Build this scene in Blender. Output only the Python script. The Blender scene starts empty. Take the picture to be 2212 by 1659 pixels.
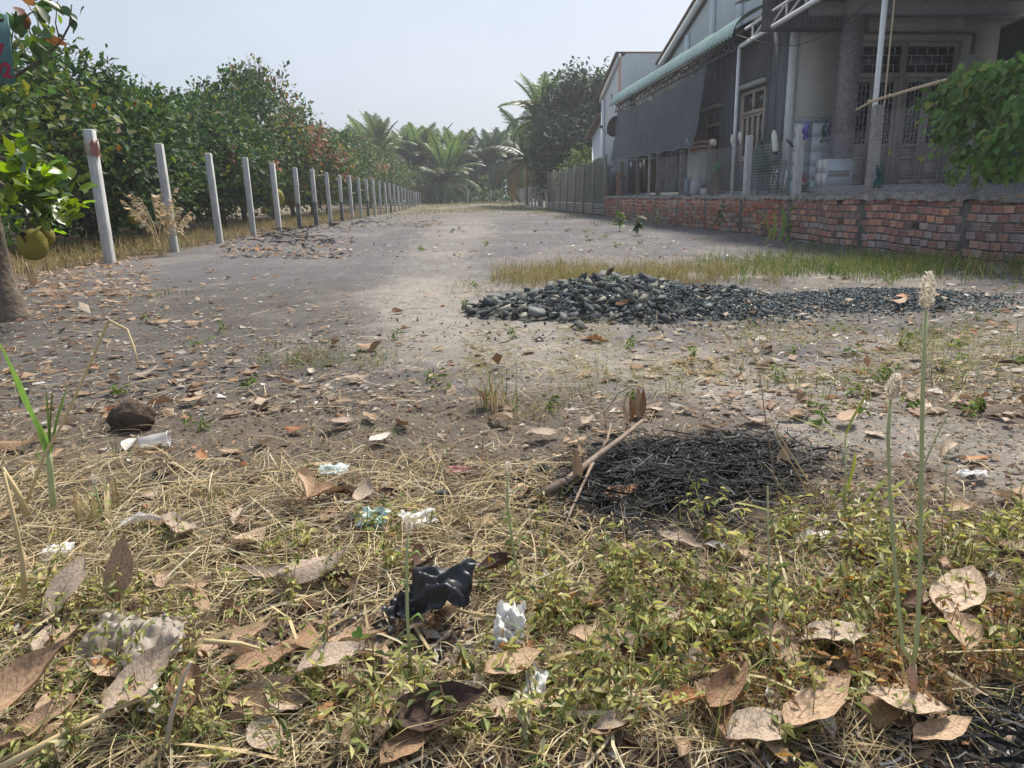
import bpy, bmesh, math, random
import numpy as np
from mathutils import Matrix, Vector
random.seed(7)
rng = np.random.default_rng(11)
PI = math.pi
SC = bpy.context.scene
COL = SC.collection

# ------------------------------------------------------------------ camera, sky, sun, exposure
CAM_H, FOC = 0.8, 749.0
PITCH, YAW, ROLL = math.radians(14.1), math.radians(5.0), math.radians(1.0)
_f = np.array([math.sin(YAW)*math.cos(PITCH), math.cos(YAW)*math.cos(PITCH), -math.sin(PITCH)])
_r0 = np.array([math.cos(YAW), -math.sin(YAW), 0.0]); _u0 = np.cross(_r0, _f)
_r = _r0*math.cos(ROLL) - _u0*math.sin(ROLL)
_u = _u0*math.cos(ROLL) + _r0*math.sin(ROLL)
_C = np.array([0, 0, CAM_H])
cam = bpy.data.objects.new('camera', bpy.data.cameras.new('camera'))
COL.objects.link(cam); SC.camera = cam
cam.data.sensor_width = 36.0; cam.data.lens = 36.0*FOC/1024.0
cam.data.clip_start = 0.05; cam.data.clip_end = 3000
cam.matrix_world = Matrix(((_r[0], _u[0], -_f[0], 0), (_r[1], _u[1], -_f[1], 0), (_r[2], _u[2], -_f[2], CAM_H), (0, 0, 0, 1)))

SUN_AZ, SUN_EL = math.radians(30), math.radians(51)      # from the plot axis (+Y) towards +X
HAZE = .0014
world = bpy.data.worlds.new('World'); SC.world = world; world.use_nodes = True
wt = world.node_tree; wt.nodes.clear()
sky = wt.nodes.new('ShaderNodeTexSky'); sky.sky_type = 'NISHITA'; sky.sun_disc = False
sky.sun_elevation = SUN_EL; sky.sun_rotation = SUN_AZ
sky.air_density = 1.0; sky.dust_density = 4.0; sky.ozone_density = 1.5
# thin high cloud veil over the blue sky, faintly uneven
tc = wt.nodes.new('ShaderNodeTexCoord'); nz = wt.nodes.new('ShaderNodeTexNoise')
mp = wt.nodes.new('ShaderNodeMapping'); mp.inputs['Scale'].default_value = (1.0, 1.0, 3.0)
nz.inputs['Scale'].default_value = 1.6; nz.inputs['Detail'].default_value = 4.0
cr = wt.nodes.new('ShaderNodeValToRGB')
cr.color_ramp.elements[0].position = 0.35; cr.color_ramp.elements[0].color = (3.2, 3.75, 4.6, 1)
cr.color_ramp.elements[1].position = 0.7; cr.color_ramp.elements[1].color = (4.1, 4.5, 5.15, 1)
mx = wt.nodes.new('ShaderNodeMix'); mx.data_type = 'RGBA'; mx.inputs[0].default_value = 0.72
bg = wt.nodes.new('ShaderNodeBackground'); bg.inputs['Strength'].default_value = 0.1
wo = wt.nodes.new('ShaderNodeOutputWorld')
wt.links.new(tc.outputs['Generated'], mp.inputs['Vector']); wt.links.new(mp.outputs['Vector'], nz.inputs['Vector'])
wt.links.new(nz.outputs['Fac'], cr.inputs['Fac'])
wt.links.new(sky.outputs['Color'], mx.inputs[6]); wt.links.new(cr.outputs['Color'], mx.inputs[7])
wt.links.new(mx.outputs[2], bg.inputs['Color']); wt.links.new(bg.outputs[0], wo.inputs[0])
sun = bpy.data.objects.new('sun', bpy.data.lights.new('sun', 'SUN')); COL.objects.link(sun)
sun.data.energy = 4.0; sun.data.angle = math.radians(10); sun.data.color = (1.0, 0.94, 0.84)
_sd = Vector((math.sin(SUN_AZ)*math.cos(SUN_EL), math.cos(SUN_AZ)*math.cos(SUN_EL), math.sin(SUN_EL)))
sun.rotation_euler = _sd.to_track_quat('Z', 'Y').to_euler(); sun.location = (20, 60, 60)
vs = SC.view_settings; vs.view_transform = 'Standard'; vs.look = 'None'; vs.gamma = 1; vs.exposure = 0.7
vs.use_curve_mapping = False
SC.cycles.use_denoising = True
SC.cycles.max_bounces = 6; SC.cycles.diffuse_bounces = 3; SC.cycles.transparent_max_bounces = 8
SC.cycles.volume_bounces = 0

# ------------------------------------------------------------------ pixel helpers: where a thing seen in the photograph stands
PS = 1024.0/2212.0
def _ray(px, py): return _f + _r*((px*PS - 512)/FOC) + _u*((384 - py*PS)/FOC)
def G(px, py, z=0.0): d = _ray(px, py); return _C + d*((z - CAM_H)/d[2])
def AX(px, py, X): d = _ray(px, py); return _C + d*(X/d[0])
def AY(px, py, Y): d = _ray(px, py); return _C + d*(Y/d[1])

# ------------------------------------------------------------------ numpy value noise
def _hash(ix, iy, s):
    h = (ix.astype(np.int64)*374761393 + iy.astype(np.int64)*668265263 + s*974711) & 0x7fffffff
    h = ((h ^ (h >> 13))*1274126177) & 0x7fffffff
    return ((h ^ (h >> 16)) & 0xffff)/65535.0
def vn(x, y, s=0):
    x = np.asarray(x, float); y = np.asarray(y, float)
    ix = np.floor(x); iy = np.floor(y); fx = x-ix; fy = y-iy
    fx = fx*fx*(3-2*fx); fy = fy*fy*(3-2*fy); ix = ix.astype(int); iy = iy.astype(int)
    a = _hash(ix, iy, s); b = _hash(ix+1, iy, s); c = _hash(ix, iy+1, s); d = _hash(ix+1, iy+1, s)
    return (a*(1-fx)+b*fx)*(1-fy) + (c*(1-fx)+d*fx)*fy
def fbm(x, y, s=0, o=4):
    t = 0; a = .5; n = 0
    for k in range(o):
        t = t + a*vn(np.asarray(x)*2**k, np.asarray(y)*2**k, s+k*17); n += a; a *= .5
    return t/n
def sstep(a, b, x): t = np.clip((np.asarray(x, float)-a)/(b-a), 0, 1); return t*t*(3-2*t)

# ------------------------------------------------------------------ mesh building
class MB:
    def __init__(s): s.V = []; s.F = []; s.C = []; s.UV = []; s.n = 0
    def add(s, V, F, col=None, uv=None):
        V = np.asarray(V, float).reshape(-1, 3)
        if not isinstance(F, list) or (F and not hasattr(F[0], '__len__')): F = [F]
        if isinstance(F, list) and F and not isinstance(F[0], np.ndarray):
            by = {}
            for f in F: by.setdefault(len(f), []).append(f)
            F = [np.array(v) for v in by.values()]
        for f in F: s.F.append(f + s.n)
        s.V.append(V); s.n += len(V)
        if col is None: col = np.ones((len(V), 3))
        col = np.asarray(col, float)
        if col.ndim == 1: col = np.tile(col, (len(V), 1))
        s.C.append(col)
        s.UV.append(np.zeros((len(V), 2)) if uv is None else np.asarray(uv, float))
        return s
    def mesh(s, name, mat, smooth=False, col=False, uv=False):
        me = bpy.data.meshes.new(name)
        V = np.concatenate(s.V); me.vertices.add(len(V)); me.vertices.foreach_set('co', V.astype(np.float32).ravel())
        idx = np.concatenate([f.ravel() for f in s.F]); tot = np.concatenate([np.full(len(f), f.shape[1]) for f in s.F])
        me.loops.add(len(idx)); me.loops.foreach_set('vertex_index', idx.astype(np.int32))
        st = np.concatenate([[0], np.cumsum(tot)[:-1]])
        me.polygons.add(len(tot)); me.polygons.foreach_set('loop_start', st.astype(np.int32))
        if smooth: me.polygons.foreach_set('use_smooth', np.ones(len(tot), bool))
        me.update(calc_edges=True)
        if col:
            at = me.color_attributes.new('Col', 'FLOAT_COLOR', 'POINT')
            C = np.concatenate(s.C); C = np.concatenate([C, np.ones((len(C), 1))], 1)
            at.data.foreach_set('color', C.astype(np.float32).ravel())
        if uv:
            ul = me.uv_layers.new(name='UVMap'); U = np.concatenate(s.UV)[idx]
            ul.data.foreach_set('uv', U.astype(np.float32).ravel())
        if mat is not None:
            for m in (mat if isinstance(mat, (list, tuple)) else [mat]): me.materials.append(m)
        return me
    def obj(s, name, mat, parent=None, loc=None, **k):
        return link(name, s.mesh(name, mat, **k), parent, loc)

def link(name, me, parent=None, loc=None):
    o = bpy.data.objects.new(name, me); COL.objects.link(o)
    if parent is not None: o.parent = parent
    if loc is not None: o.location = loc
    return o
def tag(o, label=None, cat=None, group=None, kind=None):
    if label: o['label'] = label
    if cat: o['category'] = cat
    if group: o['group'] = group
    if kind: o['kind'] = kind
    return o
def thing(name, label, cat, loc=(0, 0, 0), group=None, rz=0):
    o = bpy.data.objects.new(name, None); COL.objects.link(o); o.location = loc; o.rotation_euler = (0, 0, rz)
    o.empty_display_size = .1
    return tag(o, label, cat, group)
def copy_tree(root, loc=None, rz=None, label=None, scale=None):
    c = root.copy(); COL.objects.link(c)
    for ch in root.children:
        d = ch.copy(); COL.objects.link(d); d.parent = c
        for g in ch.children:
            e = g.copy(); COL.objects.link(e); e.parent = d
    if loc is not None: c.location = loc
    if rz is not None: c.rotation_euler = (0, 0, rz)
    if scale is not None: c.scale = (scale,)*3
    if label: c['label'] = label
    return c

BOXF = np.array([(0, 3, 2, 1), (4, 5, 6, 7), (0, 1, 5, 4), (1, 2, 6, 5), (2, 3, 7, 6), (3, 0, 4, 7)])
def boxv(x0, x1, y0, y1, z0, z1):
    return np.array([(x0, y0, z0), (x1, y0, z0), (x1, y1, z0), (x0, y1, z0), (x0, y0, z1), (x1, y0, z1), (x1, y1, z1), (x0, y1, z1)], float)
def box(*a): m = MB(); m.add(boxv(*a), [BOXF]); return m
def abox(m, *a, col=None): m.add(boxv(*a), [BOXF], col); return m
def beam(m, p, q, w, h=None, col=None):
    p = np.array(p, float); q = np.array(q, float); h = h or w
    d = q-p; d /= np.linalg.norm(d); up = np.array([0, 0, 1.0])
    if abs(d[2]) > .9: up = np.array([0, 1.0, 0])
    a = np.cross(d, up); a /= np.linalg.norm(a); b = np.cross(a, d)
    V = []
    for c in (p, q):
        V += [c-a*w/2-b*h/2, c+a*w/2-b*h/2, c+a*w/2+b*h/2, c-a*w/2+b*h/2]
    m.add(V, [BOXF], col); return m
def tube(m, pts, rad, n=8, col=None, cap=True, jit=0):
    pts = np.asarray(pts, float); k = len(pts); rad = np.broadcast_to(np.asarray(rad, float), (k,))
    T = np.gradient(pts, axis=0); T /= np.linalg.norm(T, axis=1)[:, None]+1e-9
    up = np.array([0, 0, 1.0]) if abs(T[:, 2]).mean() < .8 else np.array([1.0, 0, 0])
    A = np.cross(T, up); A /= np.linalg.norm(A, axis=1)[:, None]+1e-9; B = np.cross(A, T)
    th = np.linspace(0, 2*PI, n, endpoint=False)
    R = rad[:, None]*(1 + (jit*(rng.random((k, n))-.5) if jit else 0))
    V = pts[:, None, :] + (A[:, None, :]*np.cos(th)[None, :, None] + B[:, None, :]*np.sin(th)[None, :, None])*R[:, :, None]
    i = np.arange(k-1)[:, None]*n; j = np.arange(n)[None, :]; j2 = (j+1) % n
    F = np.stack([i+j, i+j2, i+n+j2, i+n+j], -1).reshape(-1, 4)
    V = V.reshape(-1, 3); Fs = [F]
    if cap:
        V = np.concatenate([V, pts[:1], pts[-1:]])
        a = np.arange(n); b = (a+1) % n
        Fs.append(np.concatenate([np.stack([b, a, np.full(n, k*n)], -1), np.stack([(k-1)*n+a, (k-1)*n+b, np.full(n, k*n+1)], -1)]))
    if col is not None and np.ndim(col) == 2: col = np.concatenate([np.repeat(col, n, 0), col[:1], col[-1:]]) if cap else np.repeat(col, n, 0)
    m.add(V, Fs, col); return m
def grid_faces(nu, nv):
    i = np.arange(nu-1)[:, None]*nv; j = np.arange(nv-1)[None, :]
    return np.stack([i+j, i+nv+j, i+nv+j+1, i+j+1], -1).reshape(-1, 4)
def frames(d, up):
    d = d/(np.linalg.norm(d, axis=1)[:, None]+1e-9)
    x = np.cross(d, up); x /= np.linalg.norm(x, axis=1)[:, None]+1e-9
    n = np.cross(x, d)
    return np.stack([x, d, n], -1)          # columns: side, along, normal
def inst(m, pV, pF, pos, R, s, col=None):
    """many copies of a small mesh joined into m (stuff)"""
    pV = np.asarray(pV, float); n = len(pos); k = len(pV)
    s = np.asarray(s, float); s = s[:, None, None] if s.ndim == 1 else s[:, None, :]
    V = np.einsum('nij,nkj->nki', R, pV[None]*s) + np.asarray(pos)[:, None, :]
    off = (np.arange(n)*k)[:, None, None]
    Fs = [(f[None]+off).reshape(-1, f.shape[1]) for f in pF]
    c = None if col is None else np.repeat(col, k, 0)
    m.add(V.reshape(-1, 3), Fs, c); return m
def pal(cols, n, w=None, jit=.18):
    cols = np.array(cols, float); i = rng.choice(len(cols), n, p=None if w is None else np.array(w)/np.sum(w))
    return np.clip(cols[i]*(1+jit*(rng.standard_normal((n, 1)))), .004, .95)

# ------------------------------------------------------------------ materials
def mat(name, c1, c2=None, scale=6., rough=.8, bump=0., bscale=None, col=False, objrand=0., trans=0., metal=0., stretch=None, det=6., spec=.3, c3=None, tint=None):
    m = bpy.data.materials.new(name); m.use_nodes = True; t = m.node_tree; N = t.nodes; L = t.links
    p = N['Principled BSDF']; p.inputs['Roughness'].default_value = rough; p.inputs['Metallic'].default_value = metal
    p.inputs['Specular IOR Level'].default_value = spec
    c2 = c2 or tuple(v*.8 for v in c1)
    tcn = N.new('ShaderNodeTexCoord'); src = tcn.outputs['Object']
    if stretch:
        mpn = N.new('ShaderNodeMapping'); mpn.inputs['Scale'].default_value = stretch; L.new(src, mpn.inputs[0]); src = mpn.outputs[0]
    nzn = N.new('ShaderNodeTexNoise'); nzn.inputs['Scale'].default_value = scale; nzn.inputs['Detail'].default_value = det
    nzn.inputs['Roughness'].default_value = .65; L.new(src, nzn.inputs['Vector'])
    r = N.new('ShaderNodeValToRGB'); e = r.color_ramp.elements
    e[0].position = .36; e[0].color = (*c1, 1); e[1].position = .64; e[1].color = (*c2, 1)
    if c3: q = e.new(.78); q.color = (*c3, 1)
    L.new(nzn.outputs['Fac'], r.inputs[0]); out = r.outputs[0]
    if col:
        at = N.new('ShaderNodeVertexColor'); at.layer_name = 'Col'
        x = N.new('ShaderNodeMix'); x.data_type = 'RGBA'; x.blend_type = 'MULTIPLY'; x.inputs[0].default_value = 1
        L.new(out, x.inputs[6]); L.new(at.outputs[0], x.inputs[7]); out = x.outputs[2]
    if objrand:
        oi = N.new('ShaderNodeObjectInfo'); mr = N.new('ShaderNodeMapRange')
        mr.inputs['To Min'].default_value = 1-objrand; mr.inputs['To Max'].default_value = 1+objrand
        hs = N.new('ShaderNodeHueSaturation'); L.new(oi.outputs['Random'], mr.inputs[0]); L.new(mr.outputs[0], hs.inputs['Value'])
        ma = N.new('ShaderNodeMath'); ma.operation = 'MULTIPLY_ADD'; ma.inputs[1].default_value = .03; ma.inputs[2].default_value = .485
        L.new(oi.outputs['Random'], ma.inputs[0]); L.new(ma.outputs[0], hs.inputs['Hue'])
        L.new(out, hs.inputs['Color']); out = hs.outputs[0]
    L.new(out, p.inputs['Base Color'])
    if bump:
        b = N.new('ShaderNodeBump'); b.inputs['Strength'].default_value = 1.0; b.inputs['Distance'].default_value = bump
        n2 = N.new('ShaderNodeTexNoise'); n2.inputs['Scale'].default_value = bscale or scale*4; n2.inputs['Detail'].default_value = 5
        L.new(src, n2.inputs['Vector']); L.new(n2.outputs['Fac'], b.inputs['Height']); L.new(b.outputs[0], p.inputs['Normal'])
    if trans:
        tr = N.new('ShaderNodeBsdfTranslucent'); mxs = N.new('ShaderNodeMixShader'); mxs.inputs[0].default_value = trans
        hs2 = N.new('ShaderNodeHueSaturation'); hs2.inputs['Value'].default_value = 1.5; hs2.inputs['Saturation'].default_value = 1.15
        L.new(out, hs2.inputs['Color']); L.new(hs2.outputs[0], tr.inputs[0])
        L.new(p.outputs[0], mxs.inputs[1]); L.new(tr.outputs[0], mxs.inputs[2]); L.new(mxs.outputs[0], N['Material Output'].inputs[0])
    return m

def leafmat(name, cols, rough=.7, trans=.2, vein=.25, spot=.35):
    """dry leaf: colour picked per object, midrib and side veins from the leaf's own UV, brown spotting"""
    m = bpy.data.materials.new(name); m.use_nodes = True; t = m.node_tree; N = t.nodes; L = t.links
    p = N['Principled BSDF']; p.inputs['Roughness'].default_value = rough; p.inputs['Specular IOR Level'].default_value = .3
    oi = N.new('ShaderNodeObjectInfo'); r = N.new('ShaderNodeValToRGB'); r.color_ramp.interpolation = 'LINEAR'
    e = r.color_ramp.elements; e[0].color = (*cols[0], 1); e[1].color = (*cols[-1], 1)
    for i in range(1, len(cols)-1): q = e.new(i/(len(cols)-1)); q.color = (*cols[i], 1)
    L.new(oi.outputs['Random'], r.inputs[0])
    uv = N.new('ShaderNodeUVMap'); sx = N.new('ShaderNodeSeparateXYZ'); L.new(uv.outputs[0], sx.inputs[0])
    def M(op, a, b=None, c=None):
        n = N.new('ShaderNodeMath'); n.operation = op
        for k, v in enumerate((a, b, c)):
            if v is None: continue
            if isinstance(v, (int, float)): n.inputs[k].default_value = v
            else: L.new(v, n.inputs[k])
        return n.outputs[0]
    u, v = sx.outputs[0], sx.outputs[1]
    av = M('ABSOLUTE', M('SUBTRACT', v, .5))                       # 0 at midrib .. .5 at edge
    ph = M('SUBTRACT', M('MULTIPLY', u, 11.0), M('MULTIPLY', av, 4.5))
    fr = M('ABSOLUTE', M('SUBTRACT', M('FRACT', ph), .5))
    side = M('SUBTRACT', 1.0, M('MINIMUM', M('MULTIPLY', fr, 11.0), 1.0))
    rib = M('SUBTRACT', 1.0, M('MINIMUM', M('MULTIPLY', av, 34.0), 1.0))
    vv = M('MAXIMUM', M('MULTIPLY', side, .6), rib)
    tcn = N.new('ShaderNodeTexCoord'); n1 = N.new('ShaderNodeTexNoise'); n1.inputs['Scale'].default_value = 28; n1.inputs['Detail'].default_value = 5
    L.new(tcn.outputs['Object'], n1.inputs[0])
    r1 = N.new('ShaderNodeValToRGB'); r1.color_ramp.elements[0].position = .38; r1.color_ramp.elements[1].position = .6
    r1.color_ramp.elements[0].color = (1-spot, 1-spot*1.05, 1-spot*1.1, 1); r1.color_ramp.elements[1].color = (1.08, 1.05, 1.0, 1)
    L.new(n1.outputs[0], r1.inputs[0])
    x = N.new('ShaderNodeMix'); x.data_type = 'RGBA'; x.blend_type = 'MULTIPLY'; x.inputs[0].default_value = 1
    L.new(r.outputs[0], x.inputs[6]); L.new(r1.outputs[0], x.inputs[7])
    y = N.new('ShaderNodeMix'); y.data_type = 'RGBA'; y.blend_type = 'MULTIPLY'
    L.new(M('MULTIPLY', vv, vein), y.inputs[0]); L.new(x.outputs[2], y.inputs[6]); y.inputs[7].default_value = (.45, .36, .28, 1)
    L.new(y.outputs[2], p.inputs['Base Color'])
    b = N.new('ShaderNodeBump'); b.inputs['Distance'].default_value = .0014
    L.new(M('ADD', M('MULTIPLY', vv, -.5), M('MULTIPLY', n1.outputs[0], .6)), b.inputs['Height']); L.new(b.outputs[0], p.inputs['Normal'])
    tr = N.new('ShaderNodeBsdfTranslucent'); mxs = N.new('ShaderNodeMixShader'); mxs.inputs[0].default_value = trans
    L.new(y.outputs[2], tr.inputs[0]); L.new(p.outputs[0], mxs.inputs[1]); L.new(tr.outputs[0], mxs.inputs[2])
    L.new(mxs.outputs[0], N['Material Output'].inputs[0])
    return m

W1 = (1., 1., 1.)
M = {}
M['leafstuff'] = mat('leaf_scatter', W1, (.8, .8, .8), 30, .6, col=True, trans=.3)
M['drystuff'] = mat('dry_scatter', W1, (.75, .74, .72), 40, .85, col=True, trans=.15)
M['treeleaf'] = mat('tree_leaf', W1, (.8, .82, .8), 9, .6, col=True, trans=.25, spec=.22)
M['greenleaf'] = mat('green_leaf', (.10, .20, .035), (.15, .27, .045), 20, .45, objrand=.35, trans=.4, spec=.4)
M['bark'] = mat('bark', (.16, .13, .10), (.24, .20, .16), 14, .9, .012, 30, c3=(.36, .34, .31))
M['bark_far'] = mat('bark_far', (.13, .105, .08), (.2, .17, .14), 10, .9)
M['concrete'] = mat('post_concrete', (.34, .34, .33), (.50, .50, .49), 5, .85, .004, 50, objrand=.14, stretch=(3, 3, .8), c3=(.56, .56, .55))
M['concrete_old'] = mat('weathered_concrete', (.17, .155, .14), (.33, .315, .29), 9, .9, .006, 40, c3=(.46, .45, .42))
M['post_brown'] = mat('dark_brown_post', (.085, .07, .058), (.18, .15, .125), 9, .9, .005, 40, stretch=(2, 2, .5), c3=(.30, .27, .24))  # darker brown tone for the farther fence posts
M['post_pale'] = mat('lit_pale_post', (.36, .345, .33), (.56, .54, .52), 8, .9, .004, 40, stretch=(2, 2, .6), c3=(.30, .27, .25))  # the light falling on these two posts is put into the pale colour
M['soot'] = mat('sooty_concrete', (.05, .05, .05), (.2, .195, .19), 12, .95)
M['brick'] = mat('hollow_brick', (.42, .20, .15), (.50, .28, .225), 7, .9, .002, 60, objrand=.28, col=True, c3=(.44, .34, .30))
M['mortar'] = mat('mortar', (.075, .072, .068), (.19, .18, .17), 16, .95, .006, 30)
M['coping'] = mat('mortar_coping', (.13, .125, .115), (.31, .295, .27), 9, .95, .014, 25)
M['slotdark'] = mat('dark_mortar', (.09, .088, .08), (.16, .15, .135), 14, .95, .006)  # darker tone for the wall pillars and vent slots
M['wire'] = mat('galvanised_wire', (.42, .43, .44), (.52, .53, .54), 20, .5, metal=.3)
M['steel'] = mat('painted_steel', (.84, .85, .85), (.76, .77, .77), 5, .45, spec=.5)
M['steel_dark'] = mat('dark_steel', (.05, .055, .06), (.09, .095, .10), 5, .6)
M['chrome'] = mat('chrome', (.7, .7, .7), (.62, .62, .62), 5, .18, metal=1.)
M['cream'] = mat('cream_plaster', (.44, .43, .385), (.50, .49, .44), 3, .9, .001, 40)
M['white_wall'] = mat('white_plaster', (.62, .66, .69), (.70, .735, .76), 2.5, .9, .001, 30, c3=(.56, .59, .61))
M['blue_wall'] = mat('pale_blue_plaster', (.52, .585, .635), (.60, .66, .70), 1.4, .9, stretch=(1, 1, .4))
M['old_cream'] = mat('flaking_cream_plaster', (.64, .66, .60), (.70, .72, .66), 1.3, .9, c3=(.44, .45, .44), stretch=(.8, 1, 1.6))
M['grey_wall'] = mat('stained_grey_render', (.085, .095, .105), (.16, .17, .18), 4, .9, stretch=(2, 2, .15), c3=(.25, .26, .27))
M['dark_sheet'] = mat('dark_roof_sheet', (.10, .11, .12), (.15, .16, .17), 3, .7)
M['green_sheet'] = mat('mint_roof_sheet', (.32, .47, .44), (.45, .57, .52), 3, .6, c3=(.54, .58, .44), stretch=(.3, 2.4, .3))  # streaks put dirt and the shading between ribs into the colour
M['granite'] = mat('pebble_dash', (.15, .14, .145), (.40, .38, .385), 34, .85, .010, 40)
M['tile'] = mat('pale_wall_tile', (.50, .56, .60), (.56, .62, .66), 2, .3, spec=.5)
M['tile_aqua'] = mat('aqua_tile', (.42, .72, .70), (.50, .78, .75), 3, .3, spec=.5)
M['tile_orange'] = mat('orange_splash_tile', (.78, .76, .72), (.74, .72, .69), 7, .35, c3=(.80, .25, .06), det=2)
M['border'] = mat('tile_border', (.55, .58, .58), (.16, .2, .22), 40, .4)
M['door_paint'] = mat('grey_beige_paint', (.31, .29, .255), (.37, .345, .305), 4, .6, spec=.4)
M['grille'] = mat('grille_paint', (.40, .42, .41), (.46, .48, .46), 5, .55)
M['glass'] = mat('window_glass', (.02, .025, .03), (.03, .035, .04), 2, .08, spec=.6)
M['interior'] = mat('dim_interior', (.06, .06, .06), (.1, .095, .09), 2, .9)
M['plywood'] = mat('plywood_box', (.55, .38, .17), (.66, .48, .24), 5, .7)
M['wood_dark'] = mat('brown_wood', (.10, .065, .045), (.17, .115, .08), 8, .7, stretch=(1, 1, .3))
M['wood_grey'] = mat('weathered_wood', (.19, .16, .13), (.30, .26, .21), 8, .85, stretch=(2, 2, .3), bump=.002)
M['window_wood'] = mat('tan_window_paint', (.36, .30, .24), (.44, .37, .30), 6, .6)
M['bamboo'] = mat('bamboo', (.52, .40, .25), (.62, .50, .34), 10, .6)
M['net'] = mat('shade_net', (.04, .05, .06), (.14, .155, .17), 9, .95, stretch=(2, 4, 1.2), det=8)
M['sheet_metal_green'] = mat('grey_green_sheet', (.15, .20, .19), (.19, .24, .23), 2, .6)
M['yard'] = mat('yard_slab', (.30, .29, .27), (.38, .37, .35), 3, .9)
M['roof_brown'] = mat('brown_eave', (.13, .09, .07), (.2, .15, .12), 5, .9)
M['salmon'] = mat('salmon_trim', (.56, .36, .28), (.6, .4, .32), 5, .9)
def flat(name, c, rough=.7, **k):
    return mat(name, c, tuple(v*.8 for v in c), 12, rough, **k)
# ------------------------------------------------------------------ GROUND
def rowx(y): return -4.5 + .05*(np.asarray(y, float)-10.7)            # line of the concrete posts
def seg_d(x, y, pts):
    d = np.full(np.shape(x), 1e9)
    for a, b in zip(pts[:-1], pts[1:]):
        a = np.array(a[:2]); b = np.array(b[:2]); ab = b-a
        t = np.clip(((x-a[0])*ab[0]+(y-a[1])*ab[1])/(ab@ab), 0, 1)
        d = np.minimum(d, np.hypot(x-a[0]-t*ab[0], y-a[1]-t*ab[1]))
    return d
PATH = [G(*p) for p in [(1010, 470), (960, 540), (900, 620), (960, 700), (1230, 765), (1600, 840), (1900, 925), (2300, 1010)]]
BURN = [G(*p) for p in [(1330, 1040), (1480, 990), (1720, 1030)]]
def burn(x, y):
    b = np.exp(-(((x-.66-.5*(y-1.95))/.37)**2 + ((y-1.95)/.31)**2)**1.5)
    c = np.exp(-(((x-.98)/.34)**2 + ((y-.86)/.12)**2)**1.5)
    return np.clip(b*1.6 + c*1.3 + 1.3*(fbm(x*7, y*7, 3, 3)-.5)*np.clip((b+c)*2.5, 0, 1)*np.clip((1.15-b-c)*2, 0, 1), 0, 1)
ASH = [G(650, 515), G(760, 480), G(930, 455)]
def heapz(x, y):
    a = .20*np.exp(-(((x-1.25)/.66)**2 + ((y-5.35)/.55)**2)**1.25)
    b = .07*np.exp(-(((x-.62)/.45)**2 + ((y-5.25)/.42)**2)**1.5)
    c = .12*np.exp(-(((x-1.85)/.55)**2 + ((y-5.25)/.50)**2)**1.3)
    d = .075*np.exp(-(((x-3.0)/.85)**2 + ((y-5.15)/.36)**2)**1.5)
    return np.maximum(np.maximum(a, b), np.maximum(c, d))
def gz(x, y):
    x = np.asarray(x, float); y = np.asarray(y, float)
    far = np.clip(1-np.hypot(x, y)/150, 0, 1)
    z = .22*sstep(48, 66, y) + .05*(fbm(x*.35, y*.35, 5, 3)-.5)*sstep(3, 7, y)*far
    z = z + .10*np.exp(-((x+.6)/2.2)**2 - ((y-20)/5)**2) + .12*np.exp(-(((x+3.0)/1.0)**2+((y-17.3)/1.6)**2))
    z = z + .035*(fbm(x*2.2, y*2.2, 9, 4)-.5)*sstep(40, 2, np.hypot(x, y))
    return z
def gzn(x, y):                                                          # near crumbs of soil
    m = sstep(6, 2, np.hypot(x, y))
    return gz(x, y) + m*(.03*(fbm(x*9, y*9, 21, 3)-.5) + .012*(fbm(x*38, y*38, 22, 2)-.5)) + .022*np.clip(burn(x, y), 0, 1)*(np.asarray(x) < 1.6)*sstep(1.3, 1.7, y)
def steps(a, b, s0, g):
    out = [a]; s = s0
    while abs(out[-1]) < abs(b): out.append(out[-1] + (s if b > a else -s)); s *= g
    return out
xs = sorted(set([round(v, 4) for v in list(np.arange(-1.6, 1.6, .022)) + steps(1.6, 420, .025, 1.055) + steps(-1.62, -420, .025, 1.055)]))
ys = sorted(set([round(v, 4) for v in list(np.arange(.45, 3.2, .02)) + steps(3.2, 420, .022, 1.03) + steps(.44, -60, .04, 1.25)]))
GX, GY = np.meshgrid(xs, ys, indexing='ij')
GZ = gzn(GX, GY)
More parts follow.
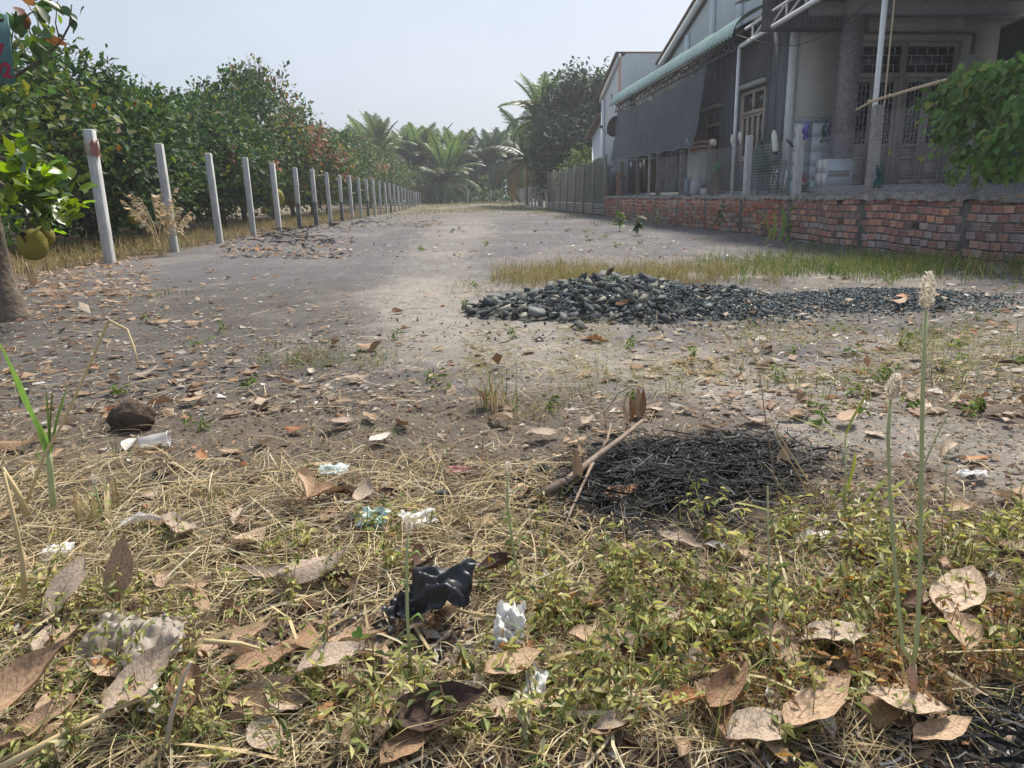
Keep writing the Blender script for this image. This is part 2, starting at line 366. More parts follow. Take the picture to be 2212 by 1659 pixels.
def ground_col(x, y):
    n1 = fbm(x*1.1, y*1.1, 31, 5); n2 = fbm(x*4.5, y*4.5, 41, 4); n3 = fbm(x*.4, y*.4, 51, 3); n4 = fbm(x*30, y*30, 61, 2)
    sand = np.array([.245, .225, .20]); grey = np.array([.118, .112, .115]); dark = np.array([.085, .077, .071]); soil = np.array([.112, .091, .072])
    c = grey + (sand-grey)*(sstep(.44, .66, n1)*(1-.6*sstep(6.5, 9, y)))[..., None]
    pd = seg_d(x, y, PATH); w = .30 + .035*np.clip(y, 0, 40)
    pm = sstep(1.25, .35, pd/w + (n2-.5)*1.3)[..., None]
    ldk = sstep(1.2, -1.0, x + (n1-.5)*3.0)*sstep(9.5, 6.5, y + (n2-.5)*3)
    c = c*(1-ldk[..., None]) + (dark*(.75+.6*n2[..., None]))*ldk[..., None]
    rs = np.exp(-np.abs((x-3.2)/1.9)**3-np.abs((y-5.4)/1.7)**3)[..., None]*np.clip(.5+1.6*n2[..., None]-.5, 0, 1)
    c = c*(1-.8*rs) + np.array([.105, .092, .08])*.8*rs
    pm = pm*sstep(40, 8, y)[..., None]**.7
    c = c*(1-pm) + 1.0*sand*pm*(1.0+.25*(n2[..., None]-.5))
    nr = sstep(3.5, 2.5, y + (n2-.5)*1.2)[..., None]
    c = c*(1-nr*(1-pm*.8)) + soil*nr*(1-pm*.8)
    ash = sstep(1.6, .3, seg_d(x, y, ASH)*(1.2) + (n1-.5)*3.0)
    ash = np.maximum(ash, .75*sstep(1.5, .2, np.hypot((x+1.5)/2.6, (y-9.6)/2.2)+(n1-.5)*1.6))
    ash = np.maximum(ash, .6*sstep(.50, .66, n3)*sstep(7, 10, y)*sstep(40, 25, y)*(x > -4.4))
    c = c*(1-.72*ash[..., None]) + np.array([.105, .105, .11])*.72*ash[..., None]
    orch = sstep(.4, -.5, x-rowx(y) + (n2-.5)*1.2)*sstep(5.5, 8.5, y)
    c = c*(1-.9*orch[..., None]) + np.array([.13, .095, .06])*.9*orch[..., None]*(.6+.8*n2[..., None])  # brown litter ground, darkened to paint in the shade under the crowns
    fg = sstep(24, 50, y)
    c = c*(1-.6*fg[..., None]) + np.array([.2, .17, .11])*.6*fg[..., None]
    b = burn(x, y)[..., None]
    c = c*(1-b) + np.array([.022, .021, .021])*b
    n5 = fbm(x*13, y*13, 71, 3); return np.clip(c*(.6+.45*n4[..., None]+.4*n5[..., None]), .01, .9)
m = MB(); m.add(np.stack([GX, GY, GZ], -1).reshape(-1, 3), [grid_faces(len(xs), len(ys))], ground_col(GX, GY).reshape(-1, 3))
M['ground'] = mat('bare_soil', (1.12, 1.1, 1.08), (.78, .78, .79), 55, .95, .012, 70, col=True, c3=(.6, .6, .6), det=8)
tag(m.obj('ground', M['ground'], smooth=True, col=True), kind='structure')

YT = .70; FL = .88                 # filled yard behind the wall, house floor
o = box(6.16, 40, 4.0, 29.6, -.2, YT).obj('yard', M['yard']); tag(o, kind='structure')

# ------------------------------------------------------------------ BRICK WALL along the plot
SLOTS = [8.27, 10.45, 12.72, 14.9, 17.0, 19.1, 21.2, 23.4, 25.6, 27.8]
WX = 6.0
wall = thing('brick_wall', 'low red hollow brick wall with rough mortar top running along the right of the plot', 'wall', (WX, 8, 0))
def loc(m): 
    for i in range(len(m.V)): m.V[i] = m.V[i] - np.array([WX, 8, 0])
    return m
def brickv():
    # ribbed face to -X : profile over z, length over y
    zs = np.array([-.5, -.46, -.34, -.30, -.18, -.14, -.02, .02, .14, .18, .30, .34, .46, .5])*.076
    px = np.array([.004, 0, 0, .005, .005, 0, 0, .005, .005, 0, 0, .005, .005, 0]) ; px[-1] = .004; px[-2] = 0
    V = []; L = .073
    for y in (-L, L):
        for x, z in zip(px, zs): V.append((x, y, z))
        V += [(.06, y, zs[-1]), (.06, y, zs[0])]
    n = len(zs)+2
    F = [(i, (i+1) % n, n+(i+1) % n, n+i) for i in range(n)]
    F = [np.array(F), np.array([tuple(range(n))[::-1], tuple(range(n, 2*n))])]
    return np.array(V), F
BV, BF = brickv()
# shared brick meshes of differing dust and soot
BM = []
for k in range(7):
    c = [(1, 1, 1), (.85, .9, .95), (1.05, 1.15, 1.2), (.62, .64, .68), (1.15, 1.0, .9), (.22, .24, .26), (.86, 1.25, 1.5)][k]
    BM.append(MB().add(BV, BF, np.array(c)).mesh('brick', M['brick'], col=True))
spots = []
def panel(y0, y1, ztop):
    z = ztop-.085; row = 0
    while z > -.06:
        y = y0+.085 - (.085 if row % 2 else 0) + rng.uniform(-.02, .02)
        while y < y1-.04:
            if y > y0+.05: spots.append((y, z+.012*math.sin(y*2.7)+.006*math.sin(y*7.1)))
            y += .168 + rng.uniform(-.006, .008)
        z -= .0985; row += 1
edges = [6.2]+SLOTS
for a, b in zip(edges[:-1], edges[1:]): panel(a+.03, b-.03, .73 if b > 8.3 else .75)
spots.sort(key=lambda s: s[0])
st = MB()
for i, (y, z) in enumerate(spots):
    dusty = z < .12+.5*vn(y*.9, 0, 3)
    k = rng.choice(7, p=[.14, .2, .22, .06, .04, .0, .34] if dusty else [.52, .14, .12, .05, .15, .015, .005])
    x = WX-.052 + rng.uniform(-.008, .008); rz = rng.uniform(-.025, .025)
    if i < 300:
        o = link('brick', BM[k], wall, (x-WX, y-8, z+rng.uniform(-.004, .004))); o.rotation_euler = (rng.uniform(-.03, .03), 0, rz)
    else:
        c = [(.5, .19, .12), (.42, .17, .11), (.45, .27, .2), (.3, .17, .13), (.56, .2, .13), (.1, .08, .07), (.42, .33, .29)][k]
        st.add(BV*[1, 1, 1]+[x-WX, y-8, z], BF, np.array(c)*rng.uniform(.8, 1.15))
M['brickcol'] = mat('far_hollow_brick', (1, 1, 1), (.8, .8, .8), 12, .9, col=True)
tag(st.obj('brickwork', M['brickcol'], wall, col=True), kind='stuff')
m = MB(); abox(m, WX-.043, WX+.10, 6.2, 27.8, -.2, .70); loc(m).obj('mortar_core', M['mortar'], wall)
for y in SLOTS:
    m = MB(); abox(m, WX-.046, WX+.06, y-.055, y+.055, -.2, .70); loc(m).obj('pillar', M['slotdark'], wall)
# lumpy coping
yy = np.arange(6.2, 27.8, .05); th = np.linspace(0, PI, 9)
P = []
for i, y in enumerate(yy):
    a = .075+.02*vn(y*6, 1, 7)+.02*vn(y*19, 1, 9); h = .012+.03*vn(y*4, 3, 8)+.04*vn(y*17, 2, 5); b0 = .68-.045*vn(y*9, 5, 2)
    for t in th: a2 = a+.03*(vn(y*11, t*2, 4)-.5); P.append((.02-a2*math.cos(t)-.005, y-8, b0 + (h+.03)*math.sin(t)**.6*(1 if t > 0 else 1)))
m = MB(); m.add(P, [grid_faces(len(yy), len(th))]); m.obj('coping', M['coping'], wall, smooth=True)
# lower grey wall further back with the net fence on top
low = thing('low_wall', 'low grey dusty block wall under the slatted net fence at the far right', 'wall', (6.1, 36, 0))
m = MB()
rngs = []
for r_ in range(4):
    y = -8.1 + (.1 if r_ % 2 else 0)
    while y < 7.5:
        m.add(boxv(-.06, -.03, y, y+.175, .05+r_*.1, .135+r_*.1), [BOXF], np.array([.34, .31, .28])*rng.uniform(.7, 1.2)); y += .19
m.obj('brickwork', M['brickcol'], low, col=True)['kind'] = 'stuff'
box(-.045, .1, -8.15, 7.6, -.2, .47).obj('mortar_core', M['mortar'], low)

# ------------------------------------------------------------------ WIRE FENCE on the wall
fence = thing('wire_fence', 'hexagonal wire netting fence on weathered concrete posts standing on the brick wall', 'fence', (6.05, 8, .7))
FTOP = [1.90, 1.93, 1.87, 1.87, 1.85, 1.84, 1.86, 1.85, 1.85, 1.84]
def post_mesh(w, h, z0, tp=.02, name='post', mt=None, lean=0):
    c = w*.06; a = w/2
    prof = [(-a+c, -a), (a-c, -a), (a, -a+c), (a, a-c), (a-c, a), (-a+c, a), (-a, a-c), (-a, -a+c)]
    V = [(x, y, z0) for x, y in prof]+[(x, y, h-tp) for x, y in prof]+[(x*.72, y*.72, h) for x, y in prof]
    F4 = [(k*8+i, k*8+(i+1) % 8, k*8+8+(i+1) % 8, k*8+8+i) for k in range(2) for i in range(8)]
    mm = MB(); mm.add(V, [np.array(F4), np.array([tuple(range(16, 24))])]); return mm
for i, (y, t) in enumerate(zip(SLOTS, FTOP)):
    o = post_mesh(.12, t-.7, -.1).obj('fence_post', M['post_brown'] if i > 3 else M['post_pale'] if i in (2, 3) else M['concrete_old'], fence, (0, y-8, 0)); o.rotation_euler = (rng.uniform(-.012, .012), rng.uniform(-.01, .01), 0)
    if i == 0: o['label'] = 'concrete post half hidden in the green creeper'
    if i == 1: o['label'] = 'tallest concrete post under the end of the bamboo pole'
def hexnet(y0, y1, z0, z1, c=.056, r=.0016):
    """hexagonal netting: each wire a thin three-sided rod"""
    segs = []; h = c*1.15; cols = int((y1-y0)/c); rows = int((z1-z0)/(h*.75))
    P = lambda i, j: None
    for j in range(rows):
        z = z0+j*h*.75
        for i in range(cols):
            y = y0+(i+(.5 if j % 2 else 0))*c
            a = (y, z+h*.25); b = (y+c*.5, z); d = (y+c, z+h*.25); u = (y, z+h*.25+h*.5)
            segs += [(a, b), (b, d)]
            segs.append(((y, z+h*.25), (y, z+h*.75)))
    S = np.array(segs); yv = S[..., 0]; zv = S[..., 1]
    xv = .02*np.sin(yv*2.1)+.012*np.sin(zv*9+yv*3)-.075
    A = np.stack([xv[:, 0], yv[:, 0], zv[:, 0]], -1); B = np.stack([xv[:, 1], yv[:, 1], zv[:, 1]], -1)
    d = B-A; d /= np.linalg.norm(d, axis=1)[:, None]
    up = np.tile([1.0, 0, 0], (len(d), 1)); s = np.cross(d, up); s /= np.linalg.norm(s, axis=1)[:, None]+1e-9
    V = np.stack([A+up*r, A-up*r*.5+s*r, A-up*r*.5-s*r, B+up*r, B-up*r*.5+s*r, B-up*r*.5-s*r], 1)
    f = np.array([(0, 1, 4, 3), (1, 2, 5, 4), (2, 0, 3, 5)])
    mm = MB(); mm.add(V.reshape(-1, 3), [(f[None]+(np.arange(len(V))*6)[:, None, None]).reshape(-1, 4)]); return mm
for a, b, t in [(7.0, 8.2, 1.86), (8.34, 10.38, 1.84), (10.52, 12.65, 1.62), (12.79, 14.83, 1.70), (14.97, 16.93, 1.72), (17.07, 19.03, 1.74), (19.17, 21.1, 1.74)]:
    cc = .056 if a < 12 else .062
    hexnet(a-8, b-8, .05, t-.7, cc, .0017 if a < 12 else .002).obj('wire_netting', M['wire'], fence)
# bamboo rail on the fence top
m = MB(); pts = [(6.03, 10.98, 1.92), (6.0, 10.5, 1.99), (6.0, 9.4, 2.03), (6.0, 8.2, 2.06), (6.0, 7.0, 2.1)]
tube(m, pts, [.016, .02, .021, .022, .023], 8)
bam = m.obj('bamboo_pole', M['bamboo'], smooth=True); tag(bam, 'pale bamboo pole laid along the top of the wire fence into the creeper', 'pole')
for k in range(6):
    y = 10.6-k*.5; m = MB(); tube(m, [(6.0, y-.008, 2.0+.032*(10.6-y)/1.1+ -.004), (6.0, y+.008, 2.0+.032*(10.6-y)/1.1-.004)], .0255, 8); m.obj('node_ring', M['bamboo'], bam)

# slatted net fence further back (Y 30..43)
sf = thing('slat_fence', 'tall dull green ribbed sheet fence standing on the low grey wall beside the white house', 'fence', (6.1, 36, .45))
yy = np.arange(-7.9, 7.6, .05); V = []
for y in yy:
    for z in (0, 1.55+.04*math.sin(y*3)+.2*max(0, -(y+5))/3): V.append((.02*math.sin(y*40), y, z))
M['slat'] = mat('dull_green_sheet', (.14, .16, .125), (.20, .22, .18), 6, .8, stretch=(1, .4, 9))
m = MB(); m.add(V, [grid_faces(len(yy), 2)]); m.obj('sheet', M['slat'], sf)
for k in range(19):
    m = MB(); abox(m, -.035, -.025, -7.85, 7.5, .08+k*.075, .115+k*.075); m.obj('slat', M['slat'], sf)
for k in range(8):
    box(-.10, -.04, -7.9+k*2.17, -7.8+k*2.17, -.4, 1.66).obj('fence_post', M['concrete_old'], sf)

# ------------------------------------------------------------------ CONCRETE POST ROWS
NTH = ['', 'second', 'third', 'fourth', 'fifth', 'sixth', 'seventh', 'eighth', 'ninth', 'tenth', 'eleventh', 'twelfth', 'thirteenth', 'fourteenth', 'fifteenth', 'sixteenth', 'seventeenth', 'eighteenth', 'nineteenth', 'twentieth', 'twenty-first', 'twenty-second', 'twenty-third', 'twenty-fourth', 'twenty-fifth', 'last']
PROW = [(235, 570), (393, 543), (496, 525)]
pm = post_mesh(.125, 1.0, -.1, .012).mesh('concrete_post', M['concrete'])
for i in range(26):
    y = 10.7+i*2.21; x = float(rowx(y)); zt = 1.73-.45*sstep(38, 66, y) - .06*(i % 3)/3 - .05*min(i, 6)/6
    z0 = float(gz(x, y)); h = float(zt-z0)
    r_ = thing('concrete_post', 'nearest concrete post of the left row, with tape and rag round its head' if i == 0 else f'{NTH[i]} concrete post from the near end of the row along the orchard', 'post', (x, y, z0), 'concrete posts along the orchard')
    burnt = i in (5, 6, 8, 11, 15)
    hb = .42*h if burnt else 0
    if burnt:
        post_mesh(.117, hb, -.15, .001).obj('charred_base', M['soot'], r_)
    post_mesh(.115, h, hb if burnt else -.15, .014).obj('shaft', M['concrete'], r_)
    r_.rotation_euler = (rng.uniform(-.012, .012), -.012+rng.uniform(-.014, .01), rng.uniform(-.08, .08))
    if i == 0:
        m = MB(); tube(m, [(0, 0, h-.30), (0, 0, h-.20), (0, 0, h-.12)], [.088, .094, .082], 10, jit=.12)
        m.obj('tape_wrap', flat('faded_tape', (.55, .48, .42)), r_)
        m = MB(); V = [(.08*math.cos(a)+.01*rng.standard_normal(), .094*math.sin(a)-.01, h-.34+.2*t+.03*rng.standard_normal()) for a in np.linspace(-1.2, .4, 6) for t in np.linspace(0, 1, 4)]
        m.add(np.array(V)*[1.15, 1.1, 1], [grid_faces(6, 4)]); m.obj('rag', flat('brown_rag', (.30, .13, .10)), r_)
# right row beyond the fence and the three at the end
for i in range(12):
    y = 45.0+i*2.0; x = 6.15+.25*(i/11); z0 = float(gz(x, y))
    o = post_mesh(.12, 1.45-.35*sstep(48, 66, y), -.2, .014).obj('concrete_post', M['concrete'], None, (x, y, z0))
    tag(o, f'{(["nearest"]+NTH[1:])[i]} pale post of the far right row beyond the slatted fence' if i < 11 else 'farthest pale post of the far right row', 'post', 'concrete posts along the far right side')
    o.rotation_euler = (rng.uniform(-.02, .02), rng.uniform(-.02, .02), 0)
for (px, lb) in [(961, 'left'), (1011, 'middle'), (1060, 'right')]:
    p = AY(px, 430, 67.0); z0 = float(gz(p[0], 67.))
    o = post_mesh(.13, 1.0 + (.12 if lb == 'right' else 0), -.2, .014).obj('concrete_post', M['concrete'], None, (p[0], 67., z0))
    tag(o, f'{lb} one of three lone concrete posts across the far end of the plot', 'post', 'concrete posts across the far end')
# ------------------------------------------------------------------ THE HOUSE on the right
YF = 15.7; XS = 7.2; ZC = 3.95
house = thing('house', 'grey and cream single storey house with mint green side awning behind the brick wall', 'house', (XS, YF, 0))
HO = np.array([XS, YF, 0])
def hp(name, m, mt, parent=None, **k):
    for i in range(len(m.V)): m.V[i] = m.V[i]-HO
    return m.obj(name, mt, parent or house, **k)
def hb(name, mt, *b, parent=None): return hp(name, box(*b), mt, parent)
# front wall (faces the camera side) with the door opening X 8.42..10.72, z FL..3.68
DX0, DX1, DZ1 = 8.36, 10.74, 3.72
fw = MB()
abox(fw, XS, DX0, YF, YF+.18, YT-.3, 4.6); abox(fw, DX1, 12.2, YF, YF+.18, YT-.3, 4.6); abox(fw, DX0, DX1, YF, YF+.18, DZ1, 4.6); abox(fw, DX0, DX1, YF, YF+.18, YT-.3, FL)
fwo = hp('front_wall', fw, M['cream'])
hb('corner_trim', flat('pale_corner', (.66, .68, .66)), XS-.03, XS+.10, YF-.012, YF+.16, YT, ZC)
# tiles below the border on the front wall, left of the column
for i in range(2):
    for j in range(5):
        hb('tile', M['tile_aqua'] if j == 0 else M['tile'], XS+.112+i*.40, XS+.510+i*.40, YF-.006, YF+.01, YT+.02+j*.29, YT+.308+j*.29)
hb('tile_border', M['border'], XS+.112, XS+.905, YF-.009, YF+.01, 2.165, 2.27)
# side wall (faces the plot) with the window opening
WY0, WY1, WZ0, WZ1 = 16.95, 18.28, 1.50, 3.05
sw = MB(); abox(sw, XS, XS+.18, YF+.16, WY0, 0, 4.6); abox(sw, XS, XS+.18, WY1, 29.4, 0, 4.6); abox(sw, XS, XS+.18, WY0, WY1, 0, WZ0); abox(sw, XS, XS+.18, WY0, WY1, WZ1, 4.6)
hp('side_wall', sw, M['grey_wall'])
for k in range(34):      # vertical ribs of the side cladding
    y = YF+.3+k*.40
    if WY0-.1 < y < WY1+.1: continue
    hb('rib', M['grey_wall'], XS-.014, XS+.01, y, y+.035, YT, 4.3)
def window(y0, y1, z0, z1, name, parent):
    fr = MB(); t = .06; x0, x1 = XS-.02, XS+.09
    abox(fr, x0, x1, y0, y0+t, z0, z1); abox(fr, x0, x1, y1-t, y1, z0, z1); abox(fr, x0, x1, y0+t, y1-t, z0, z0+t); abox(fr, x0, x1, y0+t, y1-t, z1-t, z1)
    zt = z1-.48*(z1-z0)/1.55*1.0
    abox(fr, x0, x1, y0+t, y1-t, zt-.04, zt+.04); abox(fr, x0+.005, x1-.01, (y0+y1)/2-.03, (y0+y1)/2+.03, zt+.04, z1-t)
    w = hp(name, fr, M['window_wood'])
    hb('pane', M['glass'], XS+.03, XS+.04, y0+t, (y0+y1)/2-.03, zt+.04, z1-t, parent=None).parent = w
    hb('pane', M['glass'], XS+.03, XS+.04, (y0+y1)/2+.03, y1-t, zt+.04, z1-t, parent=None).parent = w
    n = 4; wy = (y1-y0-2*t)/n
    for k in range(n):
        s = MB(); a = y0+t+k*wy+.004; b = a+wy-.008; q = .045
        abox(s, XS, XS+.05, a, a+q, z0+t+.005, zt-.045); abox(s, XS, XS+.05, b-q, b, z0+t+.005, zt-.045)
        abox(s, XS, XS+.05, a+q, b-q, z0+t+.005, z0+t+.06); abox(s, XS, XS+.05, a+q, b-q, zt-.1, zt-.045)
        o = hp('sash', s, M['window_wood']); o.parent = w
        o = hb('pane', M['glass'], XS+.02, XS+.03, a+q, b-q, z0+t+.06, zt-.1); o.parent = w
    return w
window(WY0, WY1, WZ0, WZ1, 'window', house)
hb('window_hood', flat('pale_ledge', (.42, .42, .41)), XS-.13, XS+.005, WY0-.12, WY1+.12, WZ1+.06, WZ1+.16)
# second window deeper under the awning, door and its leaves
window(19.6, 20.7, 1.75, 2.85, 'window', house)
hb('window_hood', flat('pale_ledge', (.42, .42, .41)), XS-.13, XS+.005, 19.5, 20.8, 2.9, 2.98)
for k in range(2):
    y0 = 24.5+k*1.75
    lf = hb('door', M['wood_dark'], XS-.05, XS+.01, y0, y0+1.65, FL, 2.5)
    for q in range(2):
        o = hb('panel', M['wood_dark'], XS-.075, XS-.05, y0+.12+q*.75, y0+.75+q*.75, FL+.12, FL+.85); o.parent = lf
        o = hb('pane', M['glass'], XS-.07, XS-.05, y0+.14+q*.75, y0+.72+q*.75, FL+1.0, 2.4); o.parent = lf
# plinth, porch floor, step
hb('porch_floor', M['granite'], XS+.3, 14, 13.6, YF, YT-.2, FL)
hb('side_plinth', flat('cement_plinth', (.26, .26, .26)), XS-.25, XS, YF, 29.4, YT-.2, FL-.06)
# column with pebble-dash and tiled pedestal
col = hb('column', M['granite'], 7.86, 8.18, 14.86, 15.12, 1.40, 4.05)
pd = MB(); abox(pd, 7.62, 8.16, 14.78, 15.22, FL, 1.40); hp('pedestal', pd, M['tile'])
for i in range(2):
    for j in range(2): hb('tile', M['tile_orange'], 7.612, 7.619, 14.785+i*.22, 15.0+i*.22, FL+.005+j*.26, FL+.255+j*.26)
hb('tile', M['granite'], 7.66, 8.1, 14.772, 14.779, 1.06, 1.18)
# front door: frame, transom with brick-pattern grille, four leaves
fr = MB(); y0, y1 = YF-.03, YF+.10
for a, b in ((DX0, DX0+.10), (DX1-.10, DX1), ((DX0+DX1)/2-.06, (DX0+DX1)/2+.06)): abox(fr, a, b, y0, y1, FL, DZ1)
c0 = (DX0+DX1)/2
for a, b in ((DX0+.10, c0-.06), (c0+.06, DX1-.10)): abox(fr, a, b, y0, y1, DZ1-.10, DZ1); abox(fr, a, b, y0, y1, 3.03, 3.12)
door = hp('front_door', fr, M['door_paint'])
def dchild(name, m, mt): o = hp(name, m, mt); o.parent = door; return o
for a, b in ((DX0+.10, c0-.06), (c0+.06, DX1-.10)):
    dchild('pane', box(a, b, YF+.05, YF+.06, 3.12, DZ1-.10), M['glass'])
    g = MB(); H = DZ1-.10-3.12
    for j in range(1, 3): beam(g, (a, YF+.02, 3.12+H*j/3), (b, YF+.02, 3.12+H*j/3), .014)
    for j in range(3):
        for i in range(5):
            x = a+(b-a)*(i+(.5 if j % 2 else .98))/4.6
            if a+.03 < x < b-.03: beam(g, (x, YF+.018, 3.12+H*j/3), (x, YF+.018, 3.12+H*(j+1)/3), .013)
    dchild('transom_grille', g, M['grille'])
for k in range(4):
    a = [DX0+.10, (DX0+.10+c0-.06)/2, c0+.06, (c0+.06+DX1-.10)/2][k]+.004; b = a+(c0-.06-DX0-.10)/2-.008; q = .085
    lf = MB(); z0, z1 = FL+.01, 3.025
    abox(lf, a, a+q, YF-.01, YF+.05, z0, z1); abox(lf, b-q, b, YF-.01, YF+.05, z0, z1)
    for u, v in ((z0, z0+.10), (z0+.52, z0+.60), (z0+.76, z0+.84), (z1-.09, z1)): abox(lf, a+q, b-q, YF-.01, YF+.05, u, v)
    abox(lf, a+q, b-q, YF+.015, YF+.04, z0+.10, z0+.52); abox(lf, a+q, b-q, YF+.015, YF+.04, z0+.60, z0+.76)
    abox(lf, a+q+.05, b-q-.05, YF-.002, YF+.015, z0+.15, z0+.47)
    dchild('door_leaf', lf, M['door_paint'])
    dchild('pane', box(a+q, b-q, YF+.035, YF+.04, z0+.84, z1-.09), M['glass'])
    g = MB(); w = (b-a-2*q); zz0 = z0+.84; zz1 = z1-.09
    for i in range(1, 4): beam(g, (a+q+w*i/4, YF+.012, zz0), (a+q+w*i/4, YF+.012, zz1), .012)
    for i in range(4):
        for j in range(5):
            z = zz0+(zz1-zz0)*(j+(.35 if i % 2 else .8))/5
            if z < zz1: beam(g, (a+q+w*i/4, YF+.012, z), (a+q+w*(i+1)/4, YF+.012, z), .012)
    dchild('grille', g, M['grille'])
hb('door_lintel', M['roof_brown'], DX0-.1, DX1+.28, YF-.06, YF-.002, DZ1+.12, DZ1+.17)
hb('door_lintel', M['roof_brown'], DX1+.23, DX1+.28, YF-.06, YF-.002, DZ1-.25, DZ1+.12)
# room behind the door, a plywood box standing in it
hb('back_room', M['interior'], XS+.2, 14, 19.2, 19.3, .5, 4.6)
# corrugated gable sheet over the side yard and porch
def sheet(m, x0, x1, z0, z1, y, p=.09, amp=.012):
    xs_ = np.arange(x0, x1, p/4); V = []
    for x in xs_:
        for z in (z0, z1): V.append((x, y+amp*math.sin(2*PI*x/p), z))
    m.add(V, [grid_faces(len(xs_), 2)]); return m
hp('gable_sheet', sheet(MB(), 6.45, 8.7, 3.93, 4.75, YF-.08), M['dark_sheet'])
hb('gable_rail', M['steel_dark'], 6.45, 8.7, YF-.11, YF-.04, 3.88, 3.94)
# porch beams and roof (underside seen from below)
hb('porch_beam', flat('grey_beam', (.30, .32, .33)), 7.9, 14, 14.86, 15.10, 4.06, 4.40)
hb('porch_beam', flat('grey_beam', (.30, .32, .33)), XS+.2, 14, YF-.25, YF-.01, 4.16, 4.40)
rf = MB(); xs_ = np.arange(6.35, 14, .045); V = []
for x in xs_:
    for y, z in ((9.6, 4.42+.02*(x-6.4)), (YF+.2, 4.62+.02*(x-6.4))): V.append((x, y, z+.012*math.sin(2*PI*x/.18)))
rf.add(V, [grid_faces(len(xs_), 2)]); hp('porch_roof', rf, M['dark_sheet'])
for y in (10.2, 11.6, 13.0, 14.4):
    hb('purlin', M['steel_dark'], 6.45, 14, y, y+.06, 4.33+(y-9.6)*.03, 4.40+(y-9.6)*.03)
# white tube truss along the porch edge, poles
tr = MB(); za, zb = 4.02, 4.02; X = 6.68
beam(tr, (X, 17.2, 3.90), (X, 9.5, 4.20), .07); beam(tr, (X, 17.0, 4.20), (X, 9.5, 4.50), .05)
for k in range(9):
    y = 16.6-k*.8; z = 3.90+(17.2-y)*.039
    beam(tr, (X, y, z), (X, y, z+.32), .035); beam(tr, (X, y, z), (X, y-.8, z+.33), .03)
hp('edge_truss', tr, M['steel'])
def pole(x, y, z0, z1): 
    m = MB(); beam(m, (x, y, z0), (x, y, z1), .06); return hp('steel_pole', m, M['steel'])
pole(6.68, 17.3, YT-.05, 3.92); pole(6.64, 11.55, YT-.05, 4.12); pole(6.72, 20.6, YT, 3.92); pole(6.72, 24.6, YT, 3.92); pole(6.72, 28.6, YT, 3.92)
m = MB(); beam(m, (6.755, 11.5, YT), (6.755, 11.5, 4.1), .018); hp('cable_pipe', m, M['bamboo'])
# mint awning: roof sheet falling to a rolled corrugated edge
ye = np.sort(np.concatenate([np.arange(17.25, 29.6, .22)+d_ for d_ in (0, .09, .11, .20)])); prof = [(7.3, 4.80), (6.9, 4.62), (6.70, 4.50), (6.585, 4.36), (6.53, 4.24), (6.505, 4.13)]
V = []
for i, y in enumerate(ye):
    q = [-.02, -.02, .02, .02][i % 4]; jz = .012*(vn(y*1.3, 0, 2)-.5)*2
    for x, z in prof: V.append((x+q, y, z-q*.8+jz-.008*(y-17)))
aw = MB(); aw.add(V, [grid_faces(len(ye), len(prof))]); aw = hp('awning', aw, M['green_sheet'])
sd = aw.modifiers.new('thick', 'SOLIDIFY'); sd.thickness = .006
m = MB(); m.add([(6.56, 17.0, 4.12), (7.3, 17.0, 4.60), (7.3, 29.5, 4.60), (6.56, 29.5, 4.05)], [np.array([(0, 1, 2, 3)])]); hp('awning_lining', m, M['dark_sheet'])
tr = MB(); beam(tr, (6.66, 17.3, 3.88), (6.66, 29.4, 3.80), .05); beam(tr, (6.66, 17.3, 4.12), (6.66, 29.4, 4.04), .04)
for k in range(20):
    y = 17.4+k*.6; beam(tr, (6.66, y, 3.88-(y-17)*.0066), (6.66, y+.3, 4.11-(y-17)*.0066), .025); beam(tr, (6.66, y+.6, 3.88-(y-17)*.0066), (6.66, y+.3, 4.11-(y-17)*.0066), .025)
hp('awning_truss', tr, M['steel_dark'])
for k in range(7):
    m = MB(); y = 17.6+k*1.9; beam(m, (6.66, y, 3.95), (XS, y, 4.3), .05); hp('rafter', m, M['steel_dark'])
m = MB(); beam(m, (6.5, 16.9, 4.78), (7.6, 14.8, 5.05), .12, .05); hp('roof_edge', m, M['steel'])
# pale roof corner of the porch jutting over the awning
m = MB(); m.add([(6.45, 17.1, 4.70), (8.6, 17.1, 5.25), (8.6, 9.0, 5.0), (6.45, 9.0, 4.45)], [np.array([(0, 1, 2, 3)])])
o = hp('roof_skin', m, M['dark_sheet']); o.modifiers.new('t', 'SOLIDIFY').thickness = .04
# tall gable wall of the main roof with pilasters and white verge
gy0, gy1, gr = 29.2, 15.9, 22.4
m = MB(); X = 8.5; zE = 5.35; zR = 7.3
V = [(X, gy1, 4.3), (X, gy0, 4.3), (X, gy0, zE), (X, gr, zR), (X, gy1, zE)]; V += [(x+5.5, y, z) for x, y, z in V]
m.add(V, [np.array([(0, 1, 2, 3, 4), (9, 8, 7, 6, 5)]), np.array([(0, 5, 6, 1), (1, 6, 7, 2), (4, 9, 5, 0)])]); hp('gable_wall', m, M['blue_wall'])
for y, z in ((28.9, 5.3), (26.6, 5.95), (24.2, 6.65), (22.0, 7.0), (19.6, 6.4)): hb('pilaster', M['blue_wall'], X-.10, X-.003, y-.15, y+.15, 4.4, z)
for (a, b) in (((gy0+.5, zE-.12), (gr, zR)), ((gy1-.4, zE-.1), (gr, zR))):
    m = MB(); beam(m, (X-.16, a[0], a[1]+.13), (X-.16, b[0], b[1]+.13), .10, .20); hp('verge', m, M['white_wall'])
    m = MB(); m.add([(X-.28, a[0], a[1]+.26), (X+5.5, a[0], a[1]+.26), (X+5.5, b[0], b[1]+.26), (X-.28, b[0], b[1]+.26)], [np.array([(0, 1, 2, 3)])])
    o = hp('roof', m, M['roof_brown']); o.modifiers.new('t', 'SOLIDIFY').thickness = .06
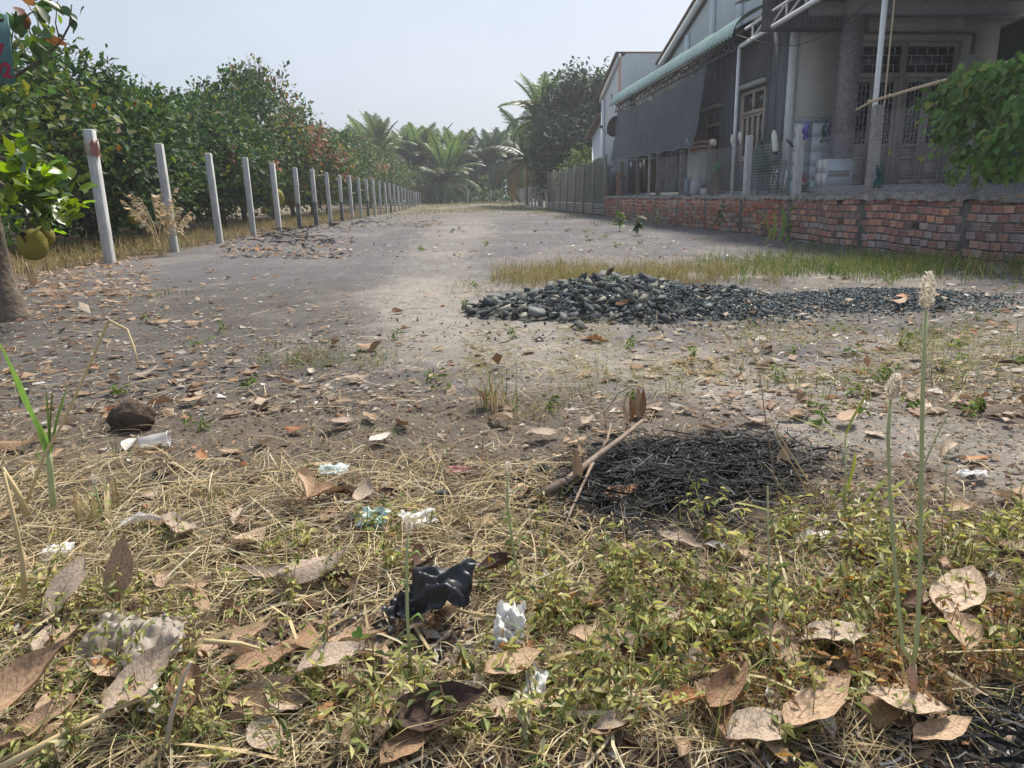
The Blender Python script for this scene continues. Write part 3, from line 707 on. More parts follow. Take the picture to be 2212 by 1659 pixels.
# grey-green sheet wall at the right end of the porch
hb('porch_side_wall', M['sheet_metal_green'], 11.35, 11.42, 11.0, YF-.3, FL, 3.95)
hb('wall_seam', M['steel_dark'], 11.33, 11.349, 13.4, 13.43, FL, 3.9)
m = MB(); beam(m, (11.33, YF-.32, 3.92), (11.33, 11.0, 4.35), .03, .05); hp('sheet_edge', m, M['steel'])
hb('porch_ceiling', flat('pale_ceiling', (.5, .5, .48)), 10.6, 14, 12.5, YF-.26, 4.28, 4.31)

# plywood case seen through the door glass is a thing of its own
o = box(9.75, 10.35, 16.3, 16.8, FL, 2.3).obj('plywood_case', M['plywood']); tag(o, 'yellow plywood case standing inside behind the front door glass', 'box')

# ------------------------------------------------------------------ SHADE NET hung from the awning
nu, nv = 60, 34; V = []; UV = []
for i in range(nu):
    s = i/(nu-1)
    for j in range(nv):
        t = j/(nv-1)
        yt = 28.6+(19.15-28.6)*s; yb = 27.6+(18.55-27.6)*s
        zt = 3.80 + .02*s - .07*abs(math.sin(s*PI*5)) + (.18*max(0, s-.93)/.07*0) ; zb = 1.90 - .05*s + .055*abs(math.sin(s*PI*7+.4))
        zt += -.14*math.sin(PI*min(1, s/.93))
        x = 6.58+(6.10-6.58)*t + .03*math.sin(s*37+t*2)*(t*(1-t)*3+.15) + .015*math.sin(s*83) + .05*math.sin(PI*t)*math.sin(s*9) + .02*(vn(s*30, t*18, 6)-.5)
        V.append((x, yt+(yb-yt)*t, zt+(zb-zt)*t)); UV.append((s, t))
m = MB(); m.add(V, [grid_faces(nu, nv)], uv=UV)
netm = M['net']; nt = netm.node_tree
trn = nt.nodes.new('ShaderNodeBsdfTransparent'); ms = nt.nodes.new('ShaderNodeMixShader'); ms.inputs[0].default_value = .10
nt.links.new(nt.nodes['Principled BSDF'].outputs[0], ms.inputs[1]); nt.links.new(trn.outputs[0], ms.inputs[2]); nt.links.new(ms.outputs[0], nt.nodes['Material Output'].inputs[0])
net = m.obj('shade_net', netm, smooth=True); tag(net, 'large dark grey shade net hanging from the green awning down to the fence', 'net')
M['netline'] = flat('net_thread', (.13, .165, .18))
for q in range(6):                                                     # paler woven threads
    t = .34+q*.115; mm = MB(); pts = []
    for i in range(0, nu, 1):
        s = i/(nu-1); k = i*nv+int(t*(nv-1)); v = np.array(V[k]); v[0] -= .012; v[2] += .03*abs(math.sin(s*PI*6+q))
        pts.append(v)
    tube(mm, pts, .0032, 4, cap=False); mm.obj('thread', M['netline'], net)
m = MB(); tube(m, [np.array(V[i*nv+nv-1])-[.01, 0, 0] for i in range(nu)], .012, 5); m.obj('hem', M['netline'], net)

# ------------------------------------------------------------------ NEIGHBOUR HOUSE beyond
nb = thing('house', 'pale white gabled house with a flaking cream parapet block behind the awning', 'house', (7.2, 33, 0))
NO = np.array([7.2, 33, 0])
def nbp(name, m, mt, **k):
    for i in range(len(m.V)): m.V[i] = m.V[i]-NO
    return m.obj(name, mt, nb, **k)
m = MB(); X = 7.2
V = [(X, 30.0, 0), (X, 34.1, 0), (X, 34.1, 4.85), (X, 30.8, 5.95), (X, 30.0, 5.95)]; V += [(x+6, y, z) for x, y, z in V]
m.add(V, [np.array([(0, 1, 2, 3, 4), (9, 8, 7, 6, 5)]), np.array([(0, 5, 6, 1), (1, 6, 7, 2), (4, 9, 5, 0)])]); nbp('gable_wall', m, M['white_wall'])
m = MB(); abox(m, 7.35, 9.6, 30.9, 31.4, 3.0, 5.98); nbp('parapet_block', m, M['old_cream'])
nbp('parapet_cap', box(7.2, 9.6, 30.84, 31.4, 5.983, 6.05), M['roof_brown'])
nbp('corner_strip', box(7.16, 7.345, 30.86, 31.2, 3.0, 5.98), M['salmon'])
m = MB(); beam(m, (7.14, 34.5, 4.80), (7.14, 30.85, 6.02), .10, .16); nbp('verge', m, M['white_wall'])
m = MB(); m.add([(6.98, 34.6, 4.90), (13, 34.6, 4.90), (13, 30.9, 6.13), (6.98, 30.9, 6.13)], [np.array([(0, 1, 2, 3)])]); o = nbp('roof', m, M['roof_brown']); o.modifiers.new('t', 'SOLIDIFY').thickness = .05
nbp('pilaster', box(7.10, 7.197, 33.75, 34.1, 0, 4.75), M['white_wall'])
nbp('window', box(7.16, 7.197, 31.2, 31.9, 2.0, 3.0), flat('window_frame_white', (.72, .74, .74)))
nbp('pane', box(7.145, 7.158, 31.28, 31.82, 2.08, 2.92), flat('green_pane', (.25, .33, .3), .2))
for z in (4.55, 4.65, 4.75): nbp('vent_slot', box(7.18, 7.197, 32.35, 32.6, z, z+.05), M['slotdark'])
# lean-to
m = MB(); V = [(7.2, 34.12, 0), (7.2, 36.6, 0), (7.2, 36.6, 3.4), (7.2, 34.12, 4.05)]; V += [(x+5, y, z) for x, y, z in V]
m.add(V, [np.array([(0, 1, 2, 3), (7, 6, 5, 4), (1, 5, 6, 2), (2, 6, 7, 3)])]); nbp('lean_to_wall', m, M['white_wall'])
m = MB(); m.add([(6.95, 36.9, 3.38), (12.4, 36.9, 3.38), (12.4, 34.15, 4.14), (6.95, 34.15, 4.14)], [np.array([(0, 1, 2, 3)])]); o = nbp('lean_to_roof', m, M['roof_brown']); o.modifiers.new('t', 'SOLIDIFY').thickness = .09

# satellite dish
d = thing('satellite_dish', 'dark satellite dish on a bent arm beside the white house', 'dish', (6.95, 30.7, 3.4))
m = MB(); V = []
for i in range(7):
    for j in range(20):
        r_ = .42*i/6; a = 2*PI*j/20; V.append((-.12*(1-(r_/.42)**2)*1.0, r_*math.cos(a)*.9, r_*math.sin(a)))
F = [(i*20+j, i*20+(j+1) % 20, (i+1)*20+(j+1) % 20, (i+1)*20+j) for i in range(6) for j in range(20)]
m.add(V, [np.array(F)]); o = m.obj('dish', flat('brown_dish', (.13, .11, .10)), d, smooth=True); o.rotation_euler = (0, math.radians(22), math.radians(-68)); o.modifiers.new('t', 'SOLIDIFY').thickness = .012
m = MB(); tube(m, [(0, .12, -.05), (-.25, .55, -.25), (-.35, .95, .05)], .018, 6); m.obj('feed_arm', M['steel_dark'], d)
m = MB(); tube(m, [(.05, -.1, -.1), (.22, -.1, -.3)], .025, 6); m.obj('mount', M['steel_dark'], d)
m = box(-.41, -.29, .90, 1.02, .02, .12).obj('feed_horn', M['steel_dark'], d)
l = thing('wall_lamp', 'small dark hooded lamp on the white lean-to wall', 'lamp', (7.1, 34.6, 2.05))
m = MB(); tube(m, [(.1, 0, 0), (-.1, 0, .1), (-.28, 0, .02)], [.05, .06, .12], 8); m.obj('hood', flat('brown_lamp', (.12, .10, .08)), l)
box(.05, .1, -.08, .08, -.1, .1).obj('bracket', M['steel_dark'], l)
# ------------------------------------------------------------------ TREES
LV = np.array([(0, 0, 0), (-.20, .32, .03), (.20, .32, .03), (-.27, .68, .03), (.27, .68, .03), (0, 1, -.05), (0, .5, -.03)])
LF = [np.array([(0, 6, 1), (0, 2, 6), (1, 6, 3), (2, 4, 6), (3, 6, 5), (6, 4, 5)])]
LV4 = np.array([(0, 0, 0), (-.29, .58, .04), (.29, .58, .04), (0, 1, -.06), (0, .55, -.04)]); LF4 = [np.array([(0, 4, 1), (0, 2, 4), (1, 4, 3), (4, 2, 3)])]
GREEN = [(.045, .088, .032), (.065, .118, .036), (.095, .155, .04), (.035, .07, .035), (.16, .20, .045), (.26, .25, .05), (.26, .13, .05), (.30, .16, .10)]
def rdirs(n):
    v = rng.standard_normal((n, 3)); return v/np.linalg.norm(v, axis=1)[:, None]
def leaves_at(m, c, d, n, sig, L, wts, cols=GREEN, droop=.0, four=True, jit=.2):
    """n leaves about each of the clump centres c, pointing roughly along d"""
    k = len(c); pos = np.repeat(c, n, 0) + rng.standard_normal((k*n, 3))*sig*np.array([1, 1, .85])
    dd = np.repeat(d, n, 0)*.6 + rdirs(k*n)*.9; dd[:, 2] += .15-droop
    up = rdirs(k*n)*.7 + np.array([0, 0, 1.0]) + np.repeat(d, n, 0)*.4
    R = frames(dd, up); s = L*rng.uniform(.65, 1.25, k*n)
    inst(m, LV4 if four else LV, LF4 if four else LF, pos, R, s, pal(cols, k*n, wts, jit))
def tree(name, label, x, y, h, r, zlow, wts, group, ncl=95, per=34, L=.14, sig=.20, spikes=6, seed=0, cat='tree', cols=GREEN, barky='bark_far', trunk_r=.08, limbs=5, droop=0, dead=0):
    z0 = float(gz(x, y)); t = thing(name, label, cat, (x, y, z0), group)
    m = MB(); lean = rng.uniform(-.25, .25, 2)
    tp = [(0, 0, -.1), (lean[0]*.3, lean[1]*.3, h*.2), (lean[0], lean[1], h*.5), (lean[0]*.8, lean[1]*.8, h*.86)]
    tube(m, tp, [trunk_r*1.25, trunk_r, trunk_r*.7, trunk_r*.2], 8, jit=.1); m.obj('trunk', M[barky], t, smooth=True)
    m = MB()
    for k in range(limbs):
        a = rng.uniform(0, 2*PI); zb = rng.uniform(.12, .45)*h; rr = r*rng.uniform(.6, .9); f_ = zb/h
        s0 = np.array([lean[0]*f_, lean[1]*f_, zb]); e = np.array([rr*math.cos(a), rr*math.sin(a), min(h*.9, zb+rng.uniform(.1, .5)*h)])
        mid = (s0+e)/2+np.array([0, 0, .12*h*rng.uniform(-.5, .6)])
        tube(m, [s0, (s0*.6+mid*.4), mid, e], [trunk_r*.5, trunk_r*.4, trunk_r*.28, trunk_r*.1], 5)
    m.obj('limbs', M[barky], t, smooth=True)
    m = MB(); d = rdirs(ncl); rad = rng.uniform(.45, 1.0, ncl)**.6
    zc = (h+zlow)/2; rz_ = (h-zlow)/2; wob = 1+.25*(vn(d[:, 0]*2+5, d[:, 2]*2+d[:, 1], seed+3)-.5)*2
    wz = 1-.28*np.clip(d[:, 2], 0, 1)
    c = np.stack([d[:, 0]*r*rad*wob*wz, d[:, 1]*r*rad*wob*wz, zc+d[:, 2]*rz_*rad*wob*.97], -1); c[:, 2] = np.maximum(c[:, 2], zlow*.7)
    leaves_at(m, c, d, per, sig, L, wts, cols, droop)
    if spikes:
        a = rng.uniform(0, 2*PI, spikes); rr = r*.6*np.sqrt(rng.random(spikes))
        sc = []
        for q in range(spikes):
            for u in range(5): sc.append((rr[q]*math.cos(a[q]), rr[q]*math.sin(a[q]), zc+rz_*(.80+.055*u*rng.uniform(.6, 1.3))))
        sc = np.array(sc); leaves_at(m, sc, np.tile([0, 0, 1.0], (len(sc), 1)), 7, .085, L, wts, cols)
    if dead:
        a = rng.uniform(-2.0, .9, dead); cc = np.stack([r*.95*np.cos(a), r*.95*np.sin(a), rng.uniform(.42, .72, dead)*h], -1)
        leaves_at(m, cc, np.tile([0, 0, -1.0], (dead, 1)), 16, .14, L*1.05, [1, 1, 1], [(.36, .19, .13), (.30, .14, .09), (.42, .25, .18)], .5)
    tag(m.obj('crown', M['treeleaf'], t, col=True), kind='stuff'); return t
WG = [.28, .29, .20, .16, .05, .015, .004, .003]; WY = [.14, .24, .27, .08, .18, .08, .008, .004]; WB = [.20, .22, .15, .12, .09, .07, .08, .07]
ORD = ['first', 'second', 'third', 'fourth', 'fifth', 'sixth', 'seventh', 'eighth', 'ninth', 'tenth', 'eleventh', 'twelfth', 'thirteenth', 'fourteenth', 'fifteenth', 'sixteenth']
specs = [(-7.1, 10.1, 3.25, 1.75, WY), (-7.0, 12.9, 3.5, 1.7, WY), (-6.6, 15.2, 3.35, 1.7, WG), (-6.7, 17.8, 3.25, 1.7, WG), (-6.7, 20.6, 3.45, 1.7, WG),
         (-6.5, 23.6, 3.95, 1.8, WG), (-6.6, 26.6, 4.95, 1.75, WG), (-6.3, 29.6, 5.3, 2.0, WB), (-6.2, 33.0, 4.55, 2.0, WB), (-6.0, 36.6, 4.3, 2.0, WB),
         (-5.9, 40.8, 4.3, 2.1, WG), (-5.8, 45.5, 4.5, 2.2, WG), (-5.7, 51, 4.8, 2.4, WB), (-5.2, 57, 5.0, 2.5, WG), (-5.0, 64, 4.6, 2.6, WY)]
for i, (x, y, h, r, w) in enumerate(specs):
    q = 1 if i < 6 else .8
    tree('jackfruit_tree', f'{ORD[i]} tree of the orchard row behind the left posts, ' + ['with yellowing leaves', 'glossy dark green', 'with many dead brown leaves'][[WY, WG, WB].index(w)],
         x, y, h*(.95 if i not in (7,) else 1.0), r, .3 if i < 3 else .62, w, 'jackfruit trees in the orchard row', int(190*q), 36, .165 if i < 6 else .19, .22 if i < 6 else .27, 7, i, dead=(10 if w is WB else (1 if i > 3 else 0)), limbs=6)
for i in range(12):                                                    # rows behind, mostly hidden
    x, y = [(-10.4, 12), (-10.6, 16), (-10.3, 20.5), (-10.2, 25), (-10, 30), (-10, 36), (-9.6, 44), (-14.5, 18), (-14, 27), (-10.5, 8.6), (-10.1, 33), (-13.5, 13)][i]
    tree('jackfruit_tree', f'{ORD[i]} dark tree deeper inside the orchard behind the front row', x, y, 3.3+.12*i % 1.2, 2.3, .05, WG, 'jackfruit trees deeper in the orchard', 110, 30, .19, .32, 3, 40+i)
# bare grey twigs above the crowns
for i, (px, py, Y) in enumerate([(550, 150, 29.6), (643, 260, 36.6), (735, 300, 45.5)]):
    p = AY(px, py, Y); m = MB()
    for k in range(7):
        a = rng.uniform(-.3, .3); tube(m, [(0, 0, -.9), (a*.4, 0, -.2), (a+rng.uniform(-.1, .1), .1*rng.uniform(-1, 1), .45*rng.uniform(.5, 1.2))], [.02, .013, .006], 4)
    o = m.obj('bare_branch', flat('grey_twig', (.35, .33, .32)), None, tuple(p)); tag(o, ['bare grey branch sticking out of the highest orchard tree', 'bare grey branch above the brown leaved orchard tree', 'small bare branch above the farther orchard crowns'][i], 'branch', 'bare branches above the orchard')

# ---- near tree at the left edge: trunk, hanging branches with large leaves as parts, jackfruits
nt_ = thing('jackfruit_tree', 'mottled trunk of the nearest jackfruit tree at the left edge with bright low foliage', 'tree', (-3.13, 5.63, 0))
m = MB(); tube(m, [(-.0, 0, -.1), (-.02, 0, .04), (-.04, 0, .25), (-.045, 0, .6), (-.05, 0, 1.1), (-.06, .02, 1.7), (-.1, .05, 2.6), (-.05, .1, 3.4)], [.21, .165, .125, .11, .10, .09, .075, .05], 14, jit=.09)
M['near_bark'] = mat('mottled_bark', (.11, .085, .065), (.19, .155, .12), 12, .9, .014, 30, c3=(.50, .47, .42))
m.obj('trunk', M['near_bark'], nt_, smooth=True)
NO_ = np.array([-3.13, 5.63, 0])
def twig(pts, r0, nm='branch'):
    m = MB(); pts = np.array(pts)-NO_; tube(m, pts, np.linspace(r0, r0*.3, len(pts)), 6); return m.obj(nm, M['near_bark'], nt_, smooth=True)
twig([(-3.2, 5.6, 1.0), (-3.0, 5.5, .98), (-2.85, 5.45, .88), (-2.72, 5.42, .74), (-2.70, 5.42, .66)], .022)
twig([(-3.2, 5.6, 1.15), (-2.9, 5.5, 1.1), (-2.62, 5.45, .98), (-2.5, 5.4, .92)], .018)
def bp(px, py, Y=5.4): return tuple(AY(px, py, Y))
twig([bp(-60, 215, 5.6), bp(25, 170, 5.6), bp(90, 128), bp(130, 92), bp(150, 55), bp(155, 10)], .013)
twig([bp(60, 145), bp(110, 128), bp(145, 110), bp(165, 95)], .007)
twig([bp(90, 128), bp(70, 85), bp(55, 40)], .007); twig([bp(115, 105), bp(95, 60), bp(70, 25), bp(40, -20)], .006); twig([bp(130, 92), bp(120, 50), bp(125, 0)], .006)
twig([bp(-40, 330), bp(10, 285), bp(35, 250), bp(52, 215)], .010)
BL = []
def leafmesh_big(seed):
    r0 = np.random.default_rng(seed); V = []; nu_, nv_ = 5, 3
    wd = [.02, .20, .29, .24, .01]
    for i in range(nu_):
        u = i/(nu_-1)
        for j in range(nv_): V.append((wd[i]*(j-1), u, -.07*abs(j-1)*-1*wd[i]*3 - .18*u*u*r0.uniform(.3, 1.2)))
    return MB().add(V, [grid_faces(nu_, nv_)])
M['nearleaf'] = mat('jackfruit_leaf', (.13, .21, .025), (.20, .28, .03), 14, .35, objrand=.45, trans=.45, spec=.5)
M['nearleaf_dk'] = mat('jackfruit_leaf_dark', (.045, .085, .025), (.06, .10, .03), 14, .4, objrand=.4, trans=.25, spec=.5)
M['nearleaf_br'] = mat('jackfruit_leaf_brown', (.22, .11, .05), (.28, .16, .08), 14, .5, objrand=.4, trans=.3)
bl = {k: [leafmesh_big(q).mesh('leaf', M[k], smooth=True) for q in range(4)] for k in ('nearleaf', 'nearleaf_dk', 'nearleaf_br')}
def put_leaf(p, d, s, key, parent=None, base=NO_):
    o = link('leaf', bl[key][rng.integers(4)], parent or nt_, tuple(np.array(p)-base))
    d = Vector(d).normalized(); q = d.to_track_quat('Y', 'Z'); o.rotation_mode = 'QUATERNION'
    o.rotation_quaternion = q @ Matrix.Rotation(rng.uniform(-.9, .9), 4, 'Y').to_quaternion(); o.scale = (s, s, s)
for k in range(250):                                                   # bright low foliage
    a = rng.random(); cpx, cpy, sp = [(70, 380, 42), (115, 430, 40), (55, 455, 36), (125, 400, 32), (95, 475, 34), (40, 365, 28), (135, 470, 18)][rng.integers(7)]
    p = AY(cpx+rng.normal()*sp*.75, cpy+rng.normal()*sp*.8, 5.45+rng.normal()*.18)
    if (p[2] < .70 and p[0] < -2.58) or p[0] > -2.47: continue
    put_leaf(p, (rng.normal()*.6+.25, rng.normal()*.6-.3, rng.normal()*.5+.25), rng.uniform(.09, .15), 'nearleaf' if rng.random() < .68 else 'nearleaf_dk')
for k in range(75):                                                    # dark hanging cluster top left
    cpx, cpy, sp = [(20, 30, 26), (60, 25, 22), (40, 60, 22), (75, 85, 12), (15, 75, 20), (95, 10, 14)][rng.integers(6)]
    p = AY(cpx+rng.normal()*sp*.8, cpy+rng.normal()*sp*.8, 5.35+rng.normal()*.15)
    if cpx < 45 and p[2] < 1.93: continue
    put_leaf(p, (rng.normal()*.5+.3, rng.normal()*.5, rng.normal()*.5-.6), rng.uniform(.085, .14), 'nearleaf_dk' if rng.random() < .8 else ('nearleaf_br' if rng.random() < .5 else 'nearleaf'))
for px, py, dx, dz in [(125, 30, .2, -1), (135, 12, .6, -.8), (105, 55, -.2, -1), (152, 35, .1, -1), (158, 42, .3, -1), (172, 35, .3, .9), (165, 45, -.6, .9), (140, 95, .1, -.9), (143, 110, .1, -1), (150, 100, .9, -.2), (118, 3, .5, -.6), (72, 108, .7, -.4), (158, 0, 0, 1), (88, 48, .5, -.8)]:
    put_leaf(AY(px, py, 5.38), (dx, rng.normal()*.4, dz), rng.uniform(.06, .10), 'nearleaf_dk' if rng.random() < .7 else 'nearleaf')
# jackfruits
def jackfruit(p, r, h, label, tilt=.1, parent=None):
    m = MB(); V = []; nu_, nv_ = 22, 26
    for i in range(nu_):
        t = PI*i/(nu_-1)
        for j in range(nv_):
            a = 2*PI*j/nv_; k = 1+.035*((i+j) % 2)*math.sin(t)
            V.append((r*math.sin(t)**.85*k*math.cos(a), r*math.sin(t)**.85*k*math.sin(a), h/2*math.cos(t)))
    F = [(i*nv_+j, (i+1)*nv_+j, (i+1)*nv_+(j+1) % nv_, i*nv_+(j+1) % nv_) for i in range(nu_-1) for j in range(nv_)]
    m.add(V, [np.array(F)]); t_ = thing('jackfruit', label, 'fruit', tuple(p)); o = m.obj('rind', M['rind'], t_); t_.rotation_euler = (tilt*.5, tilt, 0)
    m = MB(); tube(m, [(0, 0, h*.46), (.01, 0, h*.46+.06), (-.01, .02, h*.46+.15)], [.02, .014, .011], 6); m.obj('stalk', M['near_bark'], t_)
    return t_
M['rind'] = mat('jackfruit_rind', (.17, .15, .022), (.27, .23, .04), 90, .75, .006, 160)
j_ = jackfruit(AY(70, 528, 5.5), .092, .215, 'larger ripe yellow green jackfruit hanging low beside the trunk', -.1)
m = MB(); V = np.array([(0, .02*math.cos(a)-.09, .05+.035*math.sin(a)) for a in np.linspace(0, 2*PI, 9)[:-1]]+[(0, -.097, .05)])
V[:, 0] = [.02*math.sin(a*2) for a in np.linspace(0, 2*PI, 9)]; m.add(V, [np.array([(i, (i+1) % 8, 8) for i in range(8)])]); m.obj('rot_spot', flat('rot', (.015, .013, .012)), j_)
jackfruit(AY(94, 512, 5.62), .07, .15, 'smaller jackfruit hanging behind the larger one', .35)
p = AY(599, 428, 20.0); jackfruit(p, .17, .44, 'green yellow jackfruit hanging from a trunk behind the fourth post', 0)
p = AY(524, 400+(350-0)*.0+55, 14.2); jackfruit(AY(289, 470, 13.2), .10, .22, 'dim jackfruit in the shade of the orchard near the dry seed grass', 0)
jackfruit(AY(571+0, 455, 24), .09, .22, 'small far jackfruit low between two orchard trunks', .2)

# sign board on the near tree
sg = thing('sign_board', 'teal board with red and black hand lettering hung on the tree at the left edge', 'sign', tuple(AY(24, 107, 5.30)))
m = MB(); W_, H_ = .50, .40
abox(m, -W_, 0, -.008, .008, -H_/2, H_/2); b_ = m.obj('board', flat('teal_board', (.11, .24, .25)), sg)
sg.rotation_euler = (0, math.radians(4), math.radians(-4))
def letter(txt, x, z, size, mt):
    cu = bpy.data.curves.new('lettering', 'FONT'); cu.body = txt; cu.size = size; cu.extrude = .001; cu.offset = .004; cu.materials.append(mt); cu.align_x = 'RIGHT'
    o = bpy.data.objects.new('lettering', cu); COL.objects.link(o); o.parent = sg; o.location = (x, -.0105, z); o.rotation_euler = (PI/2, 0, 0); o.scale = (.62, 1, 1)
letter('T', -.026, .09, .115, flat('dark_paint', (.02, .008, .03))); red = flat('red_paint', (.35, .02, .05))
letter('7', -.036, -.035, .09, red); letter('92', -.004, -.165, .12, red)

# ------------------------------------------------------------------ PALMS
def frond_mesh(L, droop, nl, lw, seed, mt, hang=.5, side=.22):
    r0 = np.random.default_rng(seed); m = MB(); k = 9; t = np.linspace(0, 1, k)
    ang = 1.15 - droop*t**1.4; seg = L/(k-1); P = [np.array([0, 0, 0.])]
    for i in range(1, k): P.append(P[-1]+seg*np.array([0, math.cos(ang[i]), math.sin(ang[i])]))
    P = np.array(P); tube(m, P, np.linspace(.045, .008, k), 4)
    n0 = m.n
    for s in (-1, 1):
        u = np.linspace(.14, .99, nl) + r0.normal(size=nl)*.004; u = np.clip(u, 0, .995)
        i = np.minimum((u*(k-1)).astype(int), k-2); f_ = u*(k-1)-i
        B = P[i]*(1-f_)[:, None]+P[i+1]*f_[:, None]; T = (P[i+1]-P[i])/seg
        ll = side*L*np.sin(PI*np.clip(u*.86+.12, 0, 1))**.7*(1+.12*r0.normal(size=nl))
        D = np.stack([np.full(nl, s*1.0), np.full(nl, 0.0), np.full(nl, 0.)], -1)*(.8) + T*.62 + np.array([0, 0, .12])
        D /= np.linalg.norm(D, axis=1)[:, None]
        mid = B + D*ll[:, None]*.5; D2 = D + np.array([0, 0, -1.0])*hang*(1+.4*r0.random((nl, 1))); D2 /= np.linalg.norm(D2, axis=1)[:, None]
        tip = mid + D2*ll[:, None]*.55; w = T*lw
        V = np.stack([B-w*.5, B+w*.5, mid+w*.5, mid-w*.5, tip], 1).reshape(-1, 3); o_ = (np.arange(nl)*5)[:, None]
        m.add(V, [np.array([(0, 1, 2, 3)])+o_, np.array([(3, 2, 4)])+o_])
    return m.mesh('frond', mt)
M['palm'] = mat('palm_leaf', (.085, .13, .035), (.13, .18, .05), 3, .45, objrand=.35, trans=.3, spec=.4)
M['palm_dk'] = mat('palm_leaf_dark', (.045, .08, .035), (.065, .105, .045), 3, .45, objrand=.35, trans=.25, spec=.4)
M['palm_br'] = mat('dead_palm_leaf', (.20, .13, .07), (.30, .21, .11), 3, .8, objrand=.2, trans=.2)
M['palm_trunk'] = mat('palm_trunk', (.20, .18, .16), (.28, .26, .23), 9, .9, .02, 12, stretch=(1, 1, 6))
FR = {k: [frond_mesh(1.0, d, 52, .017, q, M[k], h) for q, (d, h) in enumerate([(1.3, .5), (1.9, .9), (.7, .35), (2.5, 1.3)])] for k in ('palm', 'palm_dk', 'palm_br')}
for ms_ in FR.values():
    pass
def palm(x, y, zc, L, n, label, key='palm', group='coconut palms at the far end of the plot', young=False, tr=.13, dead=1):
    z0 = float(gz(x, y)); t = thing('coconut_palm', label, 'palm tree', (x, y, z0), group)
    m = MB(); b = rng.uniform(-.4, .4); H = zc-z0
    tube(m, [(b, 0, -.2), (b*.7, 0, H*.35), (b*.2, 0, H*.75), (0, 0, H)], [tr*1.5, tr*1.1, tr, tr*1.1], 9); m.obj('trunk', M['palm_trunk'], t, smooth=True)
    for k in range(n):
        e = k/(n-1); a = k*2.39996+rng.uniform(-.2, .2); vi = 2 if e > .72 else (0 if e > .40 else (1 if e > .12 else 3))
        kk = 'palm_br' if k < dead else key
        o = link('frond', FR[kk][vi], t, (0, 0, H)); s = L*rng.uniform(.85, 1.12)
        tilt = (1.15 if vi != 2 else 1.0)
        o.rotation_euler = Matrix.Rotation(a, 3, 'Z').to_euler(); o.rotation_euler.x = [-.25, -.75, .22, -1.15][vi] + rng.uniform(-.12, .12)
        o.scale = (s, s, s)
    return t
# leaner leaflets scale with the frond, so far palms stay real
ps = [(-5.3, 71, 4.4, 3.6, 'tall'), (-3.4, 76, 3.8, 3.6, ''), (-1.9, 74, 3.6, 3.6, ''), (-.4, 78, 3.9, 3.6, ''), (1.6, 76, 3.6, 3.5, ''), (3.2, 80, 3.8, 3.6, ''), (4.9, 76, 3.6, 3.6, ''),
      (7.0, 79, 3.9, 3.6, ''), (8.8, 75, 3.7, 3.5, ''), (-7.2, 80, 4.6, 3.8, ''), (10.8, 82, 4.3, 3.8, ''), (-9.5, 84, 4.4, 3.8, '')]
lbs = ['coconut palm rising above the last orchard tree', 'coconut palm just right of the last orchard crowns', 'bushy coconut palm left of the young palm', 'coconut palm directly behind the young palm', 'coconut palm right behind the young palm',
       'coconut palm in the middle of the far grove, partly hidden', 'coconut palm below the slim areca palm', 'coconut palm left of the big mango tree', 'coconut palm half covered by the mango tree', 'coconut palm seen over the orchard end', 'far coconut palm behind the mango tree', 'farthest coconut palm behind the orchard']
for (x, y, zc, L, _), lb in zip(ps, lbs): palm(x, y, zc, L*1.15, 26, lb, 'palm' if rng.random() < .6 else 'palm_dk')
palm(.35, 69.5, 1.9, 4.4, 26, 'young coconut palm with its crown low over the ground at the far end', 'palm', tr=.2, dead=1)
palm(6.9, 53, 5.6, 3.6, 22, 'tall coconut palm with feathery fronds beside the mango tree', 'palm', 'coconut palms by the mango tree')
palm(6.4, 56.5, 3.2, 4.0, 18, 'coconut palm with brown dead fronds drooping over the right post row', 'palm_dk', 'coconut palms by the mango tree', dead=5)
# areca palm above the grove, dracaena clumps at the end
t = thing('areca_palm', 'slim areca palm standing out against the sky above the grove', 'palm tree', (5.9, 77, .22))
m = MB(); tube(m, [(0, 0, 0), (.1, 0, 3), (0, 0, 5.6)], [.09, .07, .07], 7); m.obj('trunk', M['palm_trunk'], t)
for k in range(9):
    o = link('frond', FR['palm_dk'][0 if k > 3 else 1], t, (0, 0, 5.6)); o.rotation_euler = (-.1 if k > 3 else -.7, 0, k*2.4); o.scale = (1.5, 1.5, 1.5)
def blades(m, n, L, W, spread, z=0, cols=GREEN, w=None, up=.8):
    d = rdirs(n); d[:, 2] = np.abs(d[:, 2])+up*rng.uniform(.3, 1, n)
    R = frames(d, rdirs(n)*.3+np.array([0, 0, 1.0]))
    V = np.array([(-.5, 0, 0), (.5, 0, 0), (.55, .45, .03), (-.55, .45, .03), (.3, .8, -.05), (-.3, .8, -.05), (0, 1, -.16)]); F = [np.array([(0, 1, 2, 3), (3, 2, 4, 5)]), np.array([(5, 4, 6)])]
    s = np.stack([np.full(n, W), L*rng.uniform(.6, 1.2, n), L*rng.uniform(.6, 1.6, n)], -1)
    pos = np.stack([rng.normal(size=n)*spread, rng.normal(size=n)*spread, np.zeros(n)+z], -1)
    inst(m, V, F, pos, R, s, pal(cols, n, w)); return m
DG = [(.05, .09, .03), (.08, .13, .04), (.12, .17, .05)]
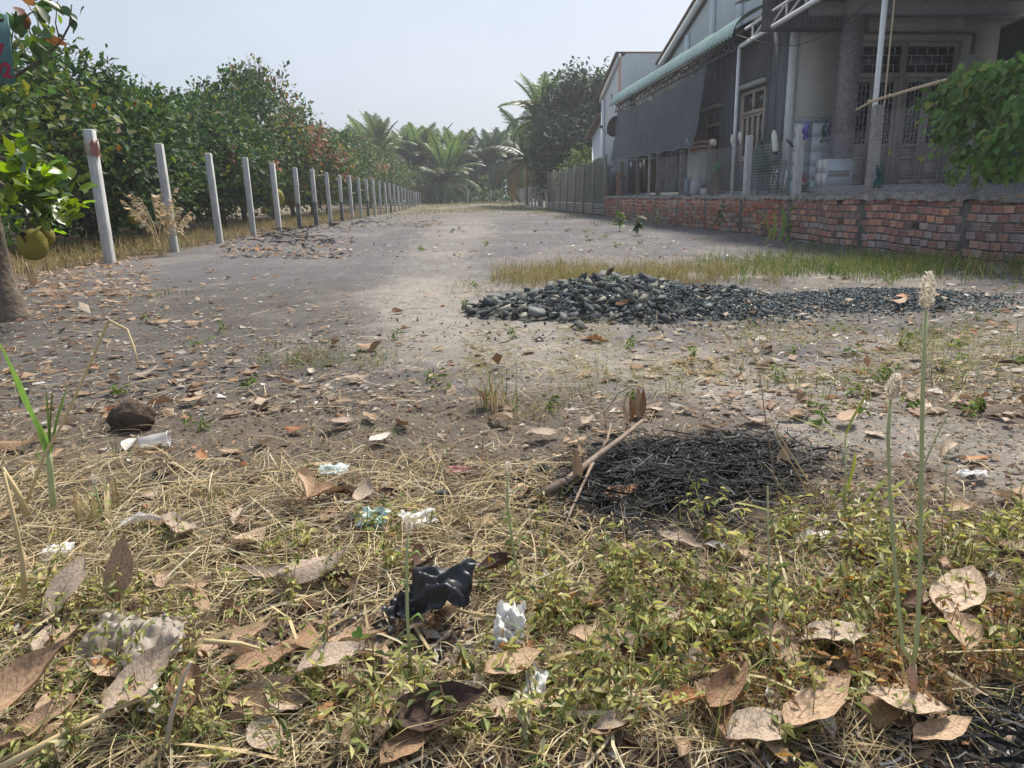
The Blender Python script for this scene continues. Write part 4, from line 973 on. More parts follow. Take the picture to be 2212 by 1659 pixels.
for i, (px, py, Y, L, n, H, lb) in enumerate([(985, 430, 66, .8, 40, .5, 'dracaena clump left of the middle end post'), (1045, 415, 66, .55, 130, 1.9, 'tall dracaena with drooping strappy leaves between two end posts'), (905+30, 425, 65, .7, 50, .5, 'strappy leaved plant at the foot of the last left post'), (1075, 430, 67, .7, 60, .8, 'leafy bush right of the third end post'), (1095, 432, 64, .5, 60, .4, 'low leafy bush before the right post row')]):
    p = AY(px, py, Y); z0 = float(gz(p[0], Y)); t = thing('dracaena' if i < 3 else 'bush', lb, 'plant', (p[0], Y, z0), None); m = MB()
    for k in range(max(1, int(H*3))): blades(m, n//max(1, int(H*3)), L, .07, .25, .25+k*H/max(1, H*3)+.1*k, DG)
    tag(m.obj('leaves', M['treeleaf'], t, col=True), kind='stuff'); m = MB(); tube(m, [(0, 0, -.1), (.05, 0, H*.5), (0, 0, H)], .04, 6); m.obj('stem', M['bark_far'], t)
# light green bush and small trees closing the far end of the orchard
tree('bush', 'light green round bush at the far end of the orchard row', -2.9, 66, 2.9, 1.9, .1, WY, None, 90, 26, .2, .3, 2, 70, cat='bush')
tree('bush', 'darker low bush under the coconut palms at the end of the left row', -1.2, 69, 1.9, 1.5, .1, WG, None, 60, 24, .2, .3, 2, 71, cat='bush')
# mango tree
mg = [(.028, .055, .026), (.04, .075, .03), (.055, .095, .035), (.10, .15, .04)]
tree('mango_tree', 'large dense dark green mango tree left of the white house', 9.6, 48.5, 8.6, 3.9, .9, [.4, .35, .2, .05], None, 620, 40, .30, .38, 0, 80, cols=mg, trunk_r=.22, limbs=9, droop=.75)
tree('mango_tree', 'lower dark crown of foliage in front of the mango tree', 7.9, 45.5, 5.2, 2.3, .7, [.4, .35, .2, .05], None, 260, 38, .28, .34, 0, 81, cols=mg, droop=.7)
tree('bush', 'fresh green bush against the white lean-to wall', 7.15, 39.0, 3.0, .95, .5, [.1, .2, .3, .1, .3], None, 80, 26, .15, .2, 3, 82, cols=GREEN[:5], cat='bush')
tree('sapling', 'pale yellowish sapling leaning over the ribbed fence', 6.45, 31.2, 2.1, .35, 1.3, [.05, .1, .3, 0, .4, .15], None, 14, 14, .10, .12, 2, 83, cols=GREEN[:6], cat='tree', trunk_r=.03, limbs=2)
# far wood behind everything
m = MB(); n = 1500
c = np.stack([rng.uniform(-60, 70, n), rng.uniform(86, 100, n), rng.random(n)**1.2*4.9], -1)
leaves_at(m, c, rdirs(n), 36, .6, .55, [.35, .3, .2, .15], [(.05, .085, .035), (.07, .11, .04), (.10, .14, .05), (.035, .06, .03)])
o = m.obj('woodland', M['treeleaf'], col=True); tag(o, 'continuous wall of far trees behind the palm grove', 'woods', kind='stuff')
m = MB(); n = 260
c = np.stack([rng.uniform(-30, -15, n), rng.uniform(12, 86, n), rng.random(n)*3.2], -1)
leaves_at(m, c, rdirs(n), 40, .5, .4, [.35, .3, .2, .15], [(.05, .085, .035), (.07, .11, .04), (.10, .14, .05), (.035, .06, .03)])
o = m.obj('woodland', M['treeleaf'], col=True); tag(o, 'dense shaded orchard far behind the left tree rows', 'woods', kind='stuff')

# ------------------------------------------------------------------ CREEPER on the fence, right
vc = thing('creeper', 'lush green heart leaved creeper draped over the wire fence at the right edge', 'creeper', (6.0, 8.2, .72))
heart = np.array([(0, 0, 0), (-.30, -.13, .03), (-.50, .10, .05), (-.40, .48, .02), (0, 1, -.10), (.40, .48, .02), (.50, .10, .05), (.30, -.13, .03), (0, .42, -.05)])
hf = [np.array([(0, 8, 1), (1, 8, 2), (2, 8, 3), (3, 8, 4), (4, 8, 5), (5, 8, 6), (6, 8, 7), (7, 8, 0)])]
M['heart'] = mat('creeper_leaf', (.085, .165, .035), (.125, .22, .045), 20, .45, objrand=.4, trans=.4, spec=.4)
M['heart_y'] = mat('creeper_leaf_yellow', (.22, .26, .05), (.28, .29, .06), 20, .5, objrand=.25, trans=.4)
hm = {k: MB().add(heart, hf).mesh('leaf', M[k]) for k in ('heart', 'heart_y')}
def vine_pt():
    y = 6.3+2.75*rng.random()**1.0; lim = 9.05
    zt = 2.16-.03*(y-6.5)-.25*max(0, y-8.4)**1.3 + .07*(vn(y*5, 0, 4)-.5)*2
    zb = .80+.10*vn(y*3, 2, 1); 
    if y > 8.5: zb = 1.05+1.1*(y-8.5)
    u = rng.random()**.8; z = zb+(zt-zb)*u
    return y, z, u, zt, zb
lv = []
while len(lv) < 2600:
    y, z, u, zt, zb = vine_pt()
    if zt < zb: continue
    hollow = .35 if (y > 7.9 and u < .45 and vn(y*2.2, z*2.2, 9) < .45) else 1
    if rng.random() > hollow: continue
    x = -.10-.16*vn(y*2.5, z*2.5, 6)*2*(.4+.9*math.sin(PI*min(1, u*.9+.1))) + rng.normal()*.05 + rng.random()*.25
    lv.append((x, y-8.2, z-.72))
lv = np.array(lv); order = np.argsort(lv[:, 0]); lv = lv[order]
n = len(lv); D = np.stack([-.35*np.ones(n)+rng.normal(size=n)*.4, rng.normal(size=n)*.5-.1, -.75+rng.normal(size=n)*.4], -1)
UP = np.stack([-1.0*np.ones(n), rng.normal(size=n)*.4-.2, .6*np.ones(n)+rng.normal(size=n)*.4], -1); R = frames(D, UP); S_ = rng.uniform(.055, .10, n)
for i in range(285):
    o = link('leaf', hm['heart_y' if rng.random() < .07 + .25*(lv[i, 2] < .35) else 'heart'], vc); o.matrix_local = Matrix.Translation(lv[i]) @ Matrix(R[i].tolist()).to_4x4() @ Matrix.Scale(S_[i], 4)
for (px, py) in [(1925, 325), (2010, 310), (2012, 330), (1990, 340), (2035, 300), (2055, 175), (2063, 168), (2045, 180), (2070, 172), (1985, 262), (1978, 268), (1995, 255)]:
    p = AX(px, py, 5.85); o = link('leaf', hm['heart_y' if rng.random() < .5 else 'heart'], vc); o.matrix_local = Matrix.Translation(Vector(p)-Vector((6.0, 8.2, .72))) @ Matrix(R[rng.integers(n)].tolist()).to_4x4() @ Matrix.Scale(.085, 4)
m = MB(); inst(m, heart, hf, lv[285:], R[285:], S_[285:], pal([(.10, .19, .045), (.14, .25, .055), (.19, .30, .07), (.28, .31, .08)], n-285, [.35, .4, .2, .05]))
tag(m.obj('foliage', M['treeleaf'], vc, col=True), kind='stuff')
m = MB()
for k in range(46):
    y, z, u, zt, zb = vine_pt(); y0 = y-8.2; x0 = -.08-.08*rng.random()
    tube(m, [(x0, y0, zt-.75), (x0-.06, y0+rng.normal()*.12, (zt*.6+zb*.4)-.72), (x0-.02, y0+rng.normal()*.2, max(zb, z-.3)-.72)], .0035, 4, cap=False)
m.obj('vine_stems', mat('vine_stem', (.22, .19, .11), (.3, .26, .16), 20, .8), vc)
# ------------------------------------------------------------------ STONES
def hull(seed, n=13, flatz=.75):
    r0 = np.random.default_rng(seed); bm = bmesh.new()
    p = r0.uniform(-1, 1, (n, 3)); p /= (np.abs(p)**3).sum(1)[:, None]**(1/3)+1e-6; p *= np.array([1.15, .85, flatz])*r0.uniform(.6, 1.0, (n, 1))
    for v in p: bm.verts.new(v)
    r_ = bmesh.ops.convex_hull(bm, input=bm.verts)
    bmesh.ops.delete(bm, geom=[v for v in bm.verts if not v.link_faces], context='VERTS')
    bm.verts.index_update(); V = np.array([v.co[:] for v in bm.verts])*.5; F = [tuple(v.index for v in f.verts) for f in bm.faces]; bm.free(); return V, F
M['stone'] = mat('quarry_stone', (.055, .064, .066), (.105, .113, .11), 3, .9, .004, 30, objrand=.3, c3=(.16, .165, .155), spec=.25)
M['stonecol'] = mat('gravel_stone', W1, (.75, .75, .75), 20, .9, col=True, spec=.25)
HV = [hull(s, 7+s % 4, .36+.07*(s % 5)) for s in range(14)]
TONE = ['blue black', 'grey', 'tan faced']
SMT = [[MB().add(v, f).mesh('stone', mt) for v, f in HV] for mt in (M['stone'], mat('quarry_stone_grey', (.14, .15, .145), (.21, .215, .20), 3, .9, .004, 30, objrand=.25, spec=.25), mat('quarry_stone_tan', (.20, .195, .165), (.31, .295, .245), 3, .9, .004, 30, objrand=.25, spec=.25))]
SM = SMT[0]
pts = []; tries = 0
while len(pts) < 430 and tries < 40000:
    tries += 1
    x = rng.uniform(.1, 2.1); y = rng.uniform(4.55, 6.2); h = float(heapz(x, y))
    if h < .02 or rng.random() > .3+h*4: continue
    rub = sstep(1.75, 1.25, x-.45*(y-5.0) + .3*(vn(x*3, y*3, 2)-.5))
    if rng.random() > rub + .05: continue
    s = rng.uniform(.07, .135)*(1.3 if rng.random() < .12 else 1)*(1 if x < 1.45 else .75)
    if any((x-a)**2+(y-b)**2 < (.33*(s+c))**2 for a, b, c in pts[-430:]): continue
    pts.append((x, y, s))
pts.sort(key=lambda p: p[1]-.6*heapz(p[0], p[1]))
sm = MB()
for i, (x, y, s) in enumerate(pts):
    z = float(gz(x, y)+heapz(x, y)); e = (rng.uniform(-.6, .6), rng.uniform(-.6, .6), rng.uniform(0, 6.28))
    if i < 297:
        tn = int(rng.choice(3, p=[.42, .36, .22])); o = link('rubble_stone', SMT[tn][rng.integers(14)], None, (x, y, z+s*.10)); o.rotation_euler = e; o.scale = (s, s, s)
        h_ = float(heapz(x, y)); where = ('front' if y < 5.0 else 'middle' if y < 5.45 else 'back')+' '+('far left end' if x < .5 else 'left slope' if x < .9 else 'centre' if x < 1.3 else 'right slope' if x < 1.65 else 'right end')
        size = 'very large' if s > .145 else 'large' if s > .118 else 'middling' if s > .094 else 'small'; lvl = 'on top of' if h_ > .24 else 'high on' if h_ > .17 else 'halfway up' if h_ > .10 else 'low on'
        tag(o, f'{size} {TONE[tn]} quarry stone {lvl} the {where} of the rubble heap', 'stone', 'quarry stones heaped on the plot')
    else:
        v, f = HV[rng.integers(14)]; R = np.array(Matrix.Rotation(e[2], 3, 'Z')); sm.add((v*s)@R.T+[x, y, z+s*.1], f, np.array([.12, .135, .135])*rng.uniform(.7, 1.4))
if sm.n: tag(sm.obj('rubble_stones', M['stonecol'], col=True), 'remaining angular stones at the back of the rubble heap', 'stones', kind='stuff')
for px, py, s, lb in [(1312, 682, .15, 'broad tan faced stone at the lower front edge of the rubble heap'), (1255, 715, .13, 'flat dark stone lying on sand in front of the heap'), (1455, 625, .11, 'darkest blocky stone at the right shoulder of the heap'), (1238, 712, .05, 'small round dark pebble in front of the heap'), (1000+232, 1000-9999 if False else 1010, .0, '')]:
    if s <= 0: continue
    p = G(px, py); z = float(gz(p[0], p[1])); hh = float(heapz(p[0], p[1]))
    if lb.startswith('darkest'): p = AY(px, py, 5.35); z = p[2]-s*.2; hh = 0
    o = link('rubble_stone', SM[3], None, (p[0], p[1], z+hh*.6+s*.22)); o.rotation_euler = (.3, .2, rng.uniform(0, 6)); o.scale = (s*1.1, s, s*.8); tag(o, lb, 'stone', 'quarry stones heaped on the plot')
p = G(962, 1078); o = link('field_stone', SM[7], None, (p[0], p[1], float(gzn(p[0], p[1]))+.02)); o.scale = (.075, .055, .055); o.rotation_euler = (.2, .3, .6); tag(o, 'lone brownish stone with a flat top among the straw', 'stone')
# gravel
n = 26000; x = rng.uniform(-.2, 4.4, n); y = rng.uniform(4.0, 6.4, n); h = heapz(x, y)
tail = np.exp(-(((x-3.0)/1.0)**2+((y-5.1)/.42)**2)**1.4) + np.exp(-(((x-1.85)/.6)**2+((y-5.1)/.52)**2)**1.4) + .5*(h > .05)
front = .05*np.exp(-((x-1.6)/1.8)**2-((y-4.5)/.5)**2)
k = rng.random(n) < np.clip(tail*1.0+front, 0, 1); x, y, h = x[k], y[k], h[k]; n = len(x)
m = MB(); s = rng.uniform(.016, .036, n); z = gz(x, y)+h+s*.12+rng.random(n)*.012*(h > .03)
grp = rng.integers(0, 6, n)
for g in range(6):
    q = grp == g; v, f = hull(100+g, 8, .6); by = {}
    for ff in f: by.setdefault(len(ff), []).append(ff)
    nn = q.sum(); R = frames(rdirs(nn), rdirs(nn)); c = pal([(.10, .125, .14), (.14, .17, .18), (.075, .09, .10), (.2, .22, .21)], nn, [.4, .3, .2, .1])
    inst(m, v, [np.array(u) for u in by.values()], np.stack([x[q], y[q], z[q]], -1), R, s[q], c)
tag(m.obj('gravel', M['stonecol'], col=True), 'blue grey crushed gravel spread beside and right of the rubble heap', 'gravel', kind='stuff')
HM = MB(); hx, hy = np.meshgrid(np.linspace(-.2, 4.6, 110), np.linspace(4.2, 6.9, 70), indexing='ij')
HM.add(np.stack([hx, hy, gz(hx, hy)+heapz(hx, hy)*.93-.018], -1).reshape(-1, 3), [grid_faces(110, 70)]); tag(HM.obj('gravel_bed', flat('dark_gravel_bed', (.075, .08, .08), .95), smooth=True), 'dark core of crushed stone under the heap', 'gravel', kind='stuff')

# ------------------------------------------------------------------ helpers for strewn things
def onz(x, y): return gzn(x, y) + np.maximum(0, heapz(x, y))
def pix(n, x0, x1, y0, y1, f=None):
    """ground points that fill a stretch of ground evenly as seen from where one stands"""
    px = rng.uniform(x0, x1, n); py = rng.uniform(y0, y1, n)
    if f is not None: k = rng.random(n) < f(px, py); px, py = px[k], py[k]
    d = _f[None] + _r[None]*((px*PS-512)/FOC)[:, None] + _u[None]*((384-py*PS)/FOC)[:, None]
    t = -CAM_H/d[:, 2]; return d[:, 0]*t, d[:, 1]*t
def ribbons(m, P, W, side, col):
    n, k, _ = P.shape; w = (W if W.ndim == 2 else W[:, None])[..., None]*.5
    s = side[:, None, :] if side.ndim == 2 else side
    V = np.stack([P-s*w, P+s*w], 2).reshape(n, k*2, 3)
    f = np.array([(2*i, 2*i+1, 2*i+3, 2*i+2) for i in range(k-1)])
    m.add(V.reshape(-1, 3), [(f[None]+(np.arange(n)*2*k)[:, None, None]).reshape(-1, 4)], np.repeat(col, 2*k, 0)); return m
def blades_at(m, x, y, H, W, col, lean=.5, z=None, k=4):
    n = len(x); a = rng.uniform(0, 2*PI, n); ln = np.abs(rng.normal(size=n))*lean
    D = np.stack([np.cos(a), np.sin(a), np.zeros(n)], -1); t = np.linspace(0, 1, k)
    z0 = onz(x, y)-.005 if z is None else z
    P = np.stack([x, y, z0], -1)[:, None, :] + (D*(ln*H)[:, None])[:, None, :]*(t**1.8)[None, :, None] + np.array([0, 0, 1.])*(H[:, None]*(t[None]-.32*np.minimum(ln, 1.2)[:, None]*t[None]**3))[..., None]
    b = a+PI/2+rng.normal(size=n)*.7; s = np.stack([np.cos(b), np.sin(b), np.zeros(n)], -1)
    Wt = W[:, None]*np.array([1, .9, .65, .12])[None, :k]
    return ribbons(m, P, Wt, s, col)
STRAW = [(.54, .44, .25), (.45, .35, .20), (.64, .55, .37), (.26, .195, .12), (.58, .53, .40), (.17, .13, .085)]
DRYG = [(.36, .29, .13), (.30, .28, .10), (.42, .34, .17), (.22, .24, .07), (.24, .18, .09)]
FRESH = [(.10, .18, .035), (.14, .22, .05), (.20, .25, .07), (.08, .13, .03)]

# ------------------------------------------------------------------ LITTER of leaf bits and crumbs
def litter(n, x0, x1, y0, y1, smin, smax, cols, w, f=None, tilt=.35, lift=.006):
    x, y = pix(n, x0, x1, y0, y1, f); n = len(x); b = burn(x, y); k = rng.random(n) > b*.85; x, y = x[k], y[k]; n = len(x)
    D = rdirs(n); D[:, 2] *= tilt*.5; U = np.array([0, 0, 1.])+rdirs(n)*tilt
    R = frames(D, U); s = rng.uniform(smin, smax, n); S3 = np.stack([s*rng.uniform(.7, 1.3, n), s, s*rng.uniform(-2, 3, n)], -1)
    return np.stack([x, y, onz(x, y)+lift+rng.random(n)*lift], -1), R, S3, pal(cols, n, w, .22)
LIT = [(.34, .24, .16), (.26, .17, .11), (.42, .33, .24), (.50, .46, .40), (.16, .10, .07), (.66, .64, .60), (.32, .16, .09), (.045, .04, .04)]
WL = [.26, .2, .18, .1, .14, .025, .06, .06]
m = MB()
for a in [litter(13000, -60, 2270, 860, 1680, .008, .026, LIT, WL, tilt=.6), litter(900, -60, 2270, 960, 1680, .025, .05, LIT, WL, tilt=.6),
          litter(7000, -40, 2250, 560, 900, .012, .04, LIT, [.2, .2, .18, .16, .12, .06, .04, .06], lambda px, py: .25+.75*(px < 900)*(py > 640)+.6*(px > 1500)),
          litter(3200, -40, 2250, 560, 900, .05, .10, LIT, WL, lambda px, py: .10+.22*(px < 700)+.35*(px > 1350)),
          litter(1500, -40, 330, 530, 700, .06, .13, [(.36, .25, .17), (.42, .30, .21), (.26, .16, .11), (.48, .39, .30)], None, lambda px, py: .15+.85*(py < 640)),
          litter(900, 480, 760, 488, 560, .06, .14, [(.40, .24, .15), (.06, .055, .055), (.46, .34, .24), (.03, .03, .03), (.14, .13, .13)], None),
          litter(5200, 420, 2250, 440, 560, .02, .09, LIT, WL, lambda px, py: .6),
          litter(700, 560, 960, 440, 500, .06, .2, [(.05, .05, .05), (.3, .2, .14), (.2, .16, .12)], None)]:
    inst(m, LV4, LF4, *a)
tag(m.obj('leaf_litter', M['leafstuff'], col=True), 'scraps of dry leaf and bark strewn over the bare ground', 'litter', kind='stuff')
# soil crumbs, small stones
m = MB(); v, f = hull(300, 7, .7); by = {}
for ff in f: by.setdefault(len(ff), []).append(ff)
x, y = pix(9000, -40, 2250, 620, 1680); n = len(x)
inst(m, v, [np.array(u) for u in by.values()], np.stack([x, y, onz(x, y)+.001], -1), frames(rdirs(n), rdirs(n)), rng.uniform(.004, .013, n)*(1+.5*(y > 3)), pal([(.14, .11, .085), (.2, .16, .13), (.09, .07, .06), (.3, .28, .25), (.5, .48, .45)], n, [.35, .3, .2, .1, .05]))
tag(m.obj('soil_crumbs', M['stonecol'], col=True), 'crumbs of soil and grit over the ground', 'soil', kind='stuff')

# ------------------------------------------------------------------ STRAW
def straw(n, x0, x1, y0, y1, lo, hi, w0, w1, f=None, up=.10, cols=STRAW, wts=None):
    x, y = pix(n, x0, x1, y0, y1, f); n = len(x); k = rng.random(n) > burn(x, y)*.93; x, y = x[k], y[k]; n = len(x)
    L = rng.uniform(lo, hi, n); a = rng.uniform(0, 2*PI, n); t = np.linspace(-.5, .5, 5)
    D = np.stack([np.cos(a), np.sin(a), rng.normal(size=n)*up], -1); S = np.stack([-np.sin(a), np.cos(a), np.zeros(n)], -1)
    cv = rng.normal(size=n)*.22*L; cz = np.abs(rng.normal(size=n))*.06*L
    P = np.stack([x, y, np.zeros(n)], -1)[:, None]+D[:, None]*L[:, None, None]*t[None, :, None]+S[:, None]*(cv[:, None]*(.25-t[None]**2)*1.6)[..., None]
    P[..., 2] += (cz[:, None]*(.25-t[None]**2)*4); zz = onz(P[..., 0].ravel(), P[..., 1].ravel()).reshape(n, 5)
    base = zz.mean(1)+.006+rng.random(n)*.018; P[..., 2] = np.maximum(P[..., 2]+base[:, None], zz+.002)
    r = rng.normal(size=n)*.6; side = S*np.cos(r)[:, None]+np.array([0, 0, 1.])*np.sin(r)[:, None]
    W = rng.uniform(w0, w1, n)[:, None]*np.array([.8, 1, 1, .9, .5])[None]
    return P, W, side, pal(cols, n, wts, .16)
m = MB()
BARE = lambda px, py: 1-.92*np.exp(-(((px-850)/250)**2+((py-1370)/90)**2)**1.5)
den = lambda px, py: np.clip((py-790)/230, .05, 1)*np.where((py < 1060) & (px > 1450), .45, 1)*BARE(px, py)*(.35+.65*(vn(px/120, py/60, 17) > .36))
SW = [.26, .25, .13, .18, .06, .12]
ribbons(m, *straw(13000, -60, 2270, 800, 1680, .05, .17, .0010, .0022, den, wts=SW)); ribbons(m, *straw(3600, -60, 1300, 1000, 1330, .08, .28, .0015, .0032, BARE, up=.16, wts=SW))
ribbons(m, *straw(150, -60, 2270, 1250, 1680, .12, .34, .004, .008, up=.12, wts=[.3, .3, .3, .1, 0, 0])); ribbons(m, *straw(2600, -40, 2250, 620, 900, .06, .2, .002, .0035, lambda px, py: .5))
ribbons(m, *straw(3200, 1000, 2230, 700, 830, .05, .14, .002, .0035, lambda px, py: .25+.75*(vn(px/90, py/40, 7) > .5), cols=DRYG, up=.3))
tag(m.obj('straw', M['drystuff'], col=True), 'dry straw and cut grass stems matted over the ground in front', 'straw', kind='stuff')
# charred stems over the burnt patch
m = MB(); CH = [(.012, .012, .012), (.03, .03, .03), (.06, .06, .06), (.16, .16, .16)]
yb_ = 2.02+.30*rng.standard_normal(5200)*.75; x = np.concatenate([.66+.35*(yb_-2.0)+.36*rng.standard_normal(5200)*.75, .98+.3*rng.standard_normal(900)]); y = np.concatenate([yb_, .87+.10*rng.standard_normal(900)])
k = rng.random(len(x)) < burn(x, y)*1.2; x, y = x[k], y[k]; n = len(x); a = rng.uniform(0, 2*PI, n); L = rng.uniform(.03, .11, n); t = np.linspace(-.5, .5, 4)
D = np.stack([np.cos(a), np.sin(a), rng.normal(size=n)*.2], -1); S = np.stack([-np.sin(a), np.cos(a), np.zeros(n)], -1)
P = np.stack([x, y, onz(x, y)+.012+.02*rng.random(n)], -1)[:, None]+D[:, None]*L[:, None, None]*t[None, :, None]+S[:, None]*((rng.normal(size=n)*.3*L)[:, None]*(.25-t[None]**2)*2)[..., None]
ribbons(m, P, np.full(n, .0032), S+np.array([0, 0, .7])*rng.normal(size=(n, 1)), pal(CH, n, [.4, .3, .2, .1], .2))
tag(m.obj('charred_straw', mat('charred', W1, (.7, .7, .7), 40, .9, col=True), col=True), 'black charred straw covering the burnt patch', 'ash', kind='stuff')

# ------------------------------------------------------------------ GRASS
def grass(name, label, sets, kind='stuff'):
    m = MB()
    for (n, reg, f, h0, h1, w, cols, wts, lean) in sets:
        x, y = pix(n, *reg, f); n = len(x); k = rng.random(n) > burn(x, y); x, y = x[k], y[k]; n = len(x)
        blades_at(m, x, y, rng.uniform(h0, h1, n), rng.uniform(.7, 1.2, n)*w, pal(cols, n, wts, .2), lean)
    return tag(m.obj(name, M['drystuff'], col=True), label, 'grass', kind=kind)
def soft(cx, rx, cy, ry, s, th=.36):
    return lambda px, py: np.exp(-(np.abs((px-cx)/rx)**3+np.abs((py-cy-8*(vn(px/60, cx, 5)-.5))/ry)**2.5))*np.clip((fbm(px/s, py/(s*.4), 12, 3)-th)*5, 0, 1)
cl = lambda s, th=.45: (lambda px, py: (vn(px/s, py/(s*.45), 12) > th)*1.0)
grass('grass', 'yellowing tufts of grass behind the rubble heap', [(26000, (1060, 1700, 555, 640), soft(1340, 270, 598, 21, 60, .30), .05, .21, .004, DRYG+[(.46, .38, .22)]*0, [.3, .22, .2, .13, .15], .9), (1500, (960, 1160, 595, 660), soft(1050, 75, 628, 16, 40), .03, .09, .004, DRYG, None, 1.1)])
grass('grass', 'greener grass tufts along the foot of the brick wall', [(24000, (1500, 2260, 530, 630), soft(1850, 310, 577, 23, 80, .30), .05, .17, .006, FRESH+DRYG[:2], [.22, .22, .2, .1, .13, .13], .8), (6000, (1880, 2280, 530, 620), soft(2110, 150, 572, 24, 50), .06, .24, .007, FRESH+DRYG[:3], None, .8), (700, (1700, 2240, 532, 550), cl(40, .45), .08, .2, .006, FRESH, None, .6)])
grass('grass', 'sparse green and dry grass over the right side of the plot', [(4200, (1380, 2260, 670, 900), soft(1900, 380, 780, 75, 90, .5), .03, .10, .004, FRESH+DRYG, None, 1.2), (3000, (1800, 2300, 680, 880), soft(2100, 200, 775, 60, 70, .45), .04, .11, .004, FRESH[1:3]+DRYG[:2], None, 1.1), (1100, (1000, 1500, 800, 920), cl(70, .5), .02, .08, .003, FRESH[:2]+DRYG, None, 1.2)])
grass('grass', 'thin grass among the straw in front', [(1900, (-40, 1300, 930, 1680), lambda px, py: cl(120, .48)(px, py)*BARE(px, py), .03, .11, .0028, FRESH+DRYG+STRAW[:2], None, 1.0), (1500, (1150, 2250, 1080, 1660), cl(90, .4), .04, .13, .0028, FRESH[1:3]+DRYG+STRAW[:2], None, .8), (700, (560, 860, 735, 800), cl(50, .5), .03, .08, .003, FRESH+DRYG, None, 1.)])
# dry grass along and under the orchard
m = MB(); n = 16000; y = 8+rng.random(n)**1.3*40; x = rowx(y)-.05-rng.random(n)**1.2*3.2; k = (vn(x*1.2, y*.8, 4) > .3) & ~((y < 10.5) & (x > -4.6)); x, y = x[k], y[k]; n = len(x)
blades_at(m, x, y, rng.uniform(.08, .34, n), rng.uniform(.005, .010, n), pal(DRYG+STRAW[:3], n, [.2, .12, .15, .1, .15, .12, .1, .06], .2), .7, z=gz(x, y))
n = 9000; y = rng.uniform(34, 68, n); x = rng.uniform(-3, 6.3, n); k = vn(x*.6, y*.3, 14) > .42-.004*(y-34); x, y = x[k], y[k]; n = len(x)
blades_at(m, x, y, rng.uniform(.04, .20, n)*(.6+.8*sstep(40, 64, y)), rng.uniform(.008, .02, n), pal(DRYG+FRESH[1:3]+[(.2, .15, .1)], n, None, .2), .9, z=gz(x, y))
n = 2500; y = rng.uniform(19, 44, n); x = 5.9-rng.random(n)**1.6*2.0; k = vn(x*.9, y*.5, 24) > .45; x, y = x[k], y[k]; n = len(x)
blades_at(m, x, y, rng.uniform(.04, .18, n), rng.uniform(.006, .012, n), pal(DRYG+FRESH, n, None, .2), .9, z=gz(x, y))
tag(m.obj('dry_grass', M['drystuff'], col=True), 'brown dry grass along the post row, under the orchard and over the far plot', 'grass', kind='stuff')

# ------------------------------------------------------------------ CREEPING WEEDS in front
def weeds(name, label, n, reg, f, h0, h1, ns, nl, cols, wts, ll=.019):
    x, y = pix(n, *reg, f); n = len(x); k = rng.random(n) > burn(x, y); x, y = x[k], y[k]; n = len(x)
    X = np.repeat(x, ns)+rng.normal(size=n*ns)*.012; Y = np.repeat(y, ns)+rng.normal(size=n*ns)*.012; N_ = n*ns
    H = rng.uniform(h0, h1, N_); a = rng.uniform(0, 2*PI, N_); ln = np.abs(rng.normal(size=N_))*.55; t = np.linspace(0, 1, 6)
    D = np.stack([np.cos(a), np.sin(a), np.zeros(N_)], -1)
    P = np.stack([X, Y, onz(X, Y)-.004], -1)[:, None]+(D*(ln*H)[:, None])[:, None]*(t**1.5)[None, :, None]+np.array([0, 0, 1.])*(H[:, None]*(t[None]-.30*np.minimum(ln, 1)[:, None]*t[None]**3))[..., None]
    m = MB(); c = pal([(.16, .09, .05), (.22, .13, .06), (.2, .2, .07), (.26, .19, .08)], N_, None, .2)
    ribbons(m, P, np.full(N_, .0017), np.stack([-np.sin(a), np.cos(a), np.zeros(N_)], -1), c)
    u = rng.uniform(.25, 1.0, (N_, nl)); i = np.minimum((u*5).astype(int), 4); fr_ = (u*5-i)[..., None]
    ii = np.arange(N_)[:, None]; B = (P[ii, i]*(1-fr_)+P[ii, i+1]*fr_).reshape(-1, 3); q = len(B)
    d = rdirs(q); d[:, 2] = d[:, 2]*.5-.25; R = frames(d, rdirs(q)*.5+np.array([0, 0, 1.])); s = ll*rng.uniform(.6, 1.4, q)
    inst(m, LV4*[1.0, 1, 3.2], LF4, B, R, np.stack([s*.68, s*1.15, s], -1), pal(cols, q, wts, .22))
    return tag(m.obj(name, M['leafstuff'], col=True), label, 'weeds', kind='stuff')
WC = [(.36, .36, .12), (.45, .43, .18), (.23, .26, .085), (.53, .50, .29), (.14, .18, .065), (.26, .15, .05), (.17, .10, .045)]
def rden(px, py): return np.clip((px-1180+(py-1130)*.5)/260, 0, 1)*np.clip((py-1095)/70, 0, 1)*np.clip((1560-py+ (1500-px)*.15)/110, .12, 1)*(.35+.65*(vn(px/90, py/60, 31) > .36))
weeds('weeds', 'mat of yellow green creeping weeds with folded leaves at lower right', 330, (1150, 2280, 1090, 1680), rden, .05, .13, 4, 9, WC, [.27, .2, .2, .1, .13, .05, .05])
weeds('weeds', 'thin creeping weeds among dead leaves at lower left', 105, (-50, 800, 1180, 1680), lambda px, py: (.2+.8*(vn(px/100, py/70, 33) > .45))*BARE(px, py), .05, .14, 3, 9, WC, [.27, .2, .22, .1, .16, .03, .02], .015)
weeds('weeds', 'withered rust brown weeds in the lower right corner', 60, (1450, 2250, 1330, 1560), None, .05, .12, 3, 9, [(.30, .17, .075), (.24, .14, .07), (.38, .25, .12), (.18, .11, .06)], None, .015)
weeds('weeds', 'weeds along the bottom centre between the fallen leaves', 95, (640, 1300, 1140, 1680), lambda px, py: .7*BARE(px, py), .05, .13, 3, 9, WC, [.27, .2, .22, .1, .16, .03, .02])
weeds('weeds', 'small green seedlings dotted over the bare plot', 85, (200, 2230, 590, 930), lambda px, py: .3+.7*(px > 1700), .04, .10, 3, 7, FRESH, None, .024)
